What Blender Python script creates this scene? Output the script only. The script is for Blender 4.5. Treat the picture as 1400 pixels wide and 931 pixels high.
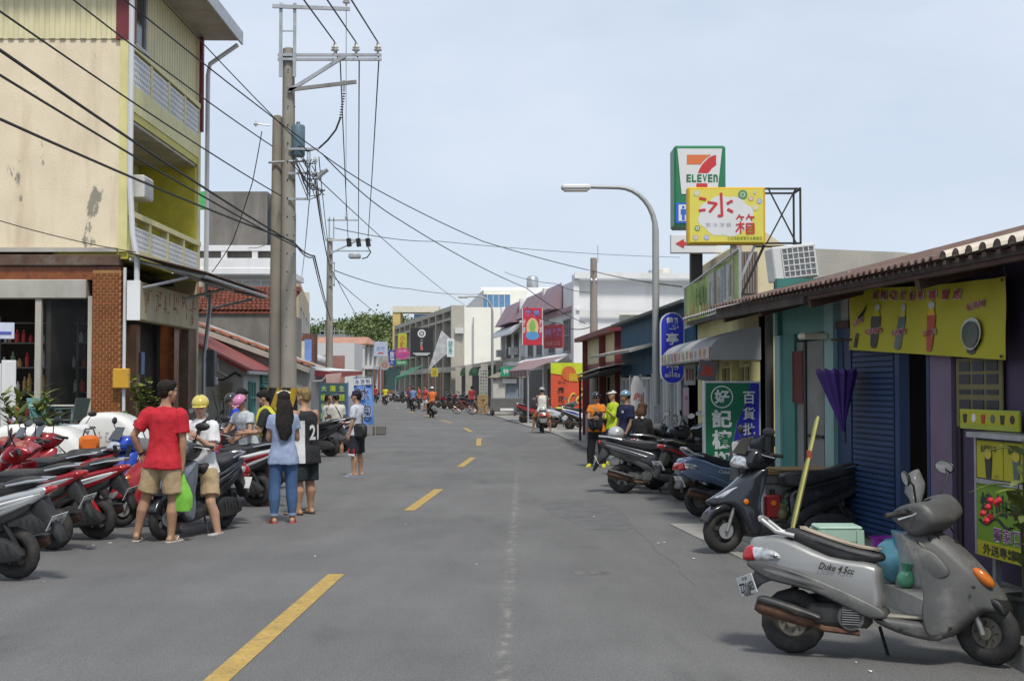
import bpy,bmesh,math,random
from mathutils import Vector,Matrix,noise
C=bpy.context
for o in list(bpy.data.objects):bpy.data.objects.remove(o)
random.seed(7)
SC=C.scene
COL=SC.collection
R=math.radians
# ---- camera
F=1800.0;CX,CY,HOR=700.0,465.5,527.0;EYE=1.7
PITCH=math.atan((HOR-CY)/F)
cd=bpy.data.cameras.new('camera');cam=bpy.data.objects.new('camera',cd);COL.objects.link(cam)
cd.sensor_width=36;cd.lens=36*F/1400;cd.clip_start=.1;cd.clip_end=3000
cam.location=(0,0,EYE);cam.rotation_euler=(R(90)+PITCH,0,0)
SC.camera=cam
# ---- sky and sun
SUN_EL,SUN_AZ=58,164
w=bpy.data.worlds.new('World');SC.world=w;w.use_nodes=True
N,L=w.node_tree.nodes,w.node_tree.links
bg=N['Background']
sky=N.new('ShaderNodeTexSky');sky.sky_type='NISHITA';sky.sun_disc=False
sky.sun_elevation=R(SUN_EL);sky.sun_rotation=R(SUN_AZ);sky.air_density=1.0;sky.dust_density=1.5;sky.ozone_density=1.2
tc=N.new('ShaderNodeTexCoord');mp=N.new('ShaderNodeMapping');mp.inputs['Scale'].default_value=(1.3,1.3,3.2)
L.new(tc.outputs['Generated'],mp.inputs['Vector'])
nz=N.new('ShaderNodeTexNoise');nz.inputs['Scale'].default_value=2.6;nz.inputs['Detail'].default_value=7;nz.inputs['Roughness'].default_value=.55
L.new(mp.outputs['Vector'],nz.inputs['Vector'])
cr=N.new('ShaderNodeMapRange');cr.inputs['From Min'].default_value=.42;cr.inputs['From Max'].default_value=.68
cr.inputs['To Min'].default_value=.76;cr.inputs['To Max'].default_value=.98
L.new(nz.outputs['Fac'],cr.inputs['Value'])
mx=N.new('ShaderNodeMix');mx.data_type='RGBA'
L.new(cr.outputs['Result'],mx.inputs['Factor']);L.new(sky.outputs['Color'],mx.inputs['A'])
mx.inputs['B'].default_value=(5.45,6.1,7.1,1)
L.new(mx.outputs['Result'],bg.inputs['Color']);bg.inputs['Strength'].default_value=.10
sd=bpy.data.lights.new('sun','SUN');so=bpy.data.objects.new('sun',sd);COL.objects.link(so)
sd.energy=2.3;sd.angle=R(9);sd.color=(1,.96,.88)
_d=Vector((math.sin(R(SUN_AZ))*math.cos(R(SUN_EL)),math.cos(R(SUN_AZ))*math.cos(R(SUN_EL)),math.sin(R(SUN_EL))))
so.rotation_euler=_d.to_track_quat('Z','Y').to_euler();so.location=_d*50
SC.view_settings.view_transform='Standard';SC.view_settings.look='None'
SC.view_settings.exposure=0.40;SC.view_settings.gamma=1
try:
 SC.cycles.max_bounces=6;SC.cycles.transparent_max_bounces=8;SC.cycles.diffuse_bounces=3;SC.cycles.glossy_bounces=3
except Exception:pass
# ---- measuring the place
cp,sp=math.cos(PITCH),math.sin(PITCH)
def P(px,py,Y):
 u,v=(px-CX)/F,(CY-py)/F
 d=Vector((u,cp-v*sp,sp+v*cp));s=Y/d.y
 return Vector((d.x*s,Y,EYE+d.z*s))
def XA(px,Y):return P(px,HOR,Y).x
def ZA(py,Y):return P(CX,py,Y).z
def G(px,py,z=0):
 u,v=(px-CX)/F,(CY-py)/F
 d=Vector((u,cp-v*sp,sp+v*cp));s=(z-EYE)/d.z
 return Vector((d.x*s,d.y*s,z))
 # ---- materials
MATS={}
def mat(name,col=(.5,.5,.5),rough=.6,metal=0,var=.12,vs=3.,bump=0.,bs=40.,dirt=None,damt=.0,ds=2.,coat=0,emit=0,alpha=1,spec=.5,trans=0,dstretch=(1,1,1),dlo=.5,dhi=.7,ior=1.45,fn=None):
 if name in MATS:return MATS[name]
 m=bpy.data.materials.new(name);m.use_nodes=True;MATS[name]=m
 n,l=m.node_tree.nodes,m.node_tree.links
 b=n['Principled BSDF']
 b.inputs['Roughness'].default_value=rough;b.inputs['Metallic'].default_value=metal
 b.inputs['Specular IOR Level'].default_value=spec;b.inputs['IOR'].default_value=ior
 b.inputs['Coat Weight'].default_value=coat;b.inputs['Coat Roughness'].default_value=.08
 b.inputs['Transmission Weight'].default_value=trans;b.inputs['Alpha'].default_value=alpha
 t=n.new('ShaderNodeTexCoord')
 c=n.new('ShaderNodeRGB');c.outputs[0].default_value=(*col,1);out=c.outputs[0]
 if var>0:
  z=n.new('ShaderNodeTexNoise');z.inputs['Scale'].default_value=vs;z.inputs['Detail'].default_value=5
  l.new(t.outputs['Object'],z.inputs['Vector'])
  h=n.new('ShaderNodeMapRange');h.inputs['From Min'].default_value=.3;h.inputs['From Max'].default_value=.7
  h.inputs['To Min'].default_value=1-var;h.inputs['To Max'].default_value=1+var
  l.new(z.outputs['Fac'],h.inputs['Value'])
  q=n.new('ShaderNodeVectorMath');q.operation='SCALE';l.new(out,q.inputs[0]);l.new(h.outputs[0],q.inputs['Scale'])
  out=q.outputs[0]
 if dirt is not None:
  mpp=n.new('ShaderNodeMapping');mpp.inputs['Scale'].default_value=dstretch;l.new(t.outputs['Object'],mpp.inputs['Vector'])
  z=n.new('ShaderNodeTexNoise');z.inputs['Scale'].default_value=ds;z.inputs['Detail'].default_value=8;z.inputs['Roughness'].default_value=.65
  l.new(mpp.outputs[0],z.inputs['Vector'])
  h=n.new('ShaderNodeMapRange');h.inputs['From Min'].default_value=dlo;h.inputs['From Max'].default_value=dhi
  h.inputs['To Max'].default_value=damt
  l.new(z.outputs['Fac'],h.inputs['Value'])
  k=n.new('ShaderNodeMix');k.data_type='RGBA';l.new(h.outputs[0],k.inputs['Factor']);l.new(out,k.inputs['A']);k.inputs['B'].default_value=(*dirt,1)
  out=k.outputs['Result']
 if fn:out=fn(n,l,t,out,b)
 l.new(out,b.inputs['Base Color'])
 if bump>0:
  z=n.new('ShaderNodeTexNoise');z.inputs['Scale'].default_value=bs;z.inputs['Detail'].default_value=4;l.new(t.outputs['Object'],z.inputs['Vector'])
  bb=n.new('ShaderNodeBump');bb.inputs['Strength'].default_value=bump;bb.inputs['Distance'].default_value=.02
  l.new(z.outputs['Fac'],bb.inputs['Height']);l.new(bb.outputs[0],b.inputs['Normal'])
 if emit:
  b.inputs['Emission Color'].default_value=(*col,1);b.inputs['Emission Strength'].default_value=emit
 return m
def srgb(r,g,b):
 f=lambda c:(c/255/12.92 if c/255<=.04045 else((c/255+.055)/1.055)**2.4)
 return(f(r),f(g),f(b))
def simple(col,rough=.55,metal=0,**k):
 key='tone_%02x%02x%02x_%d_%d'%(*[int(max(0,min(1,c))*255)for c in col],rough*100,metal*100)+('_'.join(str(v)for v in k.values()if not callable(v)))
 return mat(key,col,rough,metal,**k)
 # ---- mesh builder
SPLIT={'corner_post','corner_trim','column','post','pilaster','timber_column','door_post','foot','interior_wall','bracket','shop_opening','glass_case','legs'}
class MB:
 def __init__(s,M=None):s.v=[];s.f=[];s.mi=[];s.mats=[];s.M=M
 def _m(s,m):
  if m is None:return 0
  if m not in s.mats:s.mats.append(m)
  return s.mats.index(m)
 def add(s,vs,fs,m=None,X=None):
  o=len(s.v);k=s._m(m)
  for p in vs:
   p=Vector(p)
   if X is not None:p=X@p
   if s.M is not None:p=s.M@p
   s.v.append(p)
  for f in fs:s.f.append([i+o for i in f]);s.mi.append(k)
  return s
 def box(s,c,d,m=None,rz=0,X=None,ch=0):
  hx,hy,hz=d[0]/2,d[1]/2,d[2]/2
  T=Matrix.Translation(c)@Matrix.Rotation(rz,4,'Z')
  if X is not None:T=X@T
  if ch<=0:
   vs=[(x,y,z)for x in(-hx,hx)for y in(-hy,hy)for z in(-hz,hz)]
   fs=[(0,1,3,2),(4,6,7,5),(0,4,5,1),(2,3,7,6),(0,2,6,4),(1,5,7,3)]
   return s.add(vs,fs,m,T)
  ch=min(ch,hx*.9,hy*.9,hz*.9)
  vs=[];idx={}
  for sx in(-1,1):
   for sy in(-1,1):
    for sz in(-1,1):
     for a in range(3):
      p=[sx*(hx-ch),sy*(hy-ch),sz*(hz-ch)];p[a]=(sx*hx,sy*hy,sz*hz)[a]
      idx[sx,sy,sz,a]=len(vs);vs.append(p)
  fs=[]
  for a in range(3):
   b,c2=(a+1)%3,(a+2)%3
   for sg in(-1,1):
    q=[]
    for t1,t2 in((-1,-1),(1,-1),(1,1),(-1,1)):
     k=[0,0,0];k[a]=sg;k[b]=t1;k[c2]=t2;q.append(idx[k[0],k[1],k[2],a])
    fs.append(q if sg>0 else q[::-1])
   for t1 in(-1,1):
    for t2 in(-1,1):
     q=[]
     for e,ax in((-1,b),(-1,c2),(1,c2),(1,b)):
      k=[0,0,0];k[a]=e;k[b]=t1;k[c2]=t2;q.append(idx[k[0],k[1],k[2],ax])
     fs.append(q if t1*t2<0 else q[::-1])
  for sx in(-1,1):
   for sy in(-1,1):
    for sz in(-1,1):
     q=[idx[sx,sy,sz,a]for a in range(3)]
     fs.append(q if sx*sy*sz>0 else q[::-1])
  return s.add(vs,fs,m,T)
 def beam(s,a,b,w_,h_=None,m=None,up=(0,0,1),ch=0):
  a,b=Vector(a),Vector(b);d=b-a;ln=d.length;h_=h_ or w_
  if ln<1e-6:return s
  x=d/ln;u=Vector(up)
  if abs(x.dot(u))>.98:u=Vector((0,1,0))
  y=u.cross(x).normalized();z=x.cross(y)
  T=Matrix(((x.x,y.x,z.x,0),(x.y,y.y,z.y,0),(x.z,y.z,z.z,0),(0,0,0,1)))
  return s.box((0,0,0),(ln,w_,h_),m,0,Matrix.Translation((a+b)/2)@T,ch)
 def tube(s,pts,r,n=8,m=None,cap=True,ell=None):
  pts=[Vector(p)for p in pts];k=len(pts)
  rr=r if isinstance(r,(list,tuple))else[r]*k
  vs=[];fs=[];prev=None
  for i,p in enumerate(pts):
   t=(pts[min(i+1,k-1)]-pts[max(i-1,0)])
   t=t.normalized()if t.length>1e-9 else Vector((0,0,1))
   if prev is None:
    u=Vector((0,0,1))if abs(t.z)<.9 else Vector((0,1,0))
    x=u.cross(t).normalized()
   else:
    x=(prev-t*prev.dot(t))
    x=x.normalized()if x.length>1e-6 else prev
   prev=x;y=t.cross(x)
   ra=rr[i];ea,eb=(ra if isinstance(ra,tuple)else(ra,ra))
   for j in range(n):
    a=2*math.pi*j/n
    vs.append(p+x*(math.cos(a)*ea)+y*(math.sin(a)*eb))
  for i in range(k-1):
   for j in range(n):
    fs.append((i*n+j,i*n+(j+1)%n,(i+1)*n+(j+1)%n,(i+1)*n+j))
  if cap:
   fs.append(tuple(range(n-1,-1,-1)));fs.append(tuple((k-1)*n+j for j in range(n)))
  return s.add(vs,fs,m)
 def lathe(s,prof,n=16,m=None,X=None,cap=True):
  vs=[];fs=[]
  for r_,z in prof:
   for j in range(n):
    a=2*math.pi*j/n;vs.append((r_*math.cos(a),r_*math.sin(a),z))
  for i in range(len(prof)-1):
   for j in range(n):fs.append((i*n+j,i*n+(j+1)%n,(i+1)*n+(j+1)%n,(i+1)*n+j))
  if cap:
   if prof[0][0]>1e-5:fs.append(tuple(range(n-1,-1,-1)))
   if prof[-1][0]>1e-5:fs.append(tuple((len(prof)-1)*n+j for j in range(n)))
  return s.add(vs,fs,m,X)
 def ball(s,c,r,m=None,nu=12,nv=8,X=None):
  rx,ry,rz=(r if isinstance(r,(tuple,list))else(r,r,r))
  vs=[(0,0,-rz)];fs=[]
  for i in range(1,nv):
   ph=-math.pi/2+math.pi*i/nv
   for j in range(nu):
    a=2*math.pi*j/nu;vs.append((rx*math.cos(ph)*math.cos(a),ry*math.cos(ph)*math.sin(a),rz*math.sin(ph)))
  vs.append((0,0,rz));t=len(vs)-1
  for j in range(nu):
   fs.append((0,1+(j+1)%nu,1+j));fs.append((t,1+(nv-2)*nu+j,1+(nv-2)*nu+(j+1)%nu))
  for i in range(nv-2):
   for j in range(nu):fs.append((1+i*nu+j,1+i*nu+(j+1)%nu,1+(i+1)*nu+(j+1)%nu,1+(i+1)*nu+j))
  T=Matrix.Translation(c)
  if X is not None:T=T@X
  return s.add(vs,fs,m,T)
 def islands(s):
  par=list(range(len(s.v)))
  def fd(i):
   while par[i]!=i:par[i]=par[par[i]];i=par[i]
   return i
  for f in s.f:
   for i in f[1:]:par[fd(i)]=fd(f[0])
  out={}
  for f,k in zip(s.f,s.mi):
   r_=fd(f[0]);q,mp_=out.setdefault(r_,(MB(),{}))
   g_=[]
   for i in f:
    if i not in mp_:mp_[i]=len(q.v);q.v.append(s.v[i])
    g_.append(mp_[i])
   q.f.append(g_);q.mi.append(q._m(s.mats[k])if s.mats else 0)
  return[q for q,_ in out.values()]
 def quad(s,a,b,c,d,m=None):return s.add([a,b,c,d],[(0,1,2,3)],m)
 def slab(s,a,b,c,d,th,m=None):
  """a thick panel: four corners, thickness pushed back along the normal"""
  a,b,c,d=map(Vector,(a,b,c,d));nn=(b-a).cross(d-a).normalized()*th
  vs=[a,b,c,d,a-nn,b-nn,c-nn,d-nn]
  return s.add(vs,[(0,1,2,3),(7,6,5,4),(0,4,5,1),(1,5,6,2),(2,6,7,3),(3,7,4,0)],m)
 def prism(s,poly,X,h,m=None):
  """2d polygon in X's xy plane, extruded from 0 to -h along X's z"""
  n=len(poly);vs=[(p[0],p[1],0)for p in poly]+[(p[0],p[1],-h)for p in poly]
  fs=[tuple(range(n)),tuple(range(2*n-1,n-1,-1))]+[(i,i+n,(i+1)%n+n,(i+1)%n)for i in range(n)]
  return s.add(vs,fs,m,X)
 def mesh(s,name,smooth=None):
  me=bpy.data.meshes.new(name);me.from_pydata([tuple(p)for p in s.v],[],s.f)
  for m in s.mats:me.materials.append(m)
  if len(s.mats)>1:me.polygons.foreach_set('material_index',s.mi)
  bm=bmesh.new();bm.from_mesh(me);bmesh.ops.recalc_face_normals(bm,faces=bm.faces)
  if smooth:
   for f in bm.faces:f.smooth=True
  bm.to_mesh(me);bm.free()
  if smooth:me.set_sharp_from_angle(angle=R(smooth))
  return me
 def build(s,name,m=None,parent=None,smooth=None,**props):
  if name in SPLIT and s.f:
   isl=s.islands()
   if len(isl)>1:
    for q in isl:o=q.build(name+' ',m,parent,smooth,**props)
    return o
  name=name.strip()
  if m is not None and not s.mats:s.mats.append(m);s.mi=[0]*len(s.f)
  return link(name,s.mesh(name,smooth),parent,**props)
def link(name,me,parent=None,**props):
 o=bpy.data.objects.new(name,me);COL.objects.link(o)
 if parent is not None:o.parent=parent
 for k,v in props.items():o[k]=v
 return o
def thing(name,label,cat,loc=(0,0,0),rz=0,group=None):
 o=bpy.data.objects.new(name,None);COL.objects.link(o);o.empty_display_size=.2
 o.location=loc;o.rotation_euler=(0,0,rz);o['label']=label;o['category']=cat
 if group:o['group']=group
 return o
def tmat(t):
 return Matrix.Translation(t.location)@t.rotation_euler.to_matrix().to_4x4()
def W(t):return MB(tmat(t).inverted())
def struct(name,mb,m=None,smooth=None):
 o=mb.build(name,m,None,smooth);o['kind']='structure';return o
def frame(o,right,up):
 """matrix whose xy plane is a flat face: origin, right and up directions; z points out of it"""
 o,x,u=Vector(o),Vector(right).normalized(),Vector(up).normalized()
 z=x.cross(u).normalized();u=z.cross(x)
 return Matrix(((x.x,u.x,z.x,o.x),(x.y,u.y,z.y,o.y),(x.z,u.z,z.z,o.z),(0,0,0,1)))
 # scratch scene so that text and remeshing are evaluated apart from the big scene
TS=bpy.data.scenes.new('scratch')
def evaluate(ob):
 TS.collection.objects.link(ob);vl=TS.view_layers[0];vl.update()
 dg=vl.depsgraph;dg.update()
 me=bpy.data.meshes.new_from_object(ob.evaluated_get(dg));TS.collection.objects.unlink(ob)
 return me
TXT={}
def text_geo(t,bold=.0,res=2,shear=0):
 k=(t,bold,res,shear)
 if k not in TXT:
  cu=bpy.data.curves.new('t','FONT');cu.body=t;cu.size=1;cu.align_x='CENTER';cu.align_y='CENTER'
  cu.resolution_u=res;cu.offset=bold;cu.fill_mode='FRONT';cu.shear=shear
  ob=bpy.data.objects.new('t',cu);me=evaluate(ob)
  vs=[v.co.copy()for v in me.vertices];fs=[tuple(p.vertices)for p in me.polygons]
  bpy.data.objects.remove(ob);bpy.data.meshes.remove(me);bpy.data.curves.remove(cu)
  if vs:
   x0,x1=min(v.x for v in vs),max(v.x for v in vs);y0,y1=min(v.y for v in vs),max(v.y for v in vs)
  else:x0=x1=y0=y1=0
  TXT[k]=(vs,fs,x0,x1,y0,y1)
 return TXT[k]
def put_text(mb,t,X,cx,cy,w_,h_,m,bold=.012,z=.004,res=2,shear=0):
 """lettering fitted to a w_ x h_ box centred at cx, cy in frame X"""
 vs,fs,x0,x1,y0,y1=text_geo(t,bold,res,shear)
 if not vs:return
 sx=w_/max(1e-6,x1-x0);sy=h_/max(1e-6,y1-y0)
 mb.add([((v.x-(x0+x1)/2)*sx+cx,(v.y-(y0+y1)/2)*sy+cy,z)for v in vs],fs,m,X)
def chars(parent,X,s_,x,y,dx,dy,w_,h_,m,bold=.015,z=.004,name='character'):
 """one object per character"""
 M=tmat(parent).inverted()
 for i,ch in enumerate(s_):
  if ch==' ':continue
  mb=MB(M);put_text(mb,ch,X,x+dx*i,y+dy*i,w_,h_,m,bold,z)
  mb.build(name,None,parent)
def circle(cx,cy,r,n=20,ry=None):return[(cx+r*math.cos(2*math.pi*i/n),cy+(ry or r)*math.sin(2*math.pi*i/n))for i in range(n)]
def flat(mb,poly,X,z,m):mb.add([(p[0],p[1],z)for p in poly],[tuple(range(len(poly)))],m,X)
def ring(mb,cx,cy,r0,r1,X,z,m,n=24):
 a=circle(cx,cy,r0,n);b=circle(cx,cy,r1,n)
 mb.add([(p[0],p[1],z)for p in a+b],[(i,(i+1)%n,n+(i+1)%n,n+i)for i in range(n)],m,X)
def copy_tree(o,parent=None):
 c=o.copy();COL.objects.link(c)
 if parent is not None:c.parent=parent
 for ch in o.children:copy_tree(ch,c)
 return c
 # ---- ground, road, markings
def asphalt_fn(n,l,t,out,b):
 def noise_(sc,det=4,st=(1,1,1)):
  mpp=n.new('ShaderNodeMapping');mpp.inputs['Scale'].default_value=st;l.new(t.outputs['Object'],mpp.inputs['Vector'])
  z=n.new('ShaderNodeTexNoise');z.inputs['Scale'].default_value=sc;z.inputs['Detail'].default_value=det;z.inputs['Roughness'].default_value=.6
  l.new(mpp.outputs[0],z.inputs['Vector']);return z.outputs['Fac']
 def rng(v,a,c,lo,hi):
  h=n.new('ShaderNodeMapRange');h.inputs['From Min'].default_value=a;h.inputs['From Max'].default_value=c
  h.inputs['To Min'].default_value=lo;h.inputs['To Max'].default_value=hi;l.new(v,h.inputs['Value']);return h.outputs[0]
 def mul(a,c):
  q=n.new('ShaderNodeMath');q.operation='MULTIPLY';l.new(a,q.inputs[0])
  if isinstance(c,float):q.inputs[1].default_value=c
  else:l.new(c,q.inputs[1])
  return q.outputs[0]
 f=mul(mul(rng(noise_(85,5),.3,.7,.60,1.42),rng(noise_(.35,5),.3,.7,.86,1.14)),rng(noise_(2.2,6,(1,.25,1)),.3,.7,.9,1.1))
 q=n.new('ShaderNodeVectorMath');q.operation='SCALE';l.new(out,q.inputs[0]);l.new(f,q.inputs['Scale']);out=q.outputs[0]
 # the scraped pale line along the lane and pale grit flecks
 sx=n.new('ShaderNodeSeparateXYZ');l.new(t.outputs['Object'],sx.inputs[0])
 a=n.new('ShaderNodeMath');a.operation='MULTIPLY_ADD';l.new(sx.outputs['Y'],a.inputs[0]);a.inputs[1].default_value=-.0085;l.new(sx.outputs['X'],a.inputs[2])
 wob=n.new('ShaderNodeMath');wob.operation='MULTIPLY_ADD';l.new(noise_(.9,2),wob.inputs[0]);wob.inputs[1].default_value=.12;l.new(a.outputs[0],wob.inputs[2])
 c=n.new('ShaderNodeMath');c.operation='ADD';c.inputs[1].default_value=.06;l.new(wob.outputs[0],c.inputs[0])
 ab=n.new('ShaderNodeMath');ab.operation='ABSOLUTE';l.new(c.outputs[0],ab.inputs[0])
 line=mul(mul(rng(ab.outputs[0],.0,.07,1,0),rng(noise_(11,8,(1,.5,1)),.46,.62,0,1)),rng(sx.outputs['Y'],22,36,.60,0))
 fl=mul(rng(noise_(9,8),.66,.74,0,.30),rng(noise_(.5,3),.42,.6,0,1))
 mxx=n.new('ShaderNodeMath');mxx.operation='MAXIMUM';l.new(line,mxx.inputs[0]);l.new(fl,mxx.inputs[1])
 k=n.new('ShaderNodeMix');k.data_type='RGBA';l.new(mxx.outputs[0],k.inputs['Factor']);l.new(out,k.inputs['A']);k.inputs['B'].default_value=(.30,.285,.25,1)
 # oil and tyre dark stains
 dk=n.new('ShaderNodeMix');dk.data_type='RGBA';l.new(rng(noise_(.8,7,(1.6,.5,1)),.58,.72,0,.35),dk.inputs['Factor']);l.new(k.outputs['Result'],dk.inputs['A']);dk.inputs['B'].default_value=(.05,.048,.046,1)
 return dk.outputs['Result']
ASPH=mat('asphalt',(.140,.137,.133),.9,var=0,bump=.5,bs=120,fn=asphalt_fn)
PATCH=mat('asphalt_patch',(.126,.124,.123),.9,var=.2,vs=4,bump=.5,bs=200,dirt=(.20,.195,.19),damt=.6,ds=60,dlo=.5,dhi=.75)
EARTH=mat('earth',(.13,.12,.09),.95,var=.3,vs=.2)
CONC=mat('concrete',(.30,.285,.255),.85,var=.15,vs=1.5,bump=.3,bs=30,dirt=(.12,.115,.105),damt=.7,ds=1.8)
PALEC=mat('pale_concrete',(.42,.40,.35),.85,var=.12,vs=1.5,bump=.2,bs=30,dirt=(.2,.19,.16),damt=.6,ds=1.2,dstretch=(1,1,.3))
DARKC=mat('dark_concrete',(.20,.185,.165),.9,var=.2,vs=.9,bump=.3,bs=25,dirt=(.085,.08,.075),damt=.75,ds=1.0,dstretch=(1,1,.22),dlo=.42)
WHITE=mat('white_paint',(.76,.765,.77),.6,var=.05,vs=.8,dirt=(.45,.43,.38),damt=.35,ds=.9,dstretch=(1,1,.25))
WHITEG=mat('white_gloss',(.78,.78,.78),.35,var=.03)
def YLINE_fn(n,l,t,out,b):
 z=n.new('ShaderNodeTexNoise');z.inputs['Scale'].default_value=22;z.inputs['Detail'].default_value=8;z.inputs['Roughness'].default_value=.7;l.new(t.outputs['Object'],z.inputs['Vector'])
 h=n.new('ShaderNodeMapRange');h.inputs['From Min'].default_value=.50;h.inputs['From Max'].default_value=.66;h.inputs['To Max'].default_value=.75;l.new(z.outputs['Fac'],h.inputs['Value'])
 k=n.new('ShaderNodeMix');k.data_type='RGBA';l.new(h.outputs[0],k.inputs['Factor']);l.new(out,k.inputs['A']);k.inputs['B'].default_value=(.13,.12,.10,1)
 return k.outputs['Result']
YLINE=mat('yellow_road_paint',(.44,.29,.075),.8,var=.15,vs=5,bump=.3,bs=200,fn=YLINE_fn)
STEEL=mat('galvanised',(.42,.43,.44),.45,.6,var=.15,vs=6)
POLEC=mat('pole_concrete',(.29,.265,.225),.85,var=.12,vs=2,bump=.15,bs=40,dirt=(.15,.135,.115),damt=.7,ds=1.6,dstretch=(2,2,.2))
BLACK=mat('black_plastic',(.018,.018,.019),.5,var=.1)
RUBBER=mat('rubber',(.028,.027,.026),.75,var=.2,vs=8,dirt=(.10,.09,.075),damt=.5,ds=9)
GLASSD=mat('dark_glass',(.02,.025,.03),.08,var=0,spec=.8)
IRON=mat('dark_iron',(.045,.042,.04),.6,.4,var=.2)
RUSTY=mat('rusty_sheet',(.11,.065,.045),.75,var=.3,vs=3,dirt=(.22,.20,.18),damt=.6,ds=2.5)
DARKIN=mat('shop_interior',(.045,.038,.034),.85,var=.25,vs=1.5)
g=MB().box((0,500,-.21),(2600,2600,.4),EARTH);struct('ground',g)
# asphalt: one sheet that covers street and forecourts and bends to the left
cl=[(-30,9.0,-.3),(0,6.5,0),(10,6.5,.0),(22,6.4,.0),(34,6.6,.0),(52,4.9,0),(76,1.6,0),(100,-2,0),(125,-5,0),(155,-9.5,0),(185,-14,0),(240,-24,0)]
g=MB()
vs=[];
for y,xr,_ in cl:vs+=[(-24 if y<60 else xr-22,y,-.002),(xr,y,-.002)]
g.add(vs,[(2*i,2*i+1,2*i+3,2*i+2)for i in range(len(cl)-1)],ASPH);struct('road',g)
# kerbside concrete on the right (platform in front of the shops, further pavement)
KR=[(5.5,3.12),(8,3.05),(10,2.95),(12.2,2.75),(14.6,2.5),(16.2,2.35)]
g=MB()
pts=[(x,y)for y,x in KR];back=[(x+3.2,y)for y,x in KR][::-1]
g.prism(pts+back,Matrix.Translation((0,0,.15)),.2,CONC);struct('shop_platform',g)
g=MB();FR=[(16.9,2.55),(20,2.6),(26,2.5),(35,2.05),(46,1.5),(58,.35),(76,-1.2),(100,-5.6),(125,-10.2),(150,-14.5),(185,-20)]
pts=[(x,y)for y,x in FR];back=[(x+4,y)for y,x in FR][::-1]
g.prism(pts+back,Matrix.Translation((0,0,.035)),.06,CONC);struct('pavement',g)
g=MB()
for(y0,x0),(y1,x1)in zip(KR[3:],KR[4:]):g.slab((x0-.42,y0,.012),(x0-.02,y0,.012),(x1-.02,y1,.012),(x1-.42,y1,.012),.02,CONC)
struct('gutter',g)
# dashes
dd=[((7.2,-1.72),(11.95,-1.585)),((18.0,-1.40),(21.7,-1.20)),((27.6,-1.09),(31.2,-.92)),((37.4,-.95),(42.6,-1.06)),((48.6,-1.5),(52.8,-1.9)),((60,-2.75),(64.5,-3.45)),((71,-4.3),(75.5,-5.0)),((83,-6.2),(88,-7.0)),((97,-8.3),(102,-9.0))]
for(y0,x0),(y1,x1)in dd:
 n_=Vector((y1-y0,-(x1-x0),0)).normalized()*.075
 a,b_=Vector((x0,y0,.002)),Vector((x1,y1,.002));md=(a+b_)/2
 g=MB();g.quad(a-n_,a+n_,b_+n_,b_-n_,YLINE);struct('lane_dash',g)
g=MB()
a=G(792,606);g.quad((1.75,38.6,.003),(2.5,38.6,.003),(2.35,40,.003),(1.8,40,.003),YLINE);struct('lane_dash',g)
for poly in([(735,688),(770,683),(812,684),(838,690),(856,704),(868,722),(850,727),(826,727),(800,722),(778,712),(752,702)],[(770,590),(800,588),(826,604),(790,610),(764,604)],[(700,583),(735,600),(700,612),(668,600)]):
 g=MB();g.add([G(x,y,-.0008)for x,y in poly],[tuple(range(len(poly)))],PATCH);struct('road_patch',g)
CRK=mat('crack_fill',(.108,.105,.102),.95,var=.2)
def crack(pts,w_=.008):
 g=MB();q=[G(x,y,.0004)for x,y in pts];out=[]
 for a,b_ in zip(q,q[1:]):
  for k in range(8):p=a.lerp(b_,k/8);out.append(p+Vector((noise.noise(p*2.2)*.09,noise.noise(p*2.2+Vector((5,0,0)))*.09,0)))
 out.append(q[-1]);vs=[]
 for i,p in enumerate(out):
  d=(out[min(i+1,len(out)-1)]-out[max(0,i-1)]).normalized();s_=Vector((d.y,-d.x,0))*w_*(.35+.8*abs(noise.noise(p*5)));vs+=[p-s_,p+s_]
 g.add(vs,[(2*i,2*i+1,2*i+3,2*i+2)for i in range(len(out)-1)],CRK);struct('crack',g)
crack([(868,722),(905,755),(950,800)],.005)
OIL=mat('oil_stain',(.120,.117,.110),.85,var=.4,vs=9)
for x_,y_,w_,d_ in((812,783,.22,.03),(1150,850,.4,.05)):
 g=MB();c=G(x_,y_,-.0009);g.add([c+Vector((w_*math.cos(a)*(1+.4*noise.noise(Vector((math.cos(a)*2,math.sin(a)*2,x_)))),d_*4*math.sin(a)*(1+.5*noise.noise(Vector((x_,math.cos(a)*2,math.sin(a)*2)))),0))for a in[i*.314 for i in range(20)]],[tuple(range(20))],OIL);struct('oil_stain',g)
rr=random.Random(3)
g=MB()
for x,y in[(120,748),(128,745),(110,752),(150,742),(652,771),(900,742),(908,741),(1170,905),(948,763),(1190,917),(60,795),(430,760),(555,716),(812,706)]:
 p=G(x,y,.004);a=rr.random()*3;s_=rr.uniform(.012,.035)
 g.add([(p.x+s_*math.cos(a+k*1.57)*(1,.5,1,.4)[k],p.y+s_*math.sin(a+k*1.57),p.z+.004*(k%2))for k in range(4)],[(0,1,2,3)],WHITE)
o=g.build('litter');o['kind']='stuff';o['label']='small pale scraps of litter lying on the asphalt'
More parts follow.
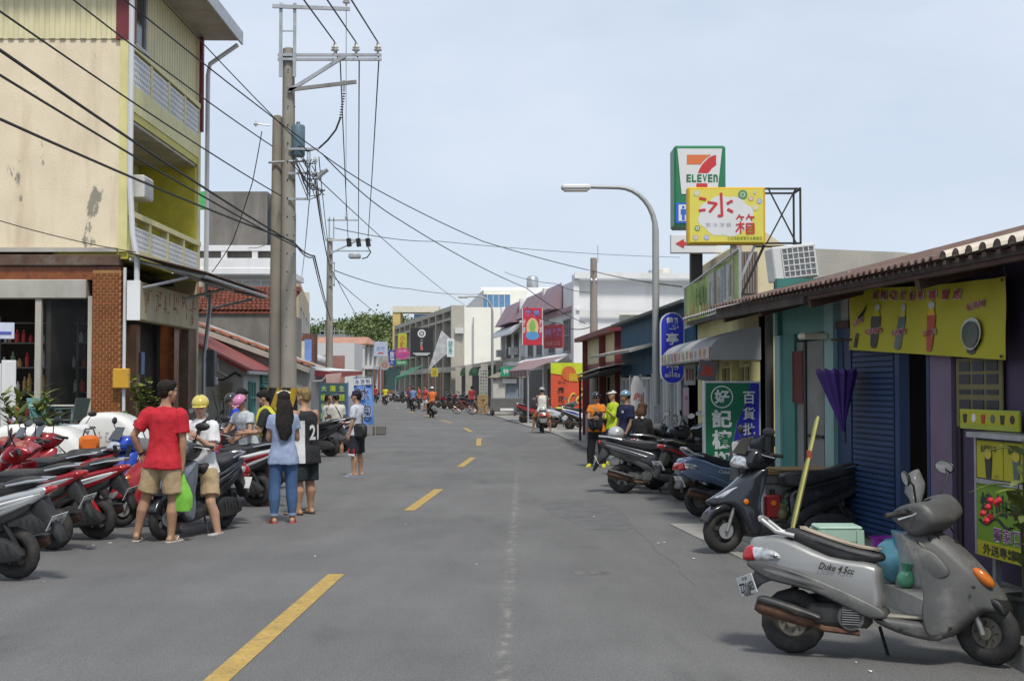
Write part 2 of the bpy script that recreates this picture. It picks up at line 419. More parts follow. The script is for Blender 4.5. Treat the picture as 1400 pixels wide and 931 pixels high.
# ---- helpers for buildings
def wp(mb,a,b,z0,z1,th,m=None):
 a,b=Vector((a[0],a[1],0)),Vector((b[0],b[1],0));d=(b-a).normalized();nn=Vector((d.y,-d.x,0))*th
 p=[a,b,b+nn,a+nn]
 vs=[(q.x,q.y,z0)for q in p]+[(q.x,q.y,z1)for q in p]
 return mb.add(vs,[(3,2,1,0),(4,5,6,7),(0,1,5,4),(1,2,6,5),(2,3,7,6),(3,0,4,7)],m)
def ribs(mb,o,along,up,length,height,pitch,depth,m,th=.004):
 """ribbed sheet: runs `length` along, ribs parallel to `up`"""
 o,a,u=Vector(o),Vector(along).normalized(),Vector(up).normalized();nn=a.cross(u).normalized()
 n_=max(1,int(length/pitch));vs=[];fs=[]
 prof=[(0,0),(.35,0),(.45,1),(.9,1)]
 xs=[]
 for i in range(n_):
  for f_,h in prof:xs.append(((i+f_)*pitch*length/(n_*pitch),h*depth))
 xs.append((length,0))
 for x,h in xs:vs+=[o+a*x+nn*h,o+a*x+nn*h+u*height]
 for i in range(len(xs)-1):fs.append((2*i,2*i+2,2*i+3,2*i+1))
 return mb.add(vs,fs,m)
def window(parent,X,cx,cy,w_,h_,nx=2,ny=1,fm=None,gm=None,name='window',dep=.05,bar=.05,sill=True):
 fm=fm or STEEL;gm=gm or GLASSD;M=tmat(parent).inverted()
 f=MB(M)
 for i in range(nx+1):f.box((cx-w_/2+w_*i/nx,cy,.0),(bar,h_,dep*2),fm,X=X)
 for j in range(ny+1):f.box((cx,cy-h_/2+h_*j/ny,.003),(w_+bar,bar,dep*2),fm,X=X)
 o=f.build(name,None,parent)
 p=MB(M)
 p.box((cx,cy,-.005),(w_,h_,.012),gm,X=X);p.build('pane',None,o)
 if sill:
  p=MB(M);p.box((cx,cy-h_/2-bar,.04),(w_+.16,.06,.16),fm,X=X);p.build('sill',None,o)
 return o
 # ---- yellow building at the left
def peel(n,l,t,out,b):
 mpp=n.new('ShaderNodeMapping');mpp.inputs['Scale'].default_value=(1,1,.42);l.new(t.outputs['Object'],mpp.inputs['Vector'])
 z=n.new('ShaderNodeTexNoise');z.inputs['Scale'].default_value=.9;z.inputs['Detail'].default_value=10;z.inputs['Roughness'].default_value=.68;l.new(mpp.outputs[0],z.inputs['Vector'])
 h=n.new('ShaderNodeMapRange');h.inputs['From Min'].default_value=.578;h.inputs['From Max'].default_value=.60;h.inputs['To Max'].default_value=.85;l.new(z.outputs['Fac'],h.inputs['Value'])
 k=n.new('ShaderNodeMix');k.data_type='RGBA';l.new(h.outputs[0],k.inputs['Factor']);l.new(out,k.inputs['A']);k.inputs['B'].default_value=(.20,.19,.16,1)
 return k.outputs['Result']
CREAM=mat('cream_render',(.755,.65,.47),.85,var=.07,vs=1.2,bump=.25,bs=18,dirt=(.50,.37,.25),damt=.65,ds=.8,dstretch=(1.5,1.5,.22),fn=peel)
CREAMM=mat('cream_sheet',(.70,.64,.40),.55,var=.05,vs=2,dirt=(.4,.35,.22),damt=.3,ds=1.5,dstretch=(2,2,.2))
YELP=mat('yellow_tile',(.66,.60,.28),.5,var=.08,vs=3,bump=.1,bs=60)
OLIVE=mat('olive_yellow_tile',(.52,.47,.06),.5,var=.1,vs=4)
MAROON=mat('maroon_trim',(.17,.03,.035),.5,var=.1)
BRICKT=mat('glazed_brick_tile',(.20,.058,.02),.35,var=.3,vs=7,dirt=(.29,.10,.028),damt=.7,ds=5,dlo=.45)
MORTAR=mat('mortar',(.34,.18,.065),.9,var=.1)
AC_W=mat('air_conditioner_case',(.62,.62,.60),.5,var=.05,dirt=(.35,.33,.3),damt=.4,ds=4)
Yb=thing('yellow_building','tall cream building with stained side wall and yellow tiled balconies at the left','building',(-8.2,28,0))
XL=-8.2;Y0,Y1=28.0,34.4
m=W(Yb)
m.box((-12.1,28.15,6.85),(7.8,.3,4.56),CREAM)
m.box((-16.1,31.2,5.4),(.3,6.4,10.8),CREAM)
m.box((-12.2,34.3,5.6),(8.0,.2,10.4),CREAM)
m.build('side_wall',None,Yb)
m=W(Yb);ribs(m,(-16.2,27.985,9.12),(1,0,0),(0,0,1),7.75,2.2,.22,.035,CREAMM);m.build('metal_cladding',None,Yb)
m=W(Yb);m.box((-8.3,28.1,10.2),(.34,.36,2.2),MAROON);m.box((XL+.02,34.35,9.6),(.14,.16,2.5),MAROON);m.build('corner_trim',None,Yb)
m=W(Yb);m.box((-8.29,28.05,6.85),(.18,.22,4.6),YELP);m.box((-8.28,34.3,6.6),(.2,.24,4.2),YELP);m.build('corner_post',None,Yb)
m=W(Yb)
for z in(4.5,7.55):m.box((-8.95,31.2,z),(1.5,6.38,.2),OLIVE)
m.box((-9.75,31.2,7.6),(.12,6.2,6.2),YELP);m.build('balcony_floor',None,Yb)
m=W(Yb);m.box((-8.95,34.08,6.2),(1.45,.12,2.6),OLIVE);m.build('balcony_side_wall',None,Yb)
m=W(Yb);m.box((-8.95,31.2,7.4),(1.45,6.2,.06),PALEC);m.build('balcony_ceiling',None,Yb)
for z0,z1,lat0,lat1 in((7.62,9.06,8.2,8.86),(4.56,5.45,4.66,5.12)):
 m=W(Yb);m.box((XL-.06,31.2,(z0+lat0)/2),(.16,6.4,lat0-z0),YELP);m.box((XL-.06,31.2,z1-.06),(.22,6.4,.12),YELP)
 for k in range(5):m.box((XL-.06,28.15+k*1.525,(lat0+z1)/2),(.17,.16,z1-lat0),YELP)
 m.build('parapet',None,Yb)
 m=W(Yb);hh=lat1-lat0;nr=max(4,int(hh/.12));nc=46
 for r_ in range(nr+1):m.box((XL-.02,31.2,lat0+hh*r_/nr),(.07,6.1,.045),WHITE)
 for r_ in range(nr):
  for c_ in range(nc):m.box((XL-.02,28.25+(c_+.5*(r_%2))*6/nc,lat0+hh*(r_+.5)/nr),(.066,.05,hh/nr-.047),WHITE)
 m.build('lattice',None,Yb,kind='stuff')
m=W(Yb);ribs(m,(XL-.1,29.7,9.1),(0,1,0),(0,0,1),4.6,1.8,.22,.03,CREAMM);m.build('upper_wall',None,Yb)
X=frame((XL-.12,29.0,9.95),(0,1,0),(0,0,1))
window(Yb,X,-.15,0.2,1.35,1.9,1,1,STEEL)
X=frame((-9.68,29.4,6.1),(0,1,0),(0,0,1));window(Yb,X,0.2,.1,1.6,1.5,3,1,STEEL)
m=W(Yb);m.slab((-16.4,27.2,10.95),(-7.25,27.2,10.9),(-7.25,34.9,10.9),(-16.4,34.9,10.95),-.22,PALEC);m.build('roof',None,Yb)
m=W(Yb);m.box((-7.22,31.05,10.97),(.05,7.8,.34),STEEL);m.build('gutter',None,Yb)
PVC=mat('white_pipe',(.60,.61,.62),.45,var=.05)
m=W(Yb);m.tube([(-8.12,27.86,11),(-8.12,27.86,6),(-8.05,27.84,4.9),(-7.95,27.84,4.4),(-7.95,27.84,3.9)],.06,8,PVC);m.build('downpipe',None,Yb,smooth=40)
m=W(Yb);m.tube([(-7.3,34.75,10.75),(-8.0,34.6,10.2),(-8.05,34.6,9.9),(-8.05,34.55,4)],.06,8,PVC);m.build('downpipe',None,Yb,smooth=40)
# ground floor: the side shopfront
m=W(Yb);m.box((-12.2,28.1,4.36),(7.7,.42,.24),RUSTY,ch=.02);m.build('flashing',None,Yb)
m=W(Yb);m.box((-12.1,28.13,4.09),(7.5,.3,.28),BRICKT);m.build('brick_band',None,Yb)
m=W(Yb);m.box((-12.6,28.08,3.75),(7.1,.34,.4),PALEC,ch=.015);m.build('lintel',None,Yb)
m=W(Yb);m.box((-8.62,28.12,2.1),(.60,.34,4.1),MORTAR);pil=m.build('brick_pillar',None,Yb)
m=W(Yb)
for r_ in range(58):
 for c_ in range(5):
  x0=-8.93+(c_-.5*(r_%2))*.132;x1=x0+.108;x0=max(x0,-8.925);x1=min(x1,-8.315)
  if x1-x0>.02:m.box(((x0+x1)/2,27.945,.1+r_*.069+.03),(x1-x0,.016,.047),BRICKT)
 m.box((-8.312,28.06 if r_%2 else 28.12,.1+r_*.069+.03),(.016,.2,.056),BRICKT)
m.build('brick_tiles',None,pil,kind='stuff')
m=W(Yb)
for px in(52,124):m.box((XA(px,28),28.02,2.05),(.13,.12,3.1),PALEC)
m.build('door_post',None,Yb)
m=W(Yb);m.box((-12.4,30.4,.28),(8,4.7,.56),CONC);m.build('shop_floor',None,Yb)
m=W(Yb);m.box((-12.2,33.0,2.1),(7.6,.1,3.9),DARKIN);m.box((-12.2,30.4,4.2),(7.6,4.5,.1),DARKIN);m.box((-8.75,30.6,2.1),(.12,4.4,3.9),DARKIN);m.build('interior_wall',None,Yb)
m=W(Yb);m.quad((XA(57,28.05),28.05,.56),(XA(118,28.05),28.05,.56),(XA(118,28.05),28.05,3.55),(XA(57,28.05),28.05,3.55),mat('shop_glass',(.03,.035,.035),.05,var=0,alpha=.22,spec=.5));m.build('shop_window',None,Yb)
# goods on shelves inside
t=thing('display_shelf','tall shelf of jars and red packets inside the dark shop behind the glass','shelf',(-10,29.6,.56))
m=W(t);SHF=simple((.16,.14,.12),.6)
for z in(1.0,1.55,2.1,2.65,3.1):m.box((-10.2,29.7,z),(2.6,.35,.03),SHF)
for x in(-11.5,-10.6,-9.75,-8.95):m.box((x,29.7,1.9),(.05,.35,2.7),SHF)
m.build('frame',None,t);m=W(t);rr=random.Random(5)
gm=[simple(c,.4)for c in((.55,.05,.05),(.6,.58,.52),(.16,.25,.16),(.45,.26,.08),(.5,.04,.04),(.5,.52,.55))]
for z in(1.0,1.55,2.1,2.65):
 x=-11.4
 while x<-9.0:
  h_=rr.uniform(.14,.4);w_=rr.uniform(.07,.13);k=gm[4]if z<1.5 and rr.random()<.7 else rr.choice(gm)
  m.lathe([(w_/2,z+.02),(w_/2,z+.02+h_*.7),(w_/4,z+.02+h_*.8),(w_/4,z+.02+h_)],8,k,Matrix.Translation((x,29.58+rr.uniform(-.05,.05),0)));x+=w_+rr.uniform(.02,.12)
m.build('jars',None,t,kind='stuff')
# ground floor: the street front with sign, shutter, pillars
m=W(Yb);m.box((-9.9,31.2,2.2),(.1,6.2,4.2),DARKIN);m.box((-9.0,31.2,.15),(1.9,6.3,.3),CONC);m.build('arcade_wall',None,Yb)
m=W(Yb)
for z in[1.9+.09*i for i in range(14)]:m.box((-9.2,31.4,z),(.05,3.2,.075),simple((.24,.23,.22),.5))
m.build('roller_shutter',None,Yb)
m=W(Yb);m.box((-8.35,32.1,1.7),(.34,.45,3.0),BRICKT);m.build('brick_column',None,Yb)
m=W(Yb);m.box((-8.3,33.5,1.7),(.3,.7,3.0),simple((.20,.125,.085),.7,dirt=(.3,.25,.2),damt=.4));m.build('brown_column',None,Yb)
m=W(Yb);m.box((-8.5,29.5,1.6),(.24,.3,2.9),simple((.26,.15,.09),.7));m.build('brown_post',None,Yb)
m=W(Yb);m.box((-8.33,29.7,2.2),(.02,.25,.5),simple((.12,.2,.4),.5));m.build('blue_notice',None,Yb)
m=W(Yb);m.tube([(-8.22,27.9,.1),(-8.22,27.9,4.2)],.035,8,PVC);m.build('conduit',None,Yb)
m=W(Yb);m.box((-8.25,27.82,1.85),(.34,.14,.42),simple((.55,.30,.03),.5),ch=.02);m.build('yellow_meter_box',None,Yb)
m=W(Yb);m.box((-12.2,27.92,4.58),(7.6,.1,.09),PALEC);m.build('ledge',None,Yb)
# corrugated awning over the street front
m=W(Yb)
a,b_,c_,d_=Vector((-8.1,27.6,4.5)),Vector((-6.5,27.8,4.10)),Vector((-6.5,35.2,4.16)),Vector((-8.1,35.2,4.5))
n_=60;vs=[];fs=[]
for i in range(n_+1):
 f_=i/n_;h_=.02*(i%2)
 vs+=[a.lerp(d_,f_)+Vector((0,0,h_)),b_.lerp(c_,f_)+Vector((0,0,h_)),a.lerp(d_,f_)+Vector((0,0,h_-.015)),b_.lerp(c_,f_)+Vector((0,0,h_-.015))]
for i in range(n_):k=4*i;fs+=[(k,k+4,k+5,k+1),(k+2,k+3,k+7,k+6),(k+1,k+5,k+7,k+3)]
m.add(vs,fs,RUSTY)
aw=m.build('awning',None,Yb)
m=W(Yb)
for y in(28.0,31.5,35.0):
 m.tube([(-8.15,y,4.38),(-6.55,y,4.02)],.04,8,STEEL);m.tube([(-8.2,y,3.7),(-6.9,y,4.0)],.035,8,STEEL)
m.tube([(-6.55,28,4.02),(-6.55,35.1,4.06)],.04,8,STEEL);m.tube([(-7.4,28,4.2),(-7.4,35.1,4.2)],.035,8,STEEL)
m.build('awning_frame',None,Yb,smooth=40)
m=W(Yb);m.tube([(-7.95,34.6,4.2),(-7.95,34.5,3.6),(-7.95,34.0,2.4),(-7.95,34.0,.1)],.055,8,STEEL);m.build('awning_post',None,Yb,smooth=40)
m=W(Yb);m.box((-7.82,34.2,2.15),(.25,.3,.95),simple((.10,.11,.12),.5),ch=.03);m.box((-7.68,34.12,1.8),(.1,.2,.22),STEEL,ch=.03);m.build('meter_box',None,Yb)
t=thing('shop_sign','weathered cream box sign with faded red writing under rusty awning','sign',(-7.95,30.3,3.1))
m=W(t);m.box((-8.0,30.4,3.5),(.26,5.2,.82),mat('sign_faded',(.52,.46,.30),.6,var=.1,vs=1,dirt=(.36,.25,.10),damt=.7,ds=1.6,dstretch=(1,1,.5)),ch=.02);m.build('box',None,t)
m=W(t);m.box((-8.0,27.79,3.5),(.28,.02,.84),WHITE);m.build('end_panel',None,t)
m=W(t);rr=random.Random(11);fm=simple((.36,.13,.10),.7,var=.3,vs=20)
for k in range(6):
 for s_ in range(7):
  y=28.4+k*.8+rr.uniform(-.22,.22);z=3.52+rr.uniform(-.25,.25)
  if rr.random()<.5:m.box((-7.868,y,z),(.004,.04,rr.uniform(.1,.3)),fm)
  else:m.box((-7.867,y,z),(.004,rr.uniform(.12,.3),.035),fm)
m.build('faded_writing',None,t,kind='stuff')
t=thing('air_conditioner','pale window air conditioner jutting from the second floor balcony of the yellow building','air conditioner',(-8.6,28.9,5.7))
m=W(t);m.box((-8.35,29.0,6.05),(.62,.75,.5),AC_W,ch=.02);m.build('case',None,t)
m=W(t)
for k in range(9):m.box((-8.03,29.0,5.86+k*.047),(.02,.66,.02),AC_W)
m.build('grille',None,t)
# white ribbed fence at the far left
t=thing('fence','white ribbed metal fence with a scalloped top at the far left edge','fence',(-11,24,0))
for k in range(14):
 x0=-11.6+k*.27;h_=2.1+.24*abs(((k+4)%8)/4-1)
 if x0>XA(29,24)-.1:break
 m=W(t);m.box((x0,24,h_/2),(.262,.03,h_),WHITE,ch=.008);m.box((x0,23.982,h_/2),(.05,.02,h_-.04),WHITE,ch=.006);m.build('panel',None,t)
t=thing('wall_plate','small slanted blue and white notice above the ribbed fence','sign',(-10.8,27.7,2.9))
m=W(t);m.box((XA(3,27.6),27.6,2.85),(.45,.03,.34),simple((.55,.58,.7),.5),rz=.3);m.build('plate',None,t);m=W(t);m.box((XA(3,27.6),27.58,2.8),(.35,.012,.06),simple((.08,.1,.4),.5),rz=.3);m.build('stripe',None,t)
# ---- small houses, left side
GREYW=mat('grey_plaster',(.38,.375,.36),.85,var=.08,vs=1,bump=.2,bs=20,dirt=(.24,.235,.22),damt=.6,ds=.9,dstretch=(1,1,.4))
TEAL=mat('teal_paint',(.10,.27,.24),.55,var=.12,vs=3,dirt=(.06,.12,.10),damt=.6,ds=3)
REDROOF=mat('red_metal_roof',(.21,.035,.03),.55,var=.15,vs=1.5,dirt=(.14,.06,.05),damt=.5,ds=2)
TILE=mat('orange_clay_tile',(.33,.125,.065),.8,var=.3,vs=6,dirt=(.22,.10,.07),damt=.7,ds=3)
A=thing('grey_cottage','low grey plastered house with a dark red metal roof between yellow building and poles','house',(-8,36,0))
m=W(A)
p1,p2=P(250,455,36.3),P(333,505,36)
m.add([(-10.5,36,0),(p2.x,36,0),(p2.x,36,p2.z),(-8.9,36,3.0),(-10.5,36,3.2),(-10.5,36.25,0),(p2.x,36.25,0),(p2.x,36.25,p2.z),(-8.9,36.25,3.0),(-10.5,36.25,3.2)],[(0,1,2,3,4),(9,8,7,6,5),(0,5,6,1),(1,6,7,2),(2,7,8,3),(3,8,9,4),(4,9,5,0)],GREYW)
m.build('gable_wall',None,A)
m=W(A);wp(m,(p2.x,36.25),(p2.x-.2,41.2),0,p2.z,-.2,GREYW);m.build('front_wall',None,A)
m=W(A);q2=Vector((p2.x+.18,35.75,p2.z-.02));q1=Vector((-8.95,35.75,3.05));ln=5.6
dirv=(q1-q2);ribs(m,q2,(-.035,1,0),dirv,ln,dirv.length*1.25,.25,.03,REDROOF);m.add([q2,q1,q1-Vector((0,0,.1)),q2-Vector((0,0,.1))],[(0,1,2,3)],REDROOF)
m.box((q2.x-.1,38.5,q2.z-.06),(.06,5.6,.09),STEEL,rz=.035);m.build('roof',None,A)
X=frame((p2.x+.02,36.3,0),(-.035,1,0),(0,0,1))
window(A,X,.9,1.35,.9,.9,2,2,TEAL,simple((.12,.26,.24),.4));window(A,X,3.1,1.9,1.0,.35,1,4,TEAL,TEAL)
m=W(A);m.box((3.1,.9,.02),(.95,1.6,.05),simple((.03,.03,.03),.7),X=X);m.build('door',None,A)
m=W(A);m.tube([(-8.3,35.95,1.9),(-7.9,35.95,1.85),(-7.55,35.95,2.05),(-7.4,35.95,1.95)],.03,6,BLACK);m.tube([(-8.02,35.95,2.6),(-8.02,35.95,2.1),(-7.75,35.95,1.95)],.025,6,PVC);m.tube([(-7.7,35.95,1.85),(-7.7,35.95,.1)],.02,6,STEEL);m.build('cable',None,A,smooth=40)
m=W(A);m.box((p2.x-.45,35.93,1.55),(.3,.14,.5),simple((.16,.13,.1),.7),ch=.03);m.build('meter_box',None,A)
Bh=thing('tiled_roof_house','old house with a sloping orange tiled roof edge above the red metal roof','house',(-9,42,0))
m=W(Bh);r1,r2=P(232,432,41),P(425,503,41)
m.add([(r1.x,41,0),(r2.x,41,0),(r2.x,41,r2.z),(r1.x,41,r1.z),(r1.x,46,0),(r2.x,46,0),(r2.x,46,r2.z),(r1.x,46,r1.z)],[(0,1,2,3),(4,7,6,5),(0,4,5,1),(1,5,6,2),(0,3,7,4),(2,6,7,3)],GREYW);m.build('wall',None,Bh)
dv=(r2-r1);L_=dv.length;dn=dv.normalized();up_=Vector((0,-1,0)).cross(dn)*-1
nt=16
for row in range(4):
 for k in range(nt):
  m=W(Bh);c0=r1+dn*(L_*(k+.5)/nt)+Vector((0,-.12+row*.3,.06+.02*(k%2)))
  m.beam(c0-dn*(L_/nt*.52)+Vector((0,0,.02)),c0+dn*(L_/nt*.52),.27,.05,TILE,up=(0,0,1));m.build('tile',None,Bh)
m=W(Bh);m.beam(r1+Vector((0,-.2,-.08)),r2+Vector((0,-.2,-.08)),.2,.16,PALEC);m.build('barge_board',None,Bh)
Cb=thing('concrete_wall_building','stained grey concrete gable wall with orange roof tiles along its top','building',(-9,48,0))
m=W(Cb);x0,x1=XA(225,48),XA(388,48);zt=ZA(428,48);m.box(((x0+x1)/2,50,zt/2),(x1-x0,4,zt),DARKC);m.build('wall',None,Cb)
z2=ZA(396,52);rows=9;nct=26
REDB=mat('red_roof_tile',(.235,.08,.052),.85,var=.35,vs=5)
for r_ in range(rows):
 m=W(Cb)
 for k in range(nct):
  f_=(r_+.5)/rows;x=x0+(x1-x0)*(k+.5+.3*(r_%2))/nct
  m.box((x,47.9+f_*4,zt+.1+(z2-zt)*f_),((x1-x0)/nct*.8,.46,.1),REDB,ch=.02)
 m.build('tile_course',None,Cb,kind='stuff')
m=W(Cb);m.slab((x0,47.9,zt+.02),(x1,47.9,zt+.02),(x1,52,z2),(x0,52,z2),.05,REDB);m.build('roof',None,Cb)
Db=thing('white_parapet_building','white building with a long slotted parapet behind the tiled roofs','building',(-11,56,0))
m=W(Db);x0,x1=XA(266,56),XA(392,56);za,zb=ZA(410,56),ZA(372,56)
m.box(((x0+x1)/2-.3,58.5,za/2+1),(x1-x0-.9,4,za+2),WHITE);m.build('wall',None,Db)
m=W(Db);m.box(((x0+x1)/2,58,zb),(x1-x0,5,.28),WHITE,ch=.02)
zt=ZA(337,56);m.box(((x0+x1)/2,55.6,zt-.12),(x1-x0,.15,.24),WHITE);m.box(((x0+x1)/2,55.6,zb+.34),(x1-x0,.15,.42),WHITE)
for k in range(4):m.box((x0+(x1-x0)*k/3+(.1 if k==0 else-.1 if k==3 else 0),55.62,(zb+zt)/2),(.24,.14,zt-zb),WHITE)
m.build('parapet',None,Db)
m=W(Db);m.box(((x0+x1)/2,55.8,(zb+zt)/2),(x1-x0-.2,.05,zt-zb-.3),DARKC);m.build('parapet_slot',None,Db)
X=frame((XA(330,56.4),56.45,(za+zb)/2),(1,0,0),(0,0,1));window(Db,X,0,-.2,3.2,.95,4,1,WHITE,simple((.5,.52,.52),.3))
Eb=thing('grey_concrete_block','windowless grey concrete upper storey rising behind the white parapet','building',(-12,60,0))
m=W(Eb);x0,x1=XA(284,60),XA(364,60);m.box(((x0+x1)/2,64,ZA(262,60)/2),(x1-x0,8,ZA(262,60)),DARKC);m.build('wall',None,Eb)
m=W(Eb);m.box((x1+.35,62,ZA(300,60)),(.1,4,2.4),WHITE);m.box((x1+.2,60.2,ZA(312,60)),(.5,.1,1.6),GLASSD);m.build('side_window',None,Eb)
m=W(Eb);m.box((x0-.35,60.6,ZA(272,60)),(.5,.4,.8),simple((.03,.5,.12),.5));m.build('green_panel',None,Eb)
# ---- left side beyond the poles
def block(name,label,cat,A_,B_,depth,z1,m_,z0=0,group=None):
 t=thing(name,label,cat,(A_[0],A_[1],z0),0,group)
 mb=W(t);wp(mb,A_,B_,z0,z1,depth,m_);mb.build('wall',None,t);return t
AA,BB=(-10.7,66),(-13.3,86)
PEACH=mat('peach_wall',(.50,.42,.28),.8,var=.1,vs=1)
Tb=block('terrace_building','narrow multi storey building with brick red panels just right of the twin poles','building',AA,BB,-7,ZA(382,66),PEACH)
X=frame((AA[0],AA[1],0),(BB[0]-AA[0],BB[1]-AA[1],0),(0,0,1))
for k in range(4):
 for fl in range(2):window(Tb,X,2.2+k*5,2.9+fl*2.2,2.6,1.3,2,1,STEEL)
m=W(Tb);m.box((10,4.0,.1),(20,.3,.5),simple((.30,.10,.06),.8),X=X);m.box((10,2.0,.3),(20,.18,.9),PALEC,X=X);m.build('balcony',None,Tb)
m=W(Tb);m.box((AA[0]-1.2,65.9,2.4),(2.4,.14,3.0),simple((.24,.11,.075),.8,var=.15));m.build('brick_panel',None,Tb)
T2=block('terrace_building','beige building with tangled rooftop rails beyond the twin poles','building',(-13.3,86.3),(-17.5,112),-7,ZA(405,90),simple((.45,.40,.32),.8))
X=frame((-13.3,86.3,0),(-4.2,25.7,0),(0,0,1))
for k in range(5):
 for fl in range(2):window(T2,X,2.5+k*5,3.2+fl*2.6,2.8,1.4,2,1,STEEL)
 # red and white stall roof
S_=thing('market_stall','roadside stall with a white topped red eave behind the jersey man','stall',(-6,45,0))
m=W(S_)
e1,e2,e3=P(402,513,42),P(470,516,42),P(492,508,56)
m.slab(P(395,499,42),P(452,506,42),P(494,507,58),P(420,500,58),.06,WHITE)
m.build('roof',None,S_)
m=W(S_);m.slab(P(395,502,41.9),P(452,508,41.9),P(452,516,41.9),P(395,512,41.9),.05,MAROON);m.slab(P(452,508,41.9),P(494,507.5,57.5),P(494,512,57.5),P(452,517,41.9),.05,simple((.33,.05,.04),.6));m.build('fascia',None,S_)
m=W(S_);m.tube([P(398,523,41.5),P(440,521,41.5),P(447,514,41.5)],.04,8,STEEL)
for x_,y_ in((-6.9,42),(-5.9,42.2),(-6.6,56)):m.tube([(x_,y_,0),(x_,y_,2.1)],.04,8,STEEL)
m.build('post',None,S_,smooth=40)
m=W(S_);m.box((-8.6,47,1.1),(.1,9,2.2),DARKIN);m.box((-7.6,43.6,.55),(1.6,.7,1.1),PALEC);m.build('counter',None,S_)
t=thing('menu_banner','dark banner with rows of green and yellow characters hanging at the stall','banner',(-6,41,0))
X=frame(P(455,562,41.0),(1,0,0),(0,0,1))
m=W(t);m.box((0,0,0),(.86,1.75,.02),simple((.06,.10,.12),.6),X=X);m.build('cloth',None,t)
m=W(t);m.box((.46,0,0),(.05,1.8,.03),simple((.05,.16,.45),.5),X=X);m.build('edge_strip',None,t)
gy,yy=simple((.10,.26,.06),.6),simple((.62,.58,.05),.6)
for c_ in range(3):
 for r_ in range(6):
  m=W(t);m.box((-.28+c_*.28,.70-r_*.28,.014),(.2,.2,.01),gy if(c_+r_)%2 else simple((.04,.14,.2),.6),X=X);m.build('menu_square',None,t)
  m=W(t);put_text(m,'大中好炒麵飯湯冰茶水果花生豆花米粉小吃'[c_*6+r_],X,-.28+c_*.28,.70-r_*.28,.16,.17,yy,z=.022);m.build('character',None,t)
t=thing('towel_cloth','pale pink cloth hanging from the corner of the stall roof','cloth',(-5.8,41.2,1.2))
m=W(t);m.prism([(-.25,.6),(.25,.65),(.12,.1),(0,-.5),(-.18,-.1)],frame(P(456,538,41.2),(1,.2,0),(0,0,1)),.03,simple((.5,.33,.3),.8));m.build('cloth',None,t)
t=thing('door_banner','tall cream board standing beside a blue board above the stall roof','sign',(-9.5,56,3))
m=W(t);m.slab(P(405,499,56),P(416,498,56),P(416,466,56),P(405,468,56),.1,simple((.6,.54,.42),.7));m.build('board',None,t)
t=thing('door_banner','tall plain blue board beside a cream board above the stall roof','sign',(-9.2,56,3))
m=W(t);m.slab(P(416.5,497,56.1),P(425.5,493,56.1),P(425.5,464,56.1),P(416.5,464,56.1),.1,simple((.16,.25,.55),.7));m.build('board',None,t)
t=thing('roof_shed','rusty red corrugated shed wall behind the cream and blue boards','shed',(-9,60,0))
m=W(t);m.box((XA(421,60),60.6,ZA(456,60)/2),(.5,1.2,ZA(456,60)),simple((.15,.075,.055),.8,var=.2));m.build('wall',None,t)
t=thing('canopy','white barrel awning above the red stall behind the second pole','canopy',(-8,66,0))
m=W(t);m.tube([P(426,489,64),P(446,494,64)],.22,10,WHITE);m.build('cover',None,t,smooth=40);m=W(t);m.box((XA(440,66),66.2,1.6),(2.2,.3,3.2),simple((.36,.18,.15),.8));m.build('wall',None,t)
# flag on a weighted stand
t=thing('flag','blue and white promotional flag with dark characters leaning on a concrete block','flag',(-4.75,46,0))
X=frame(P(497,549,45),(.97,0,.05),(-.16,0,1));m=W(t)
nx_,ny_=6,14;vs=[];fs=[]
for i in range(ny_+1):
 for j in range(nx_+1):vs.append(((j/nx_-.5)*.62,(i/ny_-.5)*1.6,.04*math.sin(j*1.1+i*.5)))
for i in range(ny_):
 for j in range(nx_):k=i*(nx_+1)+j;fs.append((k,k+1,k+nx_+2,k+nx_+1))
m.add(vs,fs,simple((.12,.27,.66),.7,var=.2),X);m.build('cloth',None,t,smooth=60)
m=W(t);m.box((0,.68,.03),(.6,.22,.012),simple((.68,.7,.74),.6),X=X);m.build('header',None,t)
for i,ch in enumerate('冰涼刨'):m=W(t);put_text(m,ch,X,-.18+.18*i,.68,.15,.16,simple((.04,.06,.2),.6),z=.04);m.build('character',None,t)
m=W(t);
for k,ch in enumerate('冰泡'):put_text(m,ch,X,.02+.05*k,.28-.6*k,.42,.5,simple((.74,.76,.8),.6),.04,z=.05)
m.build('character',None,t);m=W(t)
for k,ch in enumerate('冰泡'):put_text(m,ch,X,.02+.05*k,.28-.6*k,.4,.48,simple((.05,.07,.2),.6),z=.055)
m.build('character',None,t)
m=W(t);m.tube([X@Vector((.36,-1.35,0)),X@Vector((.34,.82,0)),X@Vector((-.32,.84,0))],.014,6,STEEL);m.build('pole',None,t,smooth=40)
m=W(t);q=G(544,590);m.box((q.x-.38,q.y-3,.16),(.42,.5,.32),DARKC,ch=.03);m.build('base',None,t)
# ---- right side: the drink shop
def Wx(Y,o=0):return 3.95-o-.12*(Y-10)
def Wy(px,o=0):return(3.95+1.2-o)/((px-CX)/F+.12)
def Wp(px,o=0):y=Wy(px,o);return(Wx(y,o),y)
PURPLE=mat('purple_paint',(.062,.04,.082),.6,var=.12,vs=3)
LILAC=mat('lilac_paint',(.155,.11,.17),.6,var=.1,vs=3)
BLUEP=mat('blue_door_paint',(.019,.046,.115),.5,var=.15,vs=3)
TEALD=mat('teal_wall',(.045,.18,.155),.6,var=.12,vs=2,dirt=(.05,.12,.1),damt=.6,ds=2.4)
TEALL=mat('pale_teal',(.22,.36,.34),.6,var=.1,vs=3)
GREYD=mat('grey_door_panel',(.19,.19,.175),.7,var=.12,vs=2,dirt=(.12,.11,.1),damt=.5,ds=3)
ROOFD=mat('roof_underside',(.075,.062,.055),.8,var=.25,vs=3)
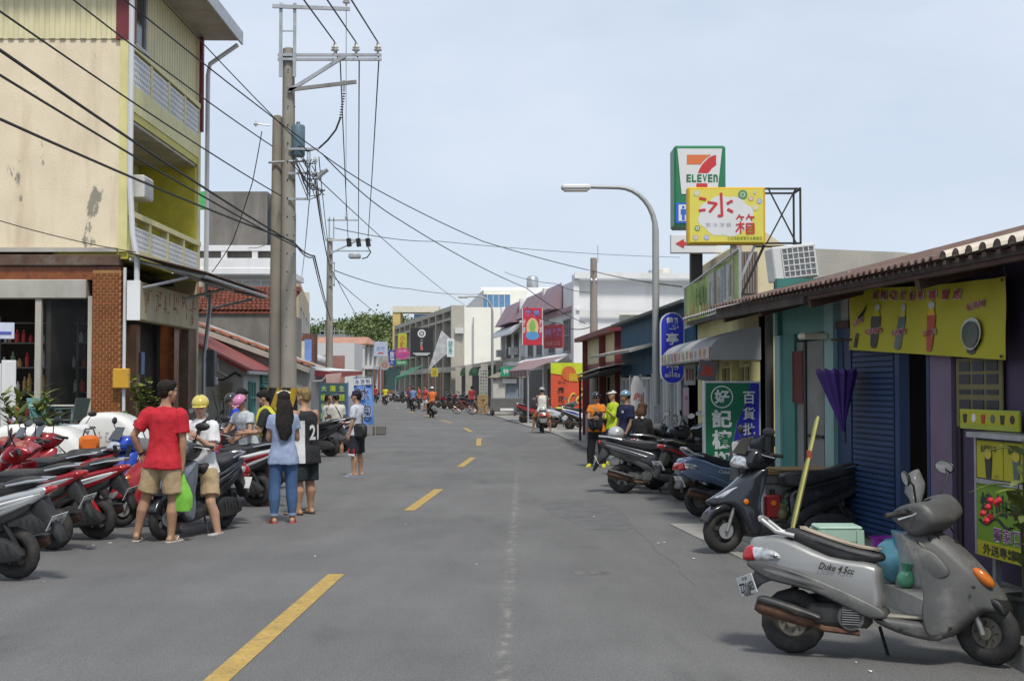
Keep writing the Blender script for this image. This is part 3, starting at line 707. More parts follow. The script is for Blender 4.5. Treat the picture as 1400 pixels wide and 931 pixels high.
TIMB=mat('brown_beam',(.075,.038,.030),.7,var=.25,vs=4)
TAN=mat('roof_tile_red',(.125,.072,.058),.85,var=.35,vs=9,dirt=(.24,.20,.165),damt=.7,ds=5)
SANDT=mat('roof_tile_pale',(.60,.535,.44),.85,var=.15,vs=5,dirt=(.38,.28,.2),damt=.7,ds=5)
YEL=mat('banner_yellow',(.43,.39,.018),.6,var=.06,vs=2)
RSH=thing('drink_shop','dark tiled roof shop front with purple columns and blue shutter at the right edge','shop',(4,11,0))
zT=2.72
def wpc(name,px0,px1,z0,z1,m_,o=0,th=.12,parent=None,**k):
 mb=W(parent or RSH);wp(mb,Wp(px0,o),Wp(px1,o),z0,z1,th,m_);return mb.build(name,None,parent or RSH,**k)
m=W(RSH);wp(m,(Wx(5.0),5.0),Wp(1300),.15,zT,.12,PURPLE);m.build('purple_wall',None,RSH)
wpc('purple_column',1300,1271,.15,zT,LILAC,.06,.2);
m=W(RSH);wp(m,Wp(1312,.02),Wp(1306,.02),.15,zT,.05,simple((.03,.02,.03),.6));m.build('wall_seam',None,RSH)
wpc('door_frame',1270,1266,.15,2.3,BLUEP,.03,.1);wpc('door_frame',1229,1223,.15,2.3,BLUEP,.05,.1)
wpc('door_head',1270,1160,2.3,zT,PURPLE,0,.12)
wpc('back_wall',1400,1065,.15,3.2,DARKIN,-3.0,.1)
# louvred blue shutter leaf
sh=wpc('shutter_leaf',1222,1164,.2,2.3,BLUEP,-.02,.04)
m=W(RSH);z=.24
while z<2.26:wp(m,Wp(1221,.01),Wp(1165,.01),z,z+.035,.03,BLUEP);z+=.055
m.build('louvres',None,sh,kind='stuff')
wpc('blue_panel',1163,1139,.15,2.35,BLUEP,0,.08)
wpc('teal_post',1139,1127,.15,zT,TEALL,.05,.14)
g2=wpc('grey_door',1126,1101,.15,2.2,GREYD,-.02,.05)
m=W(RSH);wp(m,Wp(1124,.005),Wp(1103,.005),1.12,1.15,.02,BLACK);m.build('rail',None,g2)
wpc('dark_gap',1101,1098,.15,2.2,BLACK,0,.05)
wpc('red_notice',1097,1083,1.5,2.1,simple((.10,.015,.015),.7),.0,.03)
wpc('grey_door',1098,1086,.15,2.2,GREYD,-.03,.05)
wpc('teal_wall',1086,1066,.15,2.3,TEALD,0,.12)
wpc('teal_corner',1066,1059,.15,2.3,TEALL,.03,.16)
wpc('teal_gable',1128,1059,2.3,2.9,TEAL,-.05,.1)
wpc('white_panel',1160,1140,2.36,2.9,simple((.42,.41,.39),.7),-.04,.06)
wpc('door_head',1160,1128,2.3,2.38,TIMB,.02,.06)
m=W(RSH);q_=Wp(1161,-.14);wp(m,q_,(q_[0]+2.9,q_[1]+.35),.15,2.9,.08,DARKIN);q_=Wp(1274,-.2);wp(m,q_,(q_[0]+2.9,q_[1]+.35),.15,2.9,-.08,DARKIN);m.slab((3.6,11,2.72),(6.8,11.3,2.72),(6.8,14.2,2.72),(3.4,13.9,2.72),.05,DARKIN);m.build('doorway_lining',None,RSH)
m=W(RSH);wp(m,(Wx(16.1),16.1),(Wx(16.1)+4,16.3),.1,3.0,.12,TEALD);m.build('end_wall',None,RSH)
m=W(RSH);p=Wp(1112,.2);m.box((p[0],p[1],2.23),(.3,.16,.07),simple((.6,.55,.4),.5),rz=.2,ch=.02);m.build('lamp',None,RSH)
# roof: rafters, beam, sheet and tiles
def Ev(Y,z=0,o=.5):return Vector((3.75-o-.12*(Y-10),Y,z))
sl=.26
def Rf(Y,d,dz=0):p=Ev(Y,2.63);return Vector((p.x+d,Y+d*.12,p.z+d*sl+dz))
m=W(RSH);m.slab(Rf(4.5,0),Rf(4.5,4.6),Rf(16.2,4.6),Rf(16.2,0),.05,ROOFD);m.build('roof_sheet',None,RSH)
m=W(RSH);m.beam(Ev(4.5,2.60,.44),Ev(13.0,2.60,.44),.06,.11,TIMB);m.beam(Ev(13.05,2.58,.46),Ev(16.2,2.58,.46),.07,.13,ROOFD);m.build('eave_beam',None,RSH)
for y in(8.0,10.5,13.0,14.6,16.0):
 m=W(RSH);m.beam(Rf(y,.05,-.13),Rf(y,1.6,-.13),.08,.1,TIMB);m.build('rafter',None,RSH)
k=0;y=5.0
while y<16.1:
 near=y<9.9
 m=W(RSH);w_=.205 if near else.13
 tm_=TAN
 a,b_=Rf(y,-.10,.035),Rf(y,4.6,.035)
 axis=(b_-a);ns=7 if near else 5
 up_=Vector((0,.12,1));ht=.055 if near else.035
 vs=[];fs=[]
 for e in(a,b_):
  for j in range(ns):
   an=math.pi*j/(ns-1);vs.append(e+Vector((.12*math.cos(an)*.0,1,0))*(-math.cos(an)*w_*.36)+Vector((0,0,1))*math.sin(an)*ht)
  for j in range(ns):
   an=math.pi*(ns-1-j)/(ns-1);vs.append(e+Vector((0,1,0))*(-math.cos(an)*w_*.26)+Vector((0,0,1))*(math.sin(an)*ht*.6-.004))
 n2=2*ns
 for j in range(n2):fs.append((j,(j+1)%n2,n2+(j+1)%n2,n2+j))
 m.add(vs,fs,SANDT if near else tm_)
 m.add([vs[j]+Vector((-.004,0,0))for j in range(n2)],[tuple(range(n2))],TAN)
 c0=Rf(y+w_/2,-.04,.012);c1=Rf(y+w_/2,4.6,.012);hw=Vector((0,w_*.2,0))
 m.add([c0-hw,c1-hw,c1+hw,c0+hw,c0-hw-Vector((0,0,.03)),c0+hw-Vector((0,0,.03))],[(0,1,2,3),(0,3,5,4)],TAN)
 m.build('tile',None,RSH);y+=w_;k+=1
 # yellow banner under the eave
t=thing('shop_banner','long yellow drinks banner with red lettering and five cups hung under the tiled eave','banner',(3.6,11.5,2.4))
bl,br=Vector((0,0,0)),None
TLc,TRc=P(1168,393,13.3),P(1376,378,10.0);BLc,BRc=P(1160,478,13.4),P(1374,492,10.05)
def Bn(u,v):
 p=BLc.lerp(BRc,u).lerp(TLc.lerp(TRc,u),v)
 s_=.02*math.sin(u*9+v*2.5)*(1-abs(2*v-1)*.4)+.012*math.sin(u*23-v*5)+.03*math.exp(-((u-(1-v)*.12)/.05)**2)*(v>.3)+.03*math.exp(-((1-u-(1-v)*.2)/.06)**2)*v
 return p+Vector((-s_,-s_*.5,-.03*math.sin(math.pi*u)*(v)))
def bpatch(mb,u0,u1,v0,v1,m_,off=.006,fn=None,nu=None,nv=None):
 nu=nu or max(1,int((u1-u0)*40));nv=nv or max(1,int((v1-v0)*10));vs=[];fs=[]
 for i in range(nv+1):
  for j in range(nu+1):
   u,v=u0+(u1-u0)*j/nu,v0+(v1-v0)*i/nv;vs.append(Bn(u,v)+Vector((-off,-off*.8,0)))
 for i in range(nv):
  for j in range(nu):q=i*(nu+1)+j;fs.append((q,q+1,q+nu+2,q+nu+1))
 mb.add(vs,fs,m_)
m=W(t);bpatch(m,0,1,0,1,YEL,0,nu=48,nv=12);m.build('cloth',None,t,smooth=60)
def bpoly(mb,poly,m_,off):mb.add([Bn(u,v)+Vector((-off,-off*.8,0))for u,v in poly],[tuple(range(len(poly)))],m_)
def btext(mb,s_,u,v,w_,h_,m_,off,bold=.02):
 vs,fs,x0,x1,y0,y1=text_geo(s_,bold)
 mb.add([Bn(u+(q.x-(x0+x1)/2)/(x1-x0)*w_,v+(q.y-(y0+y1)/2)/(y1-y0)*h_)+Vector((-off,-off*.8,0))for q in vs],fs,m_)
REDT,WHT=simple((.36,.045,.06),.6),simple((.75,.72,.70),.6)
for i,ch in enumerate('來到Q嫩仙草專賣店'):
 m=W(t);u=.178+i*.067*(1+.008*i);h_=.16-.004*i*0;v=.875-.004*i
 btext(m,ch,u,v,.052,.155,WHT,.009,.06);btext(m,ch,u,v,.046,.14,REDT,.014,.02);m.build('character',None,t)
DKC,GRC,GLS=simple((.035,.035,.035),.4),simple((.10,.13,.12),.4),simple((.45,.5,.46),.3)
def cup(name,u,body,top,lab,straw=False,h_=.50):
 c=W(t);b0,b1=.05,.05+h_
 bpoly(c,[(u-.022,b0+.03),(u-.012,b0),(u+.010,b0),(u+.020,b0+.03),(u+.034,b1-.08),(u+.034,b1),(u-.026,b1),(u-.026,b1-.08)],body,.008)
 bpoly(c,[(u-.02,b1),(u+.028,b1),(u+.022,b1+.10),(u-.008,b1+.10)],top,.0085)
 bpoly(c,circle(u+.007,b1+.14,.02,12,.055),GLS,.009)
 c.build(name,None,t)
 l_=W(t)
 for i,ch in enumerate(lab):btext(l_,ch,u-.04+.026*i,.30+.012*i,.025,.10,WHT,.013,.05);btext(l_,ch,u-.04+.026*i,.30+.012*i,.023,.09,REDT,.018,.02)
 l_.build('caption',None,t)
m=W(t);bpoly(m,[(.055,.04),(.085,.04),(.098,.30),(.068,.30)],DKC,.008);bpoly(m,[(.068,.30),(.098,.30),(.108,.5),(.078,.5)],GLS,.008);bpoly(m,[(.078,.5),(.108,.5),(.12,.66),(.118,.75),(.108,.66)],DKC,.009)
for i,ch in enumerate('仙草凍'):btext(m,ch,.07+.022*i,.42+.035*i,.022,.09,WHT,.013,.05);btext(m,ch,.07+.022*i,.42+.035*i,.02,.08,REDT,.018,.02)
m.build('bottle_picture',None,t)
cup('cup_picture',.205,DKC,YEL,'仙草凍奶')
cup('cup_picture',.38,GRC,simple((.5,.42,.1),.5),'仙草鮮奶')
cup('cup_picture',.585,simple((.42,.05,.015),.4),simple((.65,.4,.03),.5),'蜜桃豆瓜',h_=.52)
m=W(t);bpoly(m,[(.79,.24),(.815,.06),(.84,.04),(.86,.06),(.895,.24)],DKC,.008);bpoly(m,circle(.842,.31,.056,20,.21),simple((.55,.58,.5),.4),.028);bpoly(m,circle(.842,.30,.047,20,.175),simple((.05,.075,.06),.35),.040)
for i,ch in enumerate('仙草凍'):btext(m,ch,.82+.03*i,.66+.02*i,.028,.1,WHT,.013,.05);btext(m,ch,.82+.03*i,.66+.02*i,.026,.09,REDT,.018,.02)
m.build('bowl_picture',None,t)
m=W(t)
for u,v in((.015,.03),(.985,.04),(.985,.96),(.015,.96)):bpoly(m,circle(u,v,.006,8,.022),BLACK,.012)
m.build('eyelet',None,t,kind='stuff')
m=W(t);m.tube([TLc,TLc+Vector((-.05,.1,.16))],.006,5,BLACK);m.tube([TRc,TRc+Vector((-.05,0,.2))],.006,5,BLACK);m.build('cord',None,t)
# posters on the purple wall
t=thing('wall_poster','dark poster of photograph tiles on the purple wall above the price strip','poster',(Wx(10.4),10.4,1.6))
fa=Wp(1308,.03);fb=Wp(1371,.03);X=frame((fa[0],fa[1],0),(fb[0]-fa[0],fb[1]-fa[1],0),(0,0,1));wL=math.dist(fa,fb)
z0,z1=ZA(585,10.7),ZA(488,10.5)
m=W(t);m.box((wL/2,(z0+z1)/2,0),(wL,z1-z0,.012),simple((.17,.15,.06),.6),X=X);m.build('sheet',None,t)
for r_ in range(5):
 for c_ in range(3):
  m=W(t);m.box((wL*(.2+.3*c_),z1-(z1-z0)*(.12+.185*r_),.009),(wL*.24,(z1-z0)*(.14 if r_!=2 else.07),.008),simple((.03+.01*(r_%2),.04,.05+.015*(c_%2)),.35),X=X);m.build('photograph',None,t)
t=thing('price_strip','narrow yellow strip of six drinks pictures above the counter','sign',(Wx(10),10,1.3))
fa=Wp(1313,.12);fb=Wp(1394,.12);X=frame((fa[0],fa[1],0),(fb[0]-fa[0],fb[1]-fa[1],0),(0,0,1));wL=math.dist(fa,fb)
z0,z1=ZA(588,10.4),ZA(561,10.2)
m=W(t);m.box((wL/2,(z0+z1)/2,0),(wL,z1-z0,.015),simple((.35,.40,.04),.5),X=X);m.box((wL/2,(z0+z1)/2+.01,.005),(wL*.97,(z1-z0)*.62,.012),YEL,X=X);m.build('board',None,t)
for i in range(6):
 m=W(t);cxx=wL*(.1+.16*i);cz=(z0+z1)/2+.01;kk=[DKC,WHT,simple((.4,.05,.02),.4),GRC,DKC,DKC][i]
 m.prism([(cxx-.022,cz-.04),(cxx+.022,cz-.04),(cxx+.034,cz+.03),(cxx-.034,cz+.03)]if i%2==0 else circle(cxx,cz,.034,12),X@Matrix.Translation((0,0,.016)),.006,kk);m.build('drink_picture',None,t)
 # counter
t=thing('drink_counter','drinks stall counter with steel edges, yellow and green printed front','counter',(3.7,9.5,.15))
fa=Wp(1335,.27);fb=(Wx(7.2,.27),7.2);X=frame((fa[0],fa[1],0),(fb[0]-fa[0],fb[1]-fa[1],0),(0,0,1));wL=math.dist(fa,fb)
yq=fa[1];zA,zB,zC,zD=ZA(757,yq),ZA(740,yq),ZA(656,yq),ZA(597,yq)
m=W(t);m.box((wL/2,(zA+zD)/2,-.31),(wL,zD-zA,.6),simple((.10,.10,.10),.6),X=X);m.build('body',None,t)
m=W(t)
m.box((wL/2,zD+.02,-.28),(wL+.06,.04,.72),STEEL,X=X);m.box((wL/2,zC,.012),(wL,.035,.03),STEEL,X=X);m.box((-.015,(zA+zD)/2,0),(.03,zD-zA,.03),STEEL,X=X);m.build('steel_trim',None,t)
GRN=simple((.15,.27,.018),.55,var=.06)
m=W(t);m.box((wL/2,(zB+zC)/2,.004),(wL,zC-zB,.012),GRN,X=X);m.build('green_panel',None,t)
m=W(t);m.box((wL/2,(zA+zB)/2+.01,.005),(wL,zB-zA+.02,.013),YEL,X=X);m.build('phone_strip',None,t)
cw=.43
for i in range(5):
 m=W(t);m.box((cw*(i+.5),(zC+zD)/2,.004),(cw-.015,zD-zC-.05,.012),YEL,X=X);m.build('yellow_panel',None,t)
 m=W(t);cx_,cz=cw*(i+.5)-.01,(zC+zD)/2-.04
 m.prism([(cx_-.035,cz-.10),(cx_+.035,cz-.10),(cx_+.055,cz+.06),(cx_-.055,cz+.06)],X@Matrix.Translation((0,0,.018)),.01,DKC if i%2==0 else GRC);flat(m,circle(cx_,cz+.085,.058,14,.04),X,.02,simple((.5,.4,.05),.5));m.build('cup_picture',None,t)
 m=W(t);put_text(m,'仙草隨手杯',X,cx_,zD-.085,.26,.055,DKC,.01,.013)
 put_text(m,'25元',X,cx_+.12,cz-.08,.07,.03,REDT,0,.013);m.build('caption',None,t,kind='stuff')
for i,ch in enumerate('燒仙草'):m=W(t);put_text(m,ch,X,.16+.22*i,zC-.17,.2,.17,DKC,.02,.014);m.build('character',None,t)
m=W(t);m.tube([X@Vector((.05+.05*k,zC-.30-.03*math.sin(k*.9),.014))for k in range(12)],.011,5,DKC);m.build('flourish',None,t)
for i,ch in enumerate('獨家口味'):m=W(t);put_text(m,ch,X,.33+.15*i,zB+.09,.13,.11,WHT,.05,.013);put_text(m,ch,X,.33+.15*i,zB+.09,.12,.1,simple((.2,.03,.17),.6),.01,.016);m.build('character',None,t)
m=W(t);put_text(m,'外送專線：8614',X,.55,(zA+zB)/2+.01,.9,.085,DKC,.012,.016);m.build('phone_line',None,t,kind='stuff')
m=W(t)
for x in(.1,1.2,2.4):m.box((x,(zA+.15)/2,-.1),(.05,zA-.15,.05),STEEL,X=X)
m.build('leg',None,t,kind='stuff')
# potted plant at the counter
def leaf(mb,base,d,ln,wd,m_,droop=.4,seg=4,fold=.15):
 d=Vector(d).normalized();sd=d.cross(Vector((0,0,1)));sd=sd.normalized()if sd.length>.01 else Vector((1,0,0))
 vs=[];p=Vector(base)
 for i in range(seg+1):
  f_=i/seg;wd_=wd*math.sin(math.pi*min(.97,.08+f_*.92))
  vs+=[p-sd*wd_+Vector((0,0,fold*wd_)),p.copy(),p+sd*wd_+Vector((0,0,fold*wd_))]
  d=(d+Vector((0,0,-droop/seg))).normalized();p=p+d*ln/seg
 mb.add(vs,[q for i in range(seg)for q in((3*i,3*i+1,3*i+4,3*i+3),(3*i+1,3*i+2,3*i+5,3*i+4))],m_)
LEAF=mat('leaf_green',(.055,.105,.022),.45,var=.35,vs=6);LEAFY=mat('leaf_yellow_green',(.17,.20,.03),.45,var=.3,vs=6);LEAFD=mat('leaf_dark',(.035,.075,.02),.45,var=.3,vs=6)
POT=simple((.24,.09,.05),.8,var=.2)
def plant(name,label,loc,n_,hgt,spread,ln,wd,ms,pot=(.16,.28),potm=None,seed=1,up_=.5,flowers=None,group=None,stems=4):
 t=thing(name,label,'plant',loc,0,group);rr=random.Random(seed)
 ph=pot[1]
 if pot[0]>0:MB().lathe([(pot[0]*.75,0),(pot[0],ph),(pot[0]*1.06,ph),(pot[0]*1.06,ph*.9),(pot[0]*.9,ph*.88)],14,potm or POT).build('pot',None,t,smooth=40)
 st=MB();tips=[]
 for k in range(stems):
  a=rr.random()*6.28;e=Vector((math.cos(a)*spread*.5*rr.random(),math.sin(a)*spread*.5*rr.random(),ph+hgt*rr.uniform(.6,.95)))
  st.tube([(math.cos(a)*.02,math.sin(a)*.02,ph*.8),e*.5+Vector((0,0,ph*.5)),e],[.012,.009,.004],5,simple((.09,.10,.04),.8));tips.append(e)
 st.build('stem',None,t,kind='stuff')
 f_=MB()
 for k in range(n_):
  e=rr.choice(tips);q=rr.uniform(.25,1.0);b=Vector((e.x*q,e.y*q,ph*.8+(e.z-ph*.8)*q));a=rr.random()*6.28
  leaf(f_,b,(math.cos(a),math.sin(a),up_+rr.uniform(-.3,.5)),ln*rr.uniform(.6,1.15),wd*rr.uniform(.7,1.1),rr.choice(ms),rr.uniform(.2,.9))
 f_.build('foliage',None,t,kind='stuff')
 if flowers:
  q=MB()
  for k in range(7):q.ball((rr.uniform(-.05,.05)+flowers[0],rr.uniform(-.05,.05)+flowers[1],flowers[2]+rr.uniform(-.07,.07)),.022,simple((.5,.02,.03),.5),6,4)
  q.build('flower',None,t,kind='stuff')
 return t
LEAFO=mat('leaf_olive',(.15,.185,.06),.45,var=.3,vs=6)
plant('potted_plant','leafy green plant with red blossoms in front of the drinks counter',(3.22,8.3,.15),46,1.05,.55,.27,.058,[LEAF,LEAFO,LEAFO,LEAFY],(.12,.24),simple((.03,.035,.03),.6),seed=4,flowers=(-.22,-.05,.78))
# folded purple parasol hanging
t=thing('parasol','folded purple parasol hanging upside down from a bracket by the teal post','parasol',(3.2,13.8,1.3))
hp=P(1152,505,13.3);tipp=P(1156,592,13.3);mb=W(t);PUR=simple((.055,.022,.16),.6,var=.2,vs=5)
n_=26;vs=[];fs=[]
for i,(f_,r_)in enumerate(((0,.185),(.06,.195),(.35,.135),(.7,.06),(.97,.012))):
 for j in range(n_):a=6.283*j/n_;q=r_*(1+.07*(-1)**j);vs.append(Vector((hp.x+q*math.cos(a)-.06*(1-f_),hp.y+q*math.sin(a),hp.z+(tipp.z-hp.z)*f_+(.014*math.cos(j*math.pi)if i==0 else 0))))
for i in range(4):
 for j in range(n_):fs.append((i*n_+j,i*n_+(j+1)%n_,(i+1)*n_+(j+1)%n_,(i+1)*n_+j))
mb.add(vs,fs,PUR);mb.build('canopy',None,t)
mb=W(t);mb.tube([hp+Vector((0,0,.32)),tipp+Vector((.0,0,-.1))],.011,6,BLACK);mb.tube([hp+Vector((-.12,0,.3)),hp+Vector((.18,0,.3))],.014,6,RUSTY);mb.build('shaft',None,t)
# cartons, white chest, yellow plank, small goods on the pavement
t=thing('storage_chest','white chest against the blue panel with flattened cardboard on its lid','chest',(3.05,14.05,.15))
mb=W(t);zt_=ZA(646,14.05);mb.box((3.07,14.05,(.15+zt_)/2),(.84,.50,zt_-.15),simple((.45,.45,.44),.6,var=.08),rz=-.08,ch=.02);mb.build('body',None,t);mb=W(t);mb.box((3.07,14.05,zt_-.1),(.86,.52,.02),GREYD,rz=-.08);mb.build('lid_seam',None,t)
CARD=simple((.36,.235,.11),.8,var=.15,vs=4)
t=thing('cardboard','flattened brown cardboard sheets lying on the white chest','cardboard',(3.05,14.05,zt_))
for k,(dx,rz_,dz)in enumerate(((0,.1,.012),(-.08,-.15,.03),(.04,.25,.05))):mb=W(t);mb.box((3.02+dx,13.97,zt_+dz),(.86-.1*k,.5,.012),CARD,rz=rz_);mb.build('sheet',None,t)
t=thing('measuring_board','tall yellow plank leaning against the black scooter','plank',(2.0,11.4,.1))
mb=W(t);mb.beam(P(1083,724,11.2),P(1117,572,11.9),.02,.075,simple((.36,.345,.09),.6,var=.2,vs=6),up=(0,-1,.2));mb.build('board',None,t)
mb=W(t)
for f_ in(-.025,.025):mb.beam(P(1085+f_*150,716,11.15),P(1104+f_*150,632,11.52),.006,.006,simple((.05,.05,.02),.6));
mb.box(P(1106,622,11.62),(.035,.045,.08),simple((.34,.08,.03),.6));mb.build('print',None,t,kind='stuff')
t=thing('stool','pale green plastic stool beside the silver scooter seat','stool',(2.28,10.0,.15));sx_,sy_=XA(1142,10.4),10.4
mb=W(t);GST=simple((.36,.52,.42),.45);zq=ZA(717,10.4);mb.box((sx_,sy_,zq-.015),(.34,.28,.03),GST,ch=.012);mb.build('seat',None,t)
for dx in(-.15,.15):
 for dy in(-.12,.12):mb=W(t);mb.beam((sx_+dx*1.08,sy_+dy*1.08,.15),(sx_+dx,sy_+dy,zq-.03),.055,.05,GST);mb.build('leg',None,t)
mb=W(t);mb.box((sx_,sy_-.125,zq-.07),(.3,.02,.09),GST);mb.build('apron',None,t)
def sack(name,label,cat,loc,r_,m_,seed=1,sz=1.0):
 t=thing(name,label,cat,loc);rr=random.Random(seed);mb=MB();mb.ball((0,0,r_*sz),(r_,r_*.85,r_*sz),m_,16,11)
 for i,p in enumerate(mb.v):q=noise.noise(p*9+Vector((seed,0,0)))*.16+noise.noise(p*22)*.07;mb.v[i]=Vector((p.x*(1+q),p.y*(1+q),max(0,p.z*(1+q*.6))))
 mb.build('bag',None,t,smooth=50);mb=MB();mb.tube([(0,0,r_*2*sz-.02),(.01,0,r_*2*sz+.05)],[.025,.05],7,m_);mb.build('knot',None,t);return t
sack('rubbish_bag','crumpled pale blue plastic bag behind the silver scooter','plastic bag',(3.02,10.4,.15),.18,mat('blue_plastic',(.12,.33,.42),.3,var=.3,vs=8,alpha=.85),2)
sack('rubbish_bag','small green plastic bag lying below the pale blue bag','plastic bag',(3.02,10.15,.15),.07,mat('green_plastic',(.10,.32,.19),.3,var=.3,vs=8),3)
t=thing('metal_drum','grey metal tin standing on the platform behind the silver scooter','tin',(3.14,10.3,.15))
MB().lathe([(.15,0),(.155,.02),(.15,.04),(.15,.36),(.16,.38),(.16,.4),(.14,.4)],18,STEEL).build('body',None,t,smooth=40);MB().lathe([(.0,.385),(.139,.385)],18,STEEL).build('lid',None,t)
t=thing('bucket','small purple tub by the shop doorway above the silver floorboard','tub',(3.1,10.9,.15))
MB().lathe([(.10,0),(.14,.3),(.155,.3),(.13,.29)],14,simple((.25,.02,.32),.4)).build('tub',None,t,smooth=40);MB().lathe([(0,.26),(.128,.27)],14,simple((.45,.1,.4),.5)).build('contents',None,t)
# ---- yellow shop with curved awning and big green roof banner
PALEY=mat('pale_yellow_wall',(.62,.56,.26),.7,var=.08,vs=1.5,dirt=(.4,.34,.15),damt=.5,ds=2)
YS=thing('yellow_shop','pale yellow shop with grey half round awning behind the green and blue sign board','shop',(3.5,20,0))
m=W(YS);wp(m,(3.5,18.5),(3.5,24.8),.0,2.9,.15,PALEY);m.build('front_wall',None,YS)
m=W(YS);wp(m,(3.5,18.5),(7.5,18.5),.0,2.9,-.15,PALEY);m.build('side_wall',None,YS)
m=W(YS);m.slab((3.3,18.2,2.95),(7.5,18.2,3.0),(7.5,25,3.0),(3.3,25,2.95),.12,ROOFD);m.build('roof',None,YS)
X=frame((3.49,18.5,0),(0,-1,0),(0,0,1))
for yy_,w_ in((-1.0,.9),(-2.6,1.0)):window(YS,X,yy_,1.25,w_,1.5,2,1,simple((.5,.45,.2),.6),GLASSD)
m=W(YS);m.box((-4.6,1.05,.01),(1.0,2.1,.06),mat('blue_sheet',(.03,.17,.33),.5,var=.1),X=X);m.build('blue_door',None,YS)
m=W(YS)
for y in(18.6,20.4,22.4):m.box((3.44,y,1.25),(.1,.16,2.5),PALEY)
m.build('pilaster',None,YS)
AWN=mat('awning_grey',(.33,.33,.33),.7,var=.08,vs=2,dirt=(.2,.2,.19),damt=.4,ds=2)
m=W(YS)
vs=[];fs=[];ns=8
for y in(18.5,24.5):
 for j in range(ns+1):
  a=math.pi/2*j/ns;vs.append((3.5-.72*math.sin(a),y,2.16+.36*math.cos(a)))
 vs.append((3.5-.72,y,2.06));
n2=ns+2
for j in range(n2-1):fs.append((j,j+1,n2+j+1,n2+j))
m.add(vs,fs,AWN)
for y in(18.5,24.5):m.add([v for v in vs if v[1]==y]+[(3.5,y,2.06)],[tuple(range(n2+1))],AWN)
aw=m.build('awning',None,YS,smooth=50)
rr=random.Random(8)
m=W(YS)
for j in range(7):
 y0=24.4-j*.85;zc=2.14
 m.box((3.5-.728,y0-.4,2.17),(.008,.80,.17),simple([(.6,.55,.42),(.5,.5,.5),(.55,.40,.36),(.62,.58,.5)][j%4],.6))
m.build('valance_print',None,aw)
m=W(YS);X=frame((3.5-.735,21.5,2.17),(0,-1,0),(0,0,1))
for i,ch in enumerate('冰品豆花飲料仙草剉冰果汁'):put_text(m,ch,X,-2.7+.48*i,0,.3,.13,simple([(.45,.12,.12),(.2,.25,.45),(.5,.35,.05),(.2,.3,.2)][i%4],.6),.01,.004)
m.build('valance_lettering',None,aw,kind='stuff')
t=thing('ice_notice','tilted dark square notice with a red ice character under the awning','sign',(3.3,19.5,1.6))
X=frame(P(967,507,18.3),(.96,.1,-.15),(.15,0,1));m=W(t);m.box((0,0,0),(.26,.28,.03),simple((.13,.12,.14),.6),X=X);m.build('board',None,t)
m=W(t);put_text(m,'冰',X,0,0,.19,.2,simple((.42,.06,.03),.6),.05,.018);m.build('character',None,t)
t=thing('notice','pale pink hanging strip beside the blue door','sign',(3.0,22,1));X=frame(P(938,549,21.5),(1,0,0),(0,0,1));m=W(t);m.box((0,0,0),(.09,.46,.015),simple((.55,.42,.48),.7),X=X);m.build('strip',None,t);m=W(t);put_text(m,'冰',X,0,.06,.06,.07,simple((.4,.1,.12),.6),.02,.01);m.build('character',None,t)
t=thing('notice','small white menu panel hanging between the blue oval sign and awning','sign',(3.0,24,1.7));X=frame(P(943,512,22.5),(1,0,0),(0,0,1));m=W(t);m.box((0,0,0),(.19,.36,.02),simple((.55,.55,.56),.6),X=X);m.build('panel',None,t)
for k in range(3):m=W(t);m.box((-.05+.05*k,0,.012),(.03,.2,.01),simple([(.3,.1,.1),(.4,.15,.12),(.2,.15,.15)][k],.6),X=X);m.build('picture',None,t)
# roof banner printed with drinks
BG_=thing('roof_banner','long green printed fabric banner stretched on the shop roof edge below the lit signs','banner',(3.3,21,2.9))
na,nb=(3.28,18.8),(3.24,24.6)
def Gp(u,v):
 y=nb[1]+(na[1]-nb[1])*u;x=nb[0]+(na[0]-nb[0])*u
 return Vector((x-.02*math.sin(u*14),y,(2.78+.14*u)+v*.72))
def gpatch(mb,u0,u1,v0,v1,m_,off):
 n_=max(2,int((u1-u0)*30));vs=[]
 for i in range(n_+1):
  for v in(v0,v1):vs.append(Gp(u0+(u1-u0)*i/n_,v)+Vector((-off,0,0)))
 mb.add(vs,[(2*i,2*i+2,2*i+3,2*i+1)for i in range(n_)],m_)
GB=mat('banner_green',(.25,.36,.07),.6,var=.35,vs=1.6,dirt=(.42,.42,.22),damt=.6,ds=2.2)
m=W(BG_);gpatch(m,0,1,0,1,GB,0);m.build('cloth',None,BG_)
rr=random.Random(21)
m=W(BG_);gpatch(m,.50,.90,.08,.92,simple((.42,.42,.36),.6,var=.3,vs=4),.004);m.build('photo_print',None,BG_)
for i in range(9):
 u=.52+i*.043;m=W(BG_);c=[(.18,.20,.24),(.45,.42,.36),(.12,.13,.10),(.38,.30,.2),(.25,.27,.32)][i%5]
 gpatch(m,u,u+.028,.15+.05*(i%2),.75+.1*(i%3),simple(c,.5,var=.3,vs=10),.008);m.build('cup_print',None,BG_)
for i in range(7):
 m=W(BG_);u=.03+i*.065;gpatch(m,u,u+.04,.1,.3+.1*(i%3),simple([(.5,.22,.08),(.55,.5,.2),(.45,.3,.1)][i%3],.6,var=.3,vs=9),.006);m.build('fruit_print',None,BG_)
X=frame(Gp(.3,.62)+Vector((-.02,0,0)),(0,-1,0),(0,0,1))
for i,ch in enumerate('果汁仙草冰'):m=W(BG_);put_text(m,ch,X,-.75+.38*i,-.02,.3,.34,simple((.10,.22,.03),.6),.02,.0);m.build('character',None,BG_)
m=W(BG_);m.tube([Gp(0,1.02),Gp(1,1.02)],.02,6,STEEL);m.tube([Gp(0,0),Gp(0,1.02)],.02,6,STEEL);m.tube([Gp(1,0),Gp(1,1.02)],.02,6,STEEL);m.tube([Gp(0,-.02),Gp(1,-.02)],.02,6,STEEL);m.build('frame',None,BG_)
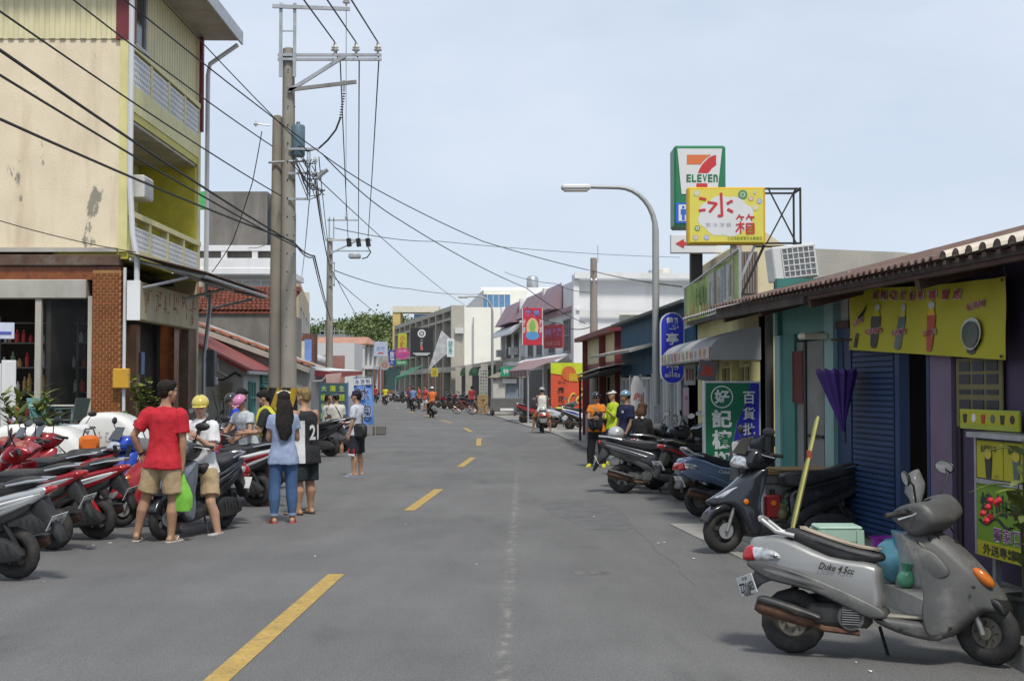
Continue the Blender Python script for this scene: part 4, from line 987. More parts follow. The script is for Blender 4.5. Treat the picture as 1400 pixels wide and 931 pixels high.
# dark corrugated awning between the two shops
t=thing('side_awning','dark corrugated sheet awning with scalloped front edge between drink shop and yellow shop','awning',(2.9,18,2.6))
a,b_,c_,d_=P(987,417,16.6),P(935,432,20.5),Vector((3.5,20.5,2.95)),Vector((3.7,16.6,3.0));m=W(t);n_=40;vs=[]
a.z=2.66;b_.z=2.72;a.x=2.62;b_.x=2.65
for i in range(n_+1):
 f_=i/n_;q=Vector((0,0,.03*(i%2)));p0,p1=a.lerp(b_,f_)+q,d_.lerp(c_,f_)+q;vs+=[p0,p1,p0-Vector((0,0,.012)),p1-Vector((0,0,.012))]
fs=[]
for i in range(n_):k=4*i;fs+=[(k,k+4,k+5,k+1),(k+2,k+3,k+7,k+6),(k,k+2,k+6,k+4)]
m.add(vs,fs,mat('pale_sheet_edge',(.30,.29,.28),.7,var=.15));m.build('sheet',None,t)
m=W(t);m.beam(a+Vector((.1,0,-.06)),b_+Vector((.1,0,-.06)),.05,.06,IRON);m.beam(d_+Vector((-.1,0,-.1)),a+Vector((.1,0,-.1)),.05,.06,IRON);m.build('frame',None,t)
m=W(t);m.tube([(XA(1052,17),17.0,0),(XA(1052,17),17.0,2.7)],.055,8,simple((.06,.055,.05),.7));m.build('post',None,t,smooth=40)
# cream upstairs wall, concrete wall behind, air conditioner
t=thing('upper_storey','cream upper wall with a dark slatted window behind the roof banner','building',(4.5,26,2.9));m=W(t)
x0,x1=XA(1012,25),XA(1092,25);z1_=ZA(322,25);m.add([(x0,25,2.6),(x1,25,2.6),(x1,25,ZA(348,25)),(XA(1040,25),25,ZA(312,25)),(x0,25,ZA(332,25)),(x0,32,2.6),(x1,32,2.6),(x1,32,ZA(348,25)),(XA(1040,25),32,ZA(312,25)),(x0,32,ZA(332,25))],[(0,1,2,3,4),(9,8,7,6,5),(0,5,6,1),(1,6,7,2),(2,7,8,3),(3,8,9,4),(4,9,5,0)],mat('cream_upper',(.66,.58,.38),.8,var=.06));m.build('wall',None,t)
m=W(t);p0=P(1020,366,24.96);m.box((p0.x+.06,24.95,p0.z-.1),(.3,.06,.8),simple((.12,.10,.09),.6));wd=m.build('window',None,t)
for k in range(6):m=W(t);m.box((p0.x-.07+.05*k,24.91,p0.z-.1),(.015,.02,.78),simple((.28,.22,.2),.6));m.build('slat',None,wd)
m=W(t);m.box((XA(1011,24.9),24.9,3.6),(.1,.1,2.2),simple((.33,.27,.25),.6));m.build('corner_post',None,t)
t=thing('rear_wall','long pale grey concrete wall above the tiled roof at right','wall',(7,22,0));m=W(t)
x0,x1=XA(1113,22),XA(1235,22);m.add([(x0,22,2.8),(x1+.6,22,2.8),(x1+.6,22,ZA(350,22)),(x1,22,ZA(345,22)),(x0,22,ZA(340,22)),(x0,22.3,2.8),(x1+.6,22.3,2.8),(x1+.6,22.3,ZA(350,22)),(x1,22.3,ZA(345,22)),(x0,22.3,ZA(340,22))],[(0,1,2,3,4),(9,8,7,6,5),(0,5,6,1),(1,6,7,2),(2,7,8,3),(3,8,9,4),(4,9,5,0)],PALEC);m.build('wall',None,t)
t=thing('air_conditioner','white outdoor air conditioner tilted on the roof under the yellow sign frame','air conditioner',(4,18.2,3.2));pc=P(1082,360,18.2);T=Matrix.Translation(pc)@Matrix.Rotation(-.12,4,'Y')@Matrix.Rotation(.12,4,'Z')
m=W(t);m.box((0,0,0),(.62,.34,.47),AC_W,X=T,ch=.015);m.build('case',None,t)
m=W(t);m.box((.05,-.165,0),(.46,.02,.40),simple((.10,.10,.10),.6),X=T)
for k in range(7):m.box((.05-.23+.46*k/6,-.18,0),(.014,.012,.4),AC_W,X=T)
for k in range(6):m.box((.05,-.183,-.2+.4*k/5),(.46,.012,.014),AC_W,X=T)
for k in range(22):m.box((.05,-.178,-.19+.38*k/21),(.46,.006,.006),STEEL,X=T)
m.build('grille',None,t,kind='stuff');m=W(t)
for dx in(-.22,.22):m.beam(pc+Vector((dx,0,-.22)),pc+Vector((dx,.05,-.5)),.04,.04,IRON)
m.build('bracket',None,t)
# ---- lit signs above the roofs
SG=mat('sign_green',(.025,.19,.085),.4,var=.05);SW=mat('sign_white',(.66,.66,.66),.45,var=.03);SO=mat('sign_orange',(.66,.17,.055),.45,var=0);SR=mat('sign_red',(.53,.04,.045),.45,var=0);SBL=mat('sign_blue',(.03,.13,.55),.4,var=0)
t=thing('store_sign','tall green convenience store sign box with a big orange and red 7','sign',(4,28,3));Y=28
x0,x1=XA(923,Y),XA(994,Y);zt,zb=ZA(199,Y),ZA(310,Y);cx_,w_=(x0+x1)/2,x1-x0
m=W(t);m.box((cx_,Y+.38,(zt+zb)/2),(w_,.75,zt-zb),SG,ch=.04);m.build('box',None,t)
X=frame((cx_,Y-.004,(zt+zb)/2),(1,0,0),(0,0,1));hw,hh=w_/2,(zt-zb)/2
m=W(t);flat(m,[(-.88*hw,.92*hh),(.86*hw,.92*hh),(.66*hw,-.2*hh),(-.72*hw,-.2*hh)],X,.004,SW);m.build('white_panel',None,t)
def q7(px,py):v=P(px,py,Y);return(v.x-cx_,v.z-(zt+zb)/2)
m=W(t);flat(m,[q7(939,212),q7(972.5,212),q7(965,217),q7(961,221),q7(958,225),q7(939,225)],X,.010,SO);m.build('seven_bar',None,t)
m=W(t);flat(m,[q7(979,212),q7(979,226),q7(973,230.5),q7(969,236),q7(967.5,237),q7(954,237),q7(956,232),q7(960,225),q7(964,221),q7(969,216),q7(974,213.5)],X,.010,SR);m.build('seven_stem',None,t)
m=W(t);flat(m,[q7(952,251),q7(967,251),q7(967,262),q7(952,262)],X,.010,SR);m.build('seven_foot',None,t)
for i,ch in enumerate('ELEVEn'):
 m=W(t);c0=q7(941.5+i*7.35,244);put_text(m,ch,X,c0[0],c0[1],.095,.165,mat('letter_green',(.02,.16,.07),.4,var=0),.03,.012);m.build('letter',None,t)
m=W(t);c0=q7(936,292);m.box((c0[0]+.07,c0[1]+.01,.004),(.52,.44,.012),SBL,X=X);m.build('toilet_panel',None,t)
m=W(t);m.box((c0[0]+.08,c0[1]+.01,.012),(.42,.35,.006),SW,X=X);m.build('toilet_field',None,t)
for dx in(-.03,.18):
 m=W(t);flat(m,circle(c0[0]+dx,c0[1]+.13,.03,10),X,.018,SBL);flat(m,[(c0[0]+dx-.055,c0[1]+.09),(c0[0]+dx+.055,c0[1]+.09),(c0[0]+dx+.055,c0[1]-.03),(c0[0]+dx+.03,c0[1]-.03),(c0[0]+dx+.03,c0[1]-.15),(c0[0]+dx-.03,c0[1]-.15),(c0[0]+dx-.03,c0[1]-.03),(c0[0]+dx-.055,c0[1]-.03)],X,.018,SBL);m.build('figure',None,t)
m=W(t);m.box((XA(956,Y),Y+.4,zb/2+.3),(.25,.25,zb+.6),IRON);m.build('post',None,t)
t=thing('arrow_sign','white arrow sign with a red arrow pointing left below the store sign','sign',(4,28,3));m=W(t)
x0,x1=XA(918,27.9),XA(988,27.9);zt2,zb2=ZA(320,27.9),ZA(346,27.9);m.box(((x0+x1)/2,28.0,(zt2+zb2)/2),(x1-x0,.16,zt2-zb2),SW,ch=.015);m.build('box',None,t)
X=frame(((x0+x1)/2,27.916,(zt2+zb2)/2),(1,0,0),(0,0,1));m=W(t);L2=(x1-x0)/2
flat(m,[(-.82*L2,.0),(-.48*L2,.1),(-.48*L2,.035),(.8*L2,.035),(.8*L2,-.035),(-.48*L2,-.035),(-.48*L2,-.1)],X,.006,SR);m.build('arrow',None,t)
t=thing('ice_shop_sign','yellow ice shop sign box with a white cloud and red characters','sign',(3,21,3.6));Y=21
x0,x1=XA(941,Y),XA(1048,Y);zt,zb=ZA(256,Y),ZA(334,Y);m=W(t);cx_=(x0+x1)/2;cz=(zt+zb)/2
m.box((cx_,Y+.1,cz),(x1-x0,.2,zt-zb),mat('sign_frame_amber',(.62,.38,.02),.45,var=.05),ch=.02);m.build('box',None,t)
X=frame((cx_,Y-.004,cz),(1,0,0),(0,0,1));hw,hh=(x1-x0)/2,(zt-zb)/2
m=W(t);m.box((0,0,0),(2*hw-.07,2*hh-.07,.012),mat('sign_yellow',(.68,.60,.10),.45,var=.04),X=X);m.build('face',None,t)
m=W(t);cl_=[]
for i in range(60):
 a=6.283*i/60;r_=1+.11*abs(math.sin(a*4.0+.4))
 cl_.append((.04*hw-.06*hw+.66*hw*math.cos(a)*r_,-.02*hh+.66*hh*math.sin(a)*r_))
flat(m,cl_,X,.009,SW);m.build('cloud',None,t)
def i7(zx,zy):v=P(910+zx/5.82,190+zy/5.82,Y);return(v.x-cx_,v.z-cz)
def strokes(mb,segs,wd,z):
 for s_ in segs:
  pts_=[i7(*q)for q in s_]
  for(ax,ay),(bx,by)in zip(pts_,pts_[1:]):
   d=Vector((bx-ax,by-ay));d.normalize();nn=Vector((-d.y,d.x))*wd/2;e=d*wd*.2
   mb.add([(ax-nn.x-e.x,ay-nn.y-e.y,z),(bx-nn.x+e.x,by-nn.y+e.y,z),(bx+nn.x+e.x,by+nn.y+e.y,z),(ax+nn.x-e.x,ay+nn.y-e.y,z)],[(0,1,2,3)],SR,X);z+=.0005
m=W(t);strokes(m,[[(270,474),(318,482)],[(268,572),(312,566)],[(336,506),(404,516),(350,582)],[(440,434),(448,612),(418,614)],[(490,516),(528,494)],[(494,562),(532,582)]],.042,.014);m.build('character',None,t)
m=W(t);strokes(m,[[(588,604),(564,640)],[(578,620),(622,624)],[(598,624),(606,648)],[(664,602),(642,640)],[(656,620),(704,624)],[(676,624),(684,648)],[(560,684),(624,676)],[(594,660),(596,750)],[(592,690),(560,738)],[(598,692),(622,716)],[(642,676),(644,748)],[(642,676),(700,676),(702,748),(644,750)],[(646,700),(698,700)],[(646,724),(698,724)]],.024,.014);m.build('character',None,t)
for zx,zy,r0,col in((613,445,.075,(.10,.28,.12)),(248,434,.05,(.55,.55,.35)),(677,475,.042,(.62,.40,.22)),(745,496,.042,(.35,.38,.62)),(712,547,.05,(.62,.58,.25)),(708,430,.025,(.55,.5,.3)),(252,712,.045,(.15,.30,.10)),(238,785,.045,(.62,.45,.28)),(325,785,.042,(.38,.38,.62))):
 c0=i7(zx,zy);m=W(t);ring(m,c0[0],c0[1],r0*.62,r0,X,.012,simple(col,.5));flat(m,circle(c0[0],c0[1],r0*.6,14),X,.012,SW if r0!=.075 else simple((.4,.5,.35),.5));flat(m,circle(c0[0],c0[1],r0*.3,10),X,.0135,simple(col,.5));m.build('flower_print',None,t)
c0=i7(420,685);m=W(t);put_text(m,'飲 冰 涼 鎮',X,c0[0],c0[1],.40,.07,simple((.42,.36,.45),.5),-.002,.013);m.build('caption',None,t,kind='stuff')
c0=i7(628,792);m=W(t);put_text(m,'小北海創意雪花冰專賣店',X,c0[0],c0[1],.56,.062,simple((.16,.22,.03),.5),.0,.013);m.build('caption',None,t,kind='stuff')
m=W(t)
xr0,xr1=XA(1048,Y),XA(1097,Y)
for yy_ in(Y+.05,Y+.55):
 m.beam((xr0-.1,yy_,zt-.02),(xr1,yy_,zt-.02),.03,.03,IRON);m.beam((xr0-.1,yy_,zb+.02),(xr1,yy_,zb+.02),.03,.03,IRON);m.beam((xr1,yy_,zb),(xr1,yy_,zt),.03,.03,IRON)
m.beam((xr0+.05,Y+.05,zt),(xr1-.06,Y+.05,zb),.022,.022,IRON);m.beam((xr0+.02,Y+.07,zb),(xr1-.06,Y+.07,zt),.022,.022,IRON)
for z in(zt-.02,zb+.02):m.beam((xr1,Y+.05,z),(xr1,Y+.55,z),.03,.03,IRON)
m.beam((xr0,Y+.1,zb),(xr0-.45,Y+.2,2.95),.04,.04,IRON);m.beam((x0+.75,Y+.1,zb),(x0+.75,Y+.1,2.9),.09,.09,simple((.25,.22,.2),.6));m.beam((xr0-.15,Y+.12,zb),(x0+.7,Y+.14,3.0),.04,.04,STEEL)
m.build('frame',None,t)
# blue oval sign
t=thing('oval_sign','tall blue rounded sign with white characters and a phone number beside the lamp post','sign',(3,26,1.6));Y=26
cxp=XA(919.5,Y);w2=(XA(936,Y)-XA(903,Y))/2;zt,zb=ZA(427,Y),ZA(525,Y);hs=(zt-zb)/2
X=frame((cxp,Y,(zt+zb)/2),(1,0,0),(0,0,1))
def stadium(w_,h_):return[(w_*math.cos(a),(h_-w_)+w_*math.sin(a))for a in[math.pi*i/12 for i in range(13)]]+[(w_*math.cos(a),-(h_-w_)+w_*math.sin(a))for a in[math.pi+math.pi*i/12 for i in range(13)]]
m=W(t);m.prism(stadium(w2,hs),X,.14,SW);m.build('rim',None,t)
m=W(t);flat(m,stadium(w2-.02,hs-.02),X,.004,mat('oval_blue',(.03,.045,.48),.4,var=0));m.build('face',None,t)
for i,ch in enumerate('觀亭旅館'):m=W(t);put_text(m,ch,X,0,hs-.22-.305*i,.24,.24,SW,.03,.010);m.build('character',None,t)
m=W(t);put_text(m,'8614458',X,0,-hs+.17,.30,.075,SW,.01,.010);m.build('phone_number',None,t,kind='stuff')
m=W(t);m.beam((cxp,Y+.08,.6),(cxp,Y+.08,zb),.06,.06,STEEL);m.beam((cxp,Y+.08,zb+.3),(cxp+.5,Y+.08,zb+.3),.03,.03,STEEL);m.build('bracket',None,t)
# green and blue standing sign board
t=thing('standing_sign','standing sign board split green and blue with white characters among the scooters','sign',(2.9,17.6,.03));Y=17.6
x0,x1=XA(962,Y),XA(1040,Y);zt,zb=ZA(521,Y),.25;cx_=(x0+x1)/2;hw=(x1-x0)/2
m=W(t);m.box((cx_,Y+.08,(zt+zb)/2),(x1-x0,.16,zt-zb),simple((.46,.47,.46),.5),ch=.012);m.build('box',None,t)
m=W(t)
for dx in(-.3,.3):m.box((cx_+dx,Y+.08,.13),(.05,.1,.26),STEEL)
m.build('foot',None,t);X=frame((cx_,Y-.004,(zt+zb)/2),(1,0,0),(0,0,1));hh=(zt-zb)/2
m=W(t);flat(m,[(-hw+.025,-hh+.025),(.02,-hh+.025),(.0,-.1),(.06,.2),(.16,.42),(.24,hh-.025),(-hw+.025,hh-.025)],X,.003,mat('board_green',(.01,.14,.065),.4,var=.04));m.build('green_field',None,t)
m=W(t);flat(m,[(.024,-hh+.025),(hw-.025,-hh+.025),(hw-.025,hh-.025),(.244,hh-.025),(.164,.42),(.064,.2),(.004,-.1)],X,.003,mat('board_blue',(.025,.025,.32),.4,var=.04));m.build('blue_field',None,t)
SWB=mat('board_white',(.62,.64,.62),.5,var=.05)
m=W(t);ring(m,-.14,hh-.21,.135,.15,X,.009,SWB);m.build('ring',None,t)
for i,ch in enumerate('好記檳榔'):m=W(t);put_text(m,ch,X,-.14,hh-.21-[0,.29,.57,.85][i],[.2,.27,.27,.27][i],[.19,.24,.26,.25][i],SWB,.035,.010);m.build('character',None,t)
for i,ch in enumerate('百貨批發部'):m=W(t);put_text(m,ch,X,.22,hh-.22-.21*i,.16,.165,SWB,.018,.010);m.build('character',None,t)
# ---- blue sheet building and onward
BLU=mat('blue_corrugated',(.018,.09,.16),.5,var=.12,vs=1.5)
b1,b2=(3.5,25.0),(2.96,35.3)
BS=thing('blue_shop','dark blue ribbed metal shop with white door frames beside the lamp post','shop',(3.3,30,0))
m=W(BS);wp(m,b1,b2,1.95,3.3,.1,BLU);m.build('upper_wall',None,BS)
m=W(BS);ribs(m,(b1[0]-.005,b1[1],1.95),(b2[0]-b1[0],b2[1]-b1[1],0),(0,0,1),math.dist(b1,b2),1.34,.18,-.03,BLU);m.build('ribbed_sheet',None,BS)
m=W(BS);wp(m,(b2[0],b2[1]),(b2[0]+5,b2[1]),0,3.3,-.1,BLU);wp(m,(b1[0]+2,b1[1]),(b2[0]+2,b2[1]),0,3.2,.1,DARKIN);m.build('rear_wall',None,BS)
m=W(BS);m.slab((b1[0]-.3,24.8,3.33),(9,24.8,3.7),(9,35.6,3.7),(b2[0]-.3,35.6,3.33),.06,simple((.10,.10,.10),.6));m.build('roof',None,BS)
m=W(BS);m.slab((b2[0]-.85,35.3,2.42),(b2[0]-.0,35.3,2.62),(b1[0]-.2,28.5,2.62),(b1[0]-.95,28.5,2.42),.06,simple((.34,.33,.30),.7,dirt=(.18,.17,.15),damt=.6));m.build('awning',None,BS)
X=frame((b2[0],b2[1],0),(b1[0]-b2[0],b1[1]-b2[1],0),(0,0,1))
for k in range(5):window(BS,X,.9+k*1.75,1.0,1.35,1.75,2,1,WHITE,simple((.2,.24,.26),.15),sill=False)
for k in range(6):m=W(BS);m.box((.05+k*1.75,1.0,-.02),(.3,1.95,.14),simple((.36,.37,.37),.6),X=X);m.build('pilaster',None,BS)
t=thing('flag','white vertical flag with red characters beside the navy shirt man','flag',(3,28,.5));X=frame(P(873,553,28.6),(1,0,0),(.17,0,1));m=W(t)
m.prism([(-.17,-.6),(.17,-.6),(.17,.3),(.0,.62),(-.1,.62),(-.17,.4)],X,.012,simple((.62,.6,.58),.7));m.build('cloth',None,t)
for i,ch in enumerate('剉冰'):m=W(t);put_text(m,ch,X,0,.12-.36*i,.24,.28,simple((.5,.13,.08),.6),.03,.004);m.build('character',None,t)
m=W(t);m.tube([X@Vector((-.19,-.95,0)),X@Vector((-.19,.62,0))],.012,6,STEEL);m.build('pole',None,t)
# cream and maroon shop, stall awnings, dragon sign
CM=thing('maroon_trimmed_shop','low cream shop with maroon columns and eave beyond the blue shop','shop',(3,40,0))
c1,c2=(3.05,36),(2.55,45)
m=W(CM);wp(m,c1,c2,2.3,ZA(455,40),.1,simple((.60,.54,.32),.7,var=.06));wp(m,(c2[0],c2[1]),(c2[0]+5,c2[1]),0,3.4,-.1,simple((.60,.54,.32),.7,var=.06));m.build('wall',None,CM)
m=W(CM);m.slab((c1[0]-.4,35.9,3.32),(8,35.9,3.6),(8,45.5,3.6),(c2[0]-.4,45.5,3.32),.14,MAROON);m.build('roof',None,CM)
m=W(CM)
for y in(36.3,40,44.8):m.box((2.95-.05*(y-36),y,1.6),(.22,.22,3.2),MAROON)
m.build('column',None,CM);m=W(CM);wp(m,(c1[0]+2,36),(c2[0]+2,45),0,3.3,.1,DARKIN);wp(m,(c1[0]-.02,36),(c2[0]-.02,45),2.24,2.4,.12,MAROON);m.build('back_wall',None,CM)
t=thing('stall_canopy','dark flat stall canopy on thin posts in front of the dragon sign','canopy',(2.2,40,0));m=W(t)
m.slab(P(790,517,40),P(835,510,40),P(852,500,33),P(818,507,33),-.07,IRON);m.build('roof',None,t)
m=W(t);m.slab(P(788,512,40.1),P(836,505.5,40.1),P(853,495.5,33),P(818,502,33),-.03,simple((.6,.56,.45),.7));m.build('top_sheet',None,t)
for px in(793,832):m=W(t);q=P(px,515,40);m.tube([(q.x,40,0),(q.x,40,q.z)],.035,8,IRON);m.build('post',None,t)
m=W(t);m.box((XA(812,41),41,.42),(.5,.5,.85),simple((.3,.31,.32),.5),ch=.02);m.box((XA(812,41),41,.88),(.56,.56,.05),IRON);m.build('cart',None,t)
t=thing('dragon_sign','big red orange sign board with lime top, black characters and yellow dragon swirls','sign',(2.4,54,.3));Y=54
x0,x1=XA(753,Y),XA(809,Y);zt,zb=ZA(496,Y),ZA(572,Y);cx_,cz=(x0+x1)/2,(zt+zb)/2;hw,hh=(x1-x0)/2,(zt-zb)/2
m=W(t);m.box((cx_,Y+.06,cz),(2*hw,.1,2*hh),mat('sign_orange_red',(.60,.085,.035),.55,var=.06),ch=.01);m.build('board',None,t)
X=frame((cx_,Y,cz),(1,0,0),(0,0,1));m=W(t);flat(m,[(-hw,hh),(-hw,hh*.62),(-hw*.3,hh*.55),(hw*.1,hh*.7),(hw*.5,hh*.5),(hw,hh*.6),(hw,hh)],X,.015,simple((.52,.60,.03),.55));m.build('lime_field',None,t)
m=W(t);flat(m,circle(-.1,hh*.62,.3,18,.3),X,.02,simple((.55,.13,.03),.55));m.build('sun_motif',None,t)
m=W(t);put_text(m,'龍源',X,.28,hh*.48,.75,.34,simple((.62,.42,.03),.5),.02,.025);m.build('lettering',None,t)
for i,ch in enumerate('麻花捲'):m=W(t);put_text(m,ch,X,-.42,.02-.36*i,.26,.28,DKC,.02,.022);m.build('character',None,t)
m=W(t);put_text(m,'手工',X,-.38,.34,.34,.12,DKC,.01,.022);m.build('lettering',None,t)
YD=simple((.62,.52,.12),.5)
m=W(t);m.tube([X@Vector((.0+.13*math.cos(a)*(1-.1*a/6),-.15-.09*a+.12*math.sin(a*1.3),.02))for a in[i*.35 for i in range(18)]],.035,6,YD);m.tube([X@Vector((.36+.16*math.sin(a*1.2),.1-.13*a,.03))for a in[i*.3 for i in range(17)]],[.025+.03*math.sin(i*.19)for i in range(17)],6,YD);m.build('dragon_swirl',None,t,smooth=60)
m=W(t);m.tube([X@Vector((.55+.08*math.sin(a*2),.25-.2*a,.03))for a in[i*.3 for i in range(12)]],.025,6,simple((.62,.32,.02),.5));m.build('flame_swirl',None,t,smooth=60)
m=W(t)
for dx in(-.6,.6):m.box((cx_+dx,Y+.08,zb/2+.05),(.06,.06,zb),IRON)
m.build('foot',None,t)
# striped awning and food cart
t=thing('striped_awning','faded pink striped awning of a stall beside the dragon sign','awning',(0,62,0));m=W(t)
PK=simple((.30,.205,.20),.7,var=.1);PK2=simple((.21,.125,.13),.7)
aa_,bb_=P(696,507,62),P(724,505,58);tt1,tt2=P(716,494,64),P(772,486,58)
for k in range(12):
 f0,f1=k/12,(k+1)/12;m=W(t);m.slab(aa_.lerp(bb_,f0),aa_.lerp(bb_,f1),tt1.lerp(tt2,f1),tt1.lerp(tt2,f0),.03,PK if k%2 else PK2)
 m.slab(aa_.lerp(bb_,f0)+Vector((0,0,-.3)),aa_.lerp(bb_,f1)+Vector((0,0,-.3)),aa_.lerp(bb_,f1),aa_.lerp(bb_,f0),.02,PK2 if k%2 else PK);m.build('stripe',None,t)
m=W(t);m.tube([(XA(713,60),60,0),(XA(713,60),60,ZA(508,60))],.05,8,STEEL);m.tube([(XA(722,58),58.2,0),(XA(722,58),58.2,ZA(506,58))],.04,8,STEEL);m.build('post',None,t)
t=thing('green_shop_sign','small green sign with white characters above the food cart','sign',(-1,74,2));X=frame(P(697,508,74),(1,0,0),(0,0,1));m=W(t);m.box((0,0,0),(1.05,.52,.06),simple((.02,.30,.16),.5),X=X,ch=.01);m.build('board',None,t)
for i,ch in enumerate('特產'):m=W(t);put_text(m,ch,X,-.22+.36*i,0,.3,.3,SW,.02,.036);m.build('character',None,t)
t=thing('food_cart','small food cart with a ragged roof and grey lower box beside the far lamp post','cart',(-.3,74,0));c0=G(693,568)
m=W(t);m.box((c0.x,c0.y,.62),(1.9,1.0,.75),simple((.13,.13,.13),.6),ch=.04);m.build('box',None,t)
m=W(t);m.box((c0.x-.45,c0.y,1.5),(.7,.8,1.0),simple((.5,.49,.44),.6));m.box((c0.x+.3,c0.y+.1,1.4),(.7,.6,.8),simple((.25,.3,.36),.4));m.build('glass_case',None,t)
m=W(t);m.slab((c0.x-1.1,c0.y-.6,2.15),(c0.x+1.1,c0.y-.6,2.15),(c0.x+.5,c0.y,2.45),(c0.x-.5,c0.y,2.45),.05,simple((.22,.2,.15),.8));m.slab((c0.x-.5,c0.y,2.45),(c0.x+.5,c0.y,2.45),(c0.x+1.1,c0.y+.6,2.15),(c0.x-1.1,c0.y+.6,2.15),.05,simple((.22,.2,.15),.8));m.build('roof',None,t)
m=W(t);m.box((c0.x+.15,c0.y-.5,1.95),(.8,.04,.25),WHITE);m.box((c0.x,c0.y-.52,.35),(.75,.03,.14),WHITE);m.build('panel',None,t)
for dx in(-.8,.8):
 m=W(t);m.tube([(c0.x+dx-.06,c0.y-.3,.24),(c0.x+dx+.06,c0.y-.3,.24)],.24,14,RUBBER);m.build('wheel',None,t,smooth=40)
 m=W(t);m.tube([(c0.x+dx,c0.y-.45,1),(c0.x+dx,c0.y-.45,2.2)],.025,6,STEEL);m.build('post',None,t)
 # ---- white building with purple canopies
WB=thing('white_building','large white two storey building with purple sloped canopies facing the street','building',(3.4,68,0))
w1,w2_=Vector((3.4,68,0)),Vector((-.55,96,0));d=(w2_-w1);Lw=d.length
X=frame((w2_.x,w2_.y,0),-d,(0,0,1))
m=W(WB);m.add([(3.4,68,0),(19,69,0),(19,69,7.2),(3.4,68,7.2),(-.55,96,0),(14,97,0),(14,97,7.2),(-.55,96,7.2)],[(0,1,2,3),(4,7,6,5),(0,3,7,4),(3,2,6,7),(1,5,6,2)],WHITE);m.build('wall',None,WB)
m=W(WB);wp(m,(3.2,67.8),(19.2,68.8),7.2,7.5,.35,WHITE);wp(m,(3.3,67.7),(19.2,68.7),5.55,5.68,.1,WHITE);m.build('cornice',None,WB)
MAUVE=mat('mauve_canopy',(.27,.18,.21),.7,var=.12,vs=1)
for k,(a0,a1)in enumerate(((1.0,9.0),(11.0,17.5),(18.5,24))):
 m=W(WB);m.add([(a0,5.9,.85),(a1,5.9,.85),(a1-.1,7.35,.05),(a0+.1,7.35,.05),(a0,5.9,.05),(a1,5.9,.05)],[(0,1,2,3),(0,4,5,1),(0,3,4),(1,5,2)],MAUVE,X);m.build('canopy',None,WB)
m=W(WB)
vs=[]
for x in(.2,10.4):
 for j in range(6):a=math.pi/2*j/5;vs.append((x,5.05+.75*math.cos(a),1.0*math.sin(a)))
m.add(vs,[(j,j+1,7+j,6+j)for j in range(5)]+[tuple(range(6)),tuple(range(6,12))],simple((.52,.53,.55),.6),X);m.build('barrel_awning',None,WB,smooth=40)
m=W(WB)
for k in range(4):m.box((.1+9.4*k,3.8,.12),(.5,7.2,.3),WHITE,X=X)
m.box((14,3.2,.1),(28,.3,.24),WHITE,X=X);m.box((14,5.72,.14),(28,.22,.3),simple((.40,.26,.30),.7),X=X);m.build('pilaster',None,WB)
for cx_ in(2.5,6.2,12.5,16,20.5,25.3):window(WB,X,cx_,4.4,2.0,1.7,4,2,simple((.3,.3,.3),.6),simple((.10,.11,.12),.2))
for cx_ in(1.0,7.8):
 m=W(WB);m.box((cx_,4.0,.45),(.7,.5,.55),AC_W,X=X);m.build('air_conditioner',None,WB)
X2=frame((3.4,67.99,0),(1,.06,0),(0,0,1));window(WB,X2,2.75,4.75,1.1,1.2,2,3,simple((.45,.45,.38),.6),simple((.42,.42,.36),.4))
m=W(WB)
for j in range(16):m.box((2.75,4.2+j*.07,.03),(1.05,.05,.02),simple((.5,.5,.42),.6),X=X2)
m.build('blind',None,WB,kind='stuff')
m=W(WB);m.slab((.3,76,3.0),(2.3,69,3.0),(2.9,69,3.4),(.9,84,3.4),.1,WHITE);m.build('porch_roof',None,WB)
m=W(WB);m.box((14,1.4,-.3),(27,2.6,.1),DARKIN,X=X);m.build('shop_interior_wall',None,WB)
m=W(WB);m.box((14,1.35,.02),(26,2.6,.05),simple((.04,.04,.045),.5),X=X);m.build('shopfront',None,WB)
def board(name,label,px0,px1,py0,py1,Y,m_,th=.12,rzv=(1,0,0),cat='sign'):
 t=thing(name,label,cat,tuple(P((px0+px1)/2,py1,Y)));X=frame(P((px0+px1)/2,(py0+py1)/2,Y),rzv,(0,0,1))
 w_,h_=(px1-px0)/F*Y,(py1-py0)/F*Y;k=abs(Vector(rzv).normalized().x);w_/=max(k,.2)
 m=W(t);m.box((0,0,-th/2),(w_,h_,th),m_,X=X,ch=.01);m.build('board',None,t);return t,X,w_,h_
t,X,w_,h_=board('poster_sign','tall red framed sign with a green and blue figure motif on the white building',714,742,421,472,66,simple((.50,.03,.05),.55,var=.1))
m=W(t);put_text(m,'龍 鳳',X,0,h_*.36,w_*.7,h_*.16,simple((.16,.22,.55),.5),.03,.006);m.build('lettering',None,t)
m=W(t);flat(m,circle(0,-.05,w_*.3,16,h_*.26),X,.004,simple((.62,.45,.25),.5));flat(m,circle(0,-h_*.24,w_*.33,16,h_*.12),X,.008,simple((.10,.28,.55),.5));flat(m,circle(0,.02,w_*.15,12,h_*.17),X,.012,simple((.22,.42,.10),.5));m.build('motif',None,t)
m=W(t)
for s_ in(-1,1):m.box((s_*w_*.485,0,.004),(w_*.03,h_,.02),SW,X=X);put_text(m,'海\n產',X,s_*w_*.4,0,w_*.13,h_*.4,simple((.6,.45,.5),.5),.02,.006)
m.build('frame',None,t)
t,X,w_,h_=board('wide_sign','wide faded red sign with blue pink characters next to the tall red sign',744,768,444,476,67,simple((.33,.05,.06),.6,var=.15),rzv=(.5,-.86,.0))
m=W(t);put_text(m,'海鮮餐廳',X,0,h_*.15,w_*.9,h_*.4,simple((.30,.18,.38),.5),.03,.006);put_text(m,'特產名店',X,0,-h_*.3,w_*.8,h_*.2,simple((.45,.2,.2),.5),.01,.006);m.build('lettering',None,t)
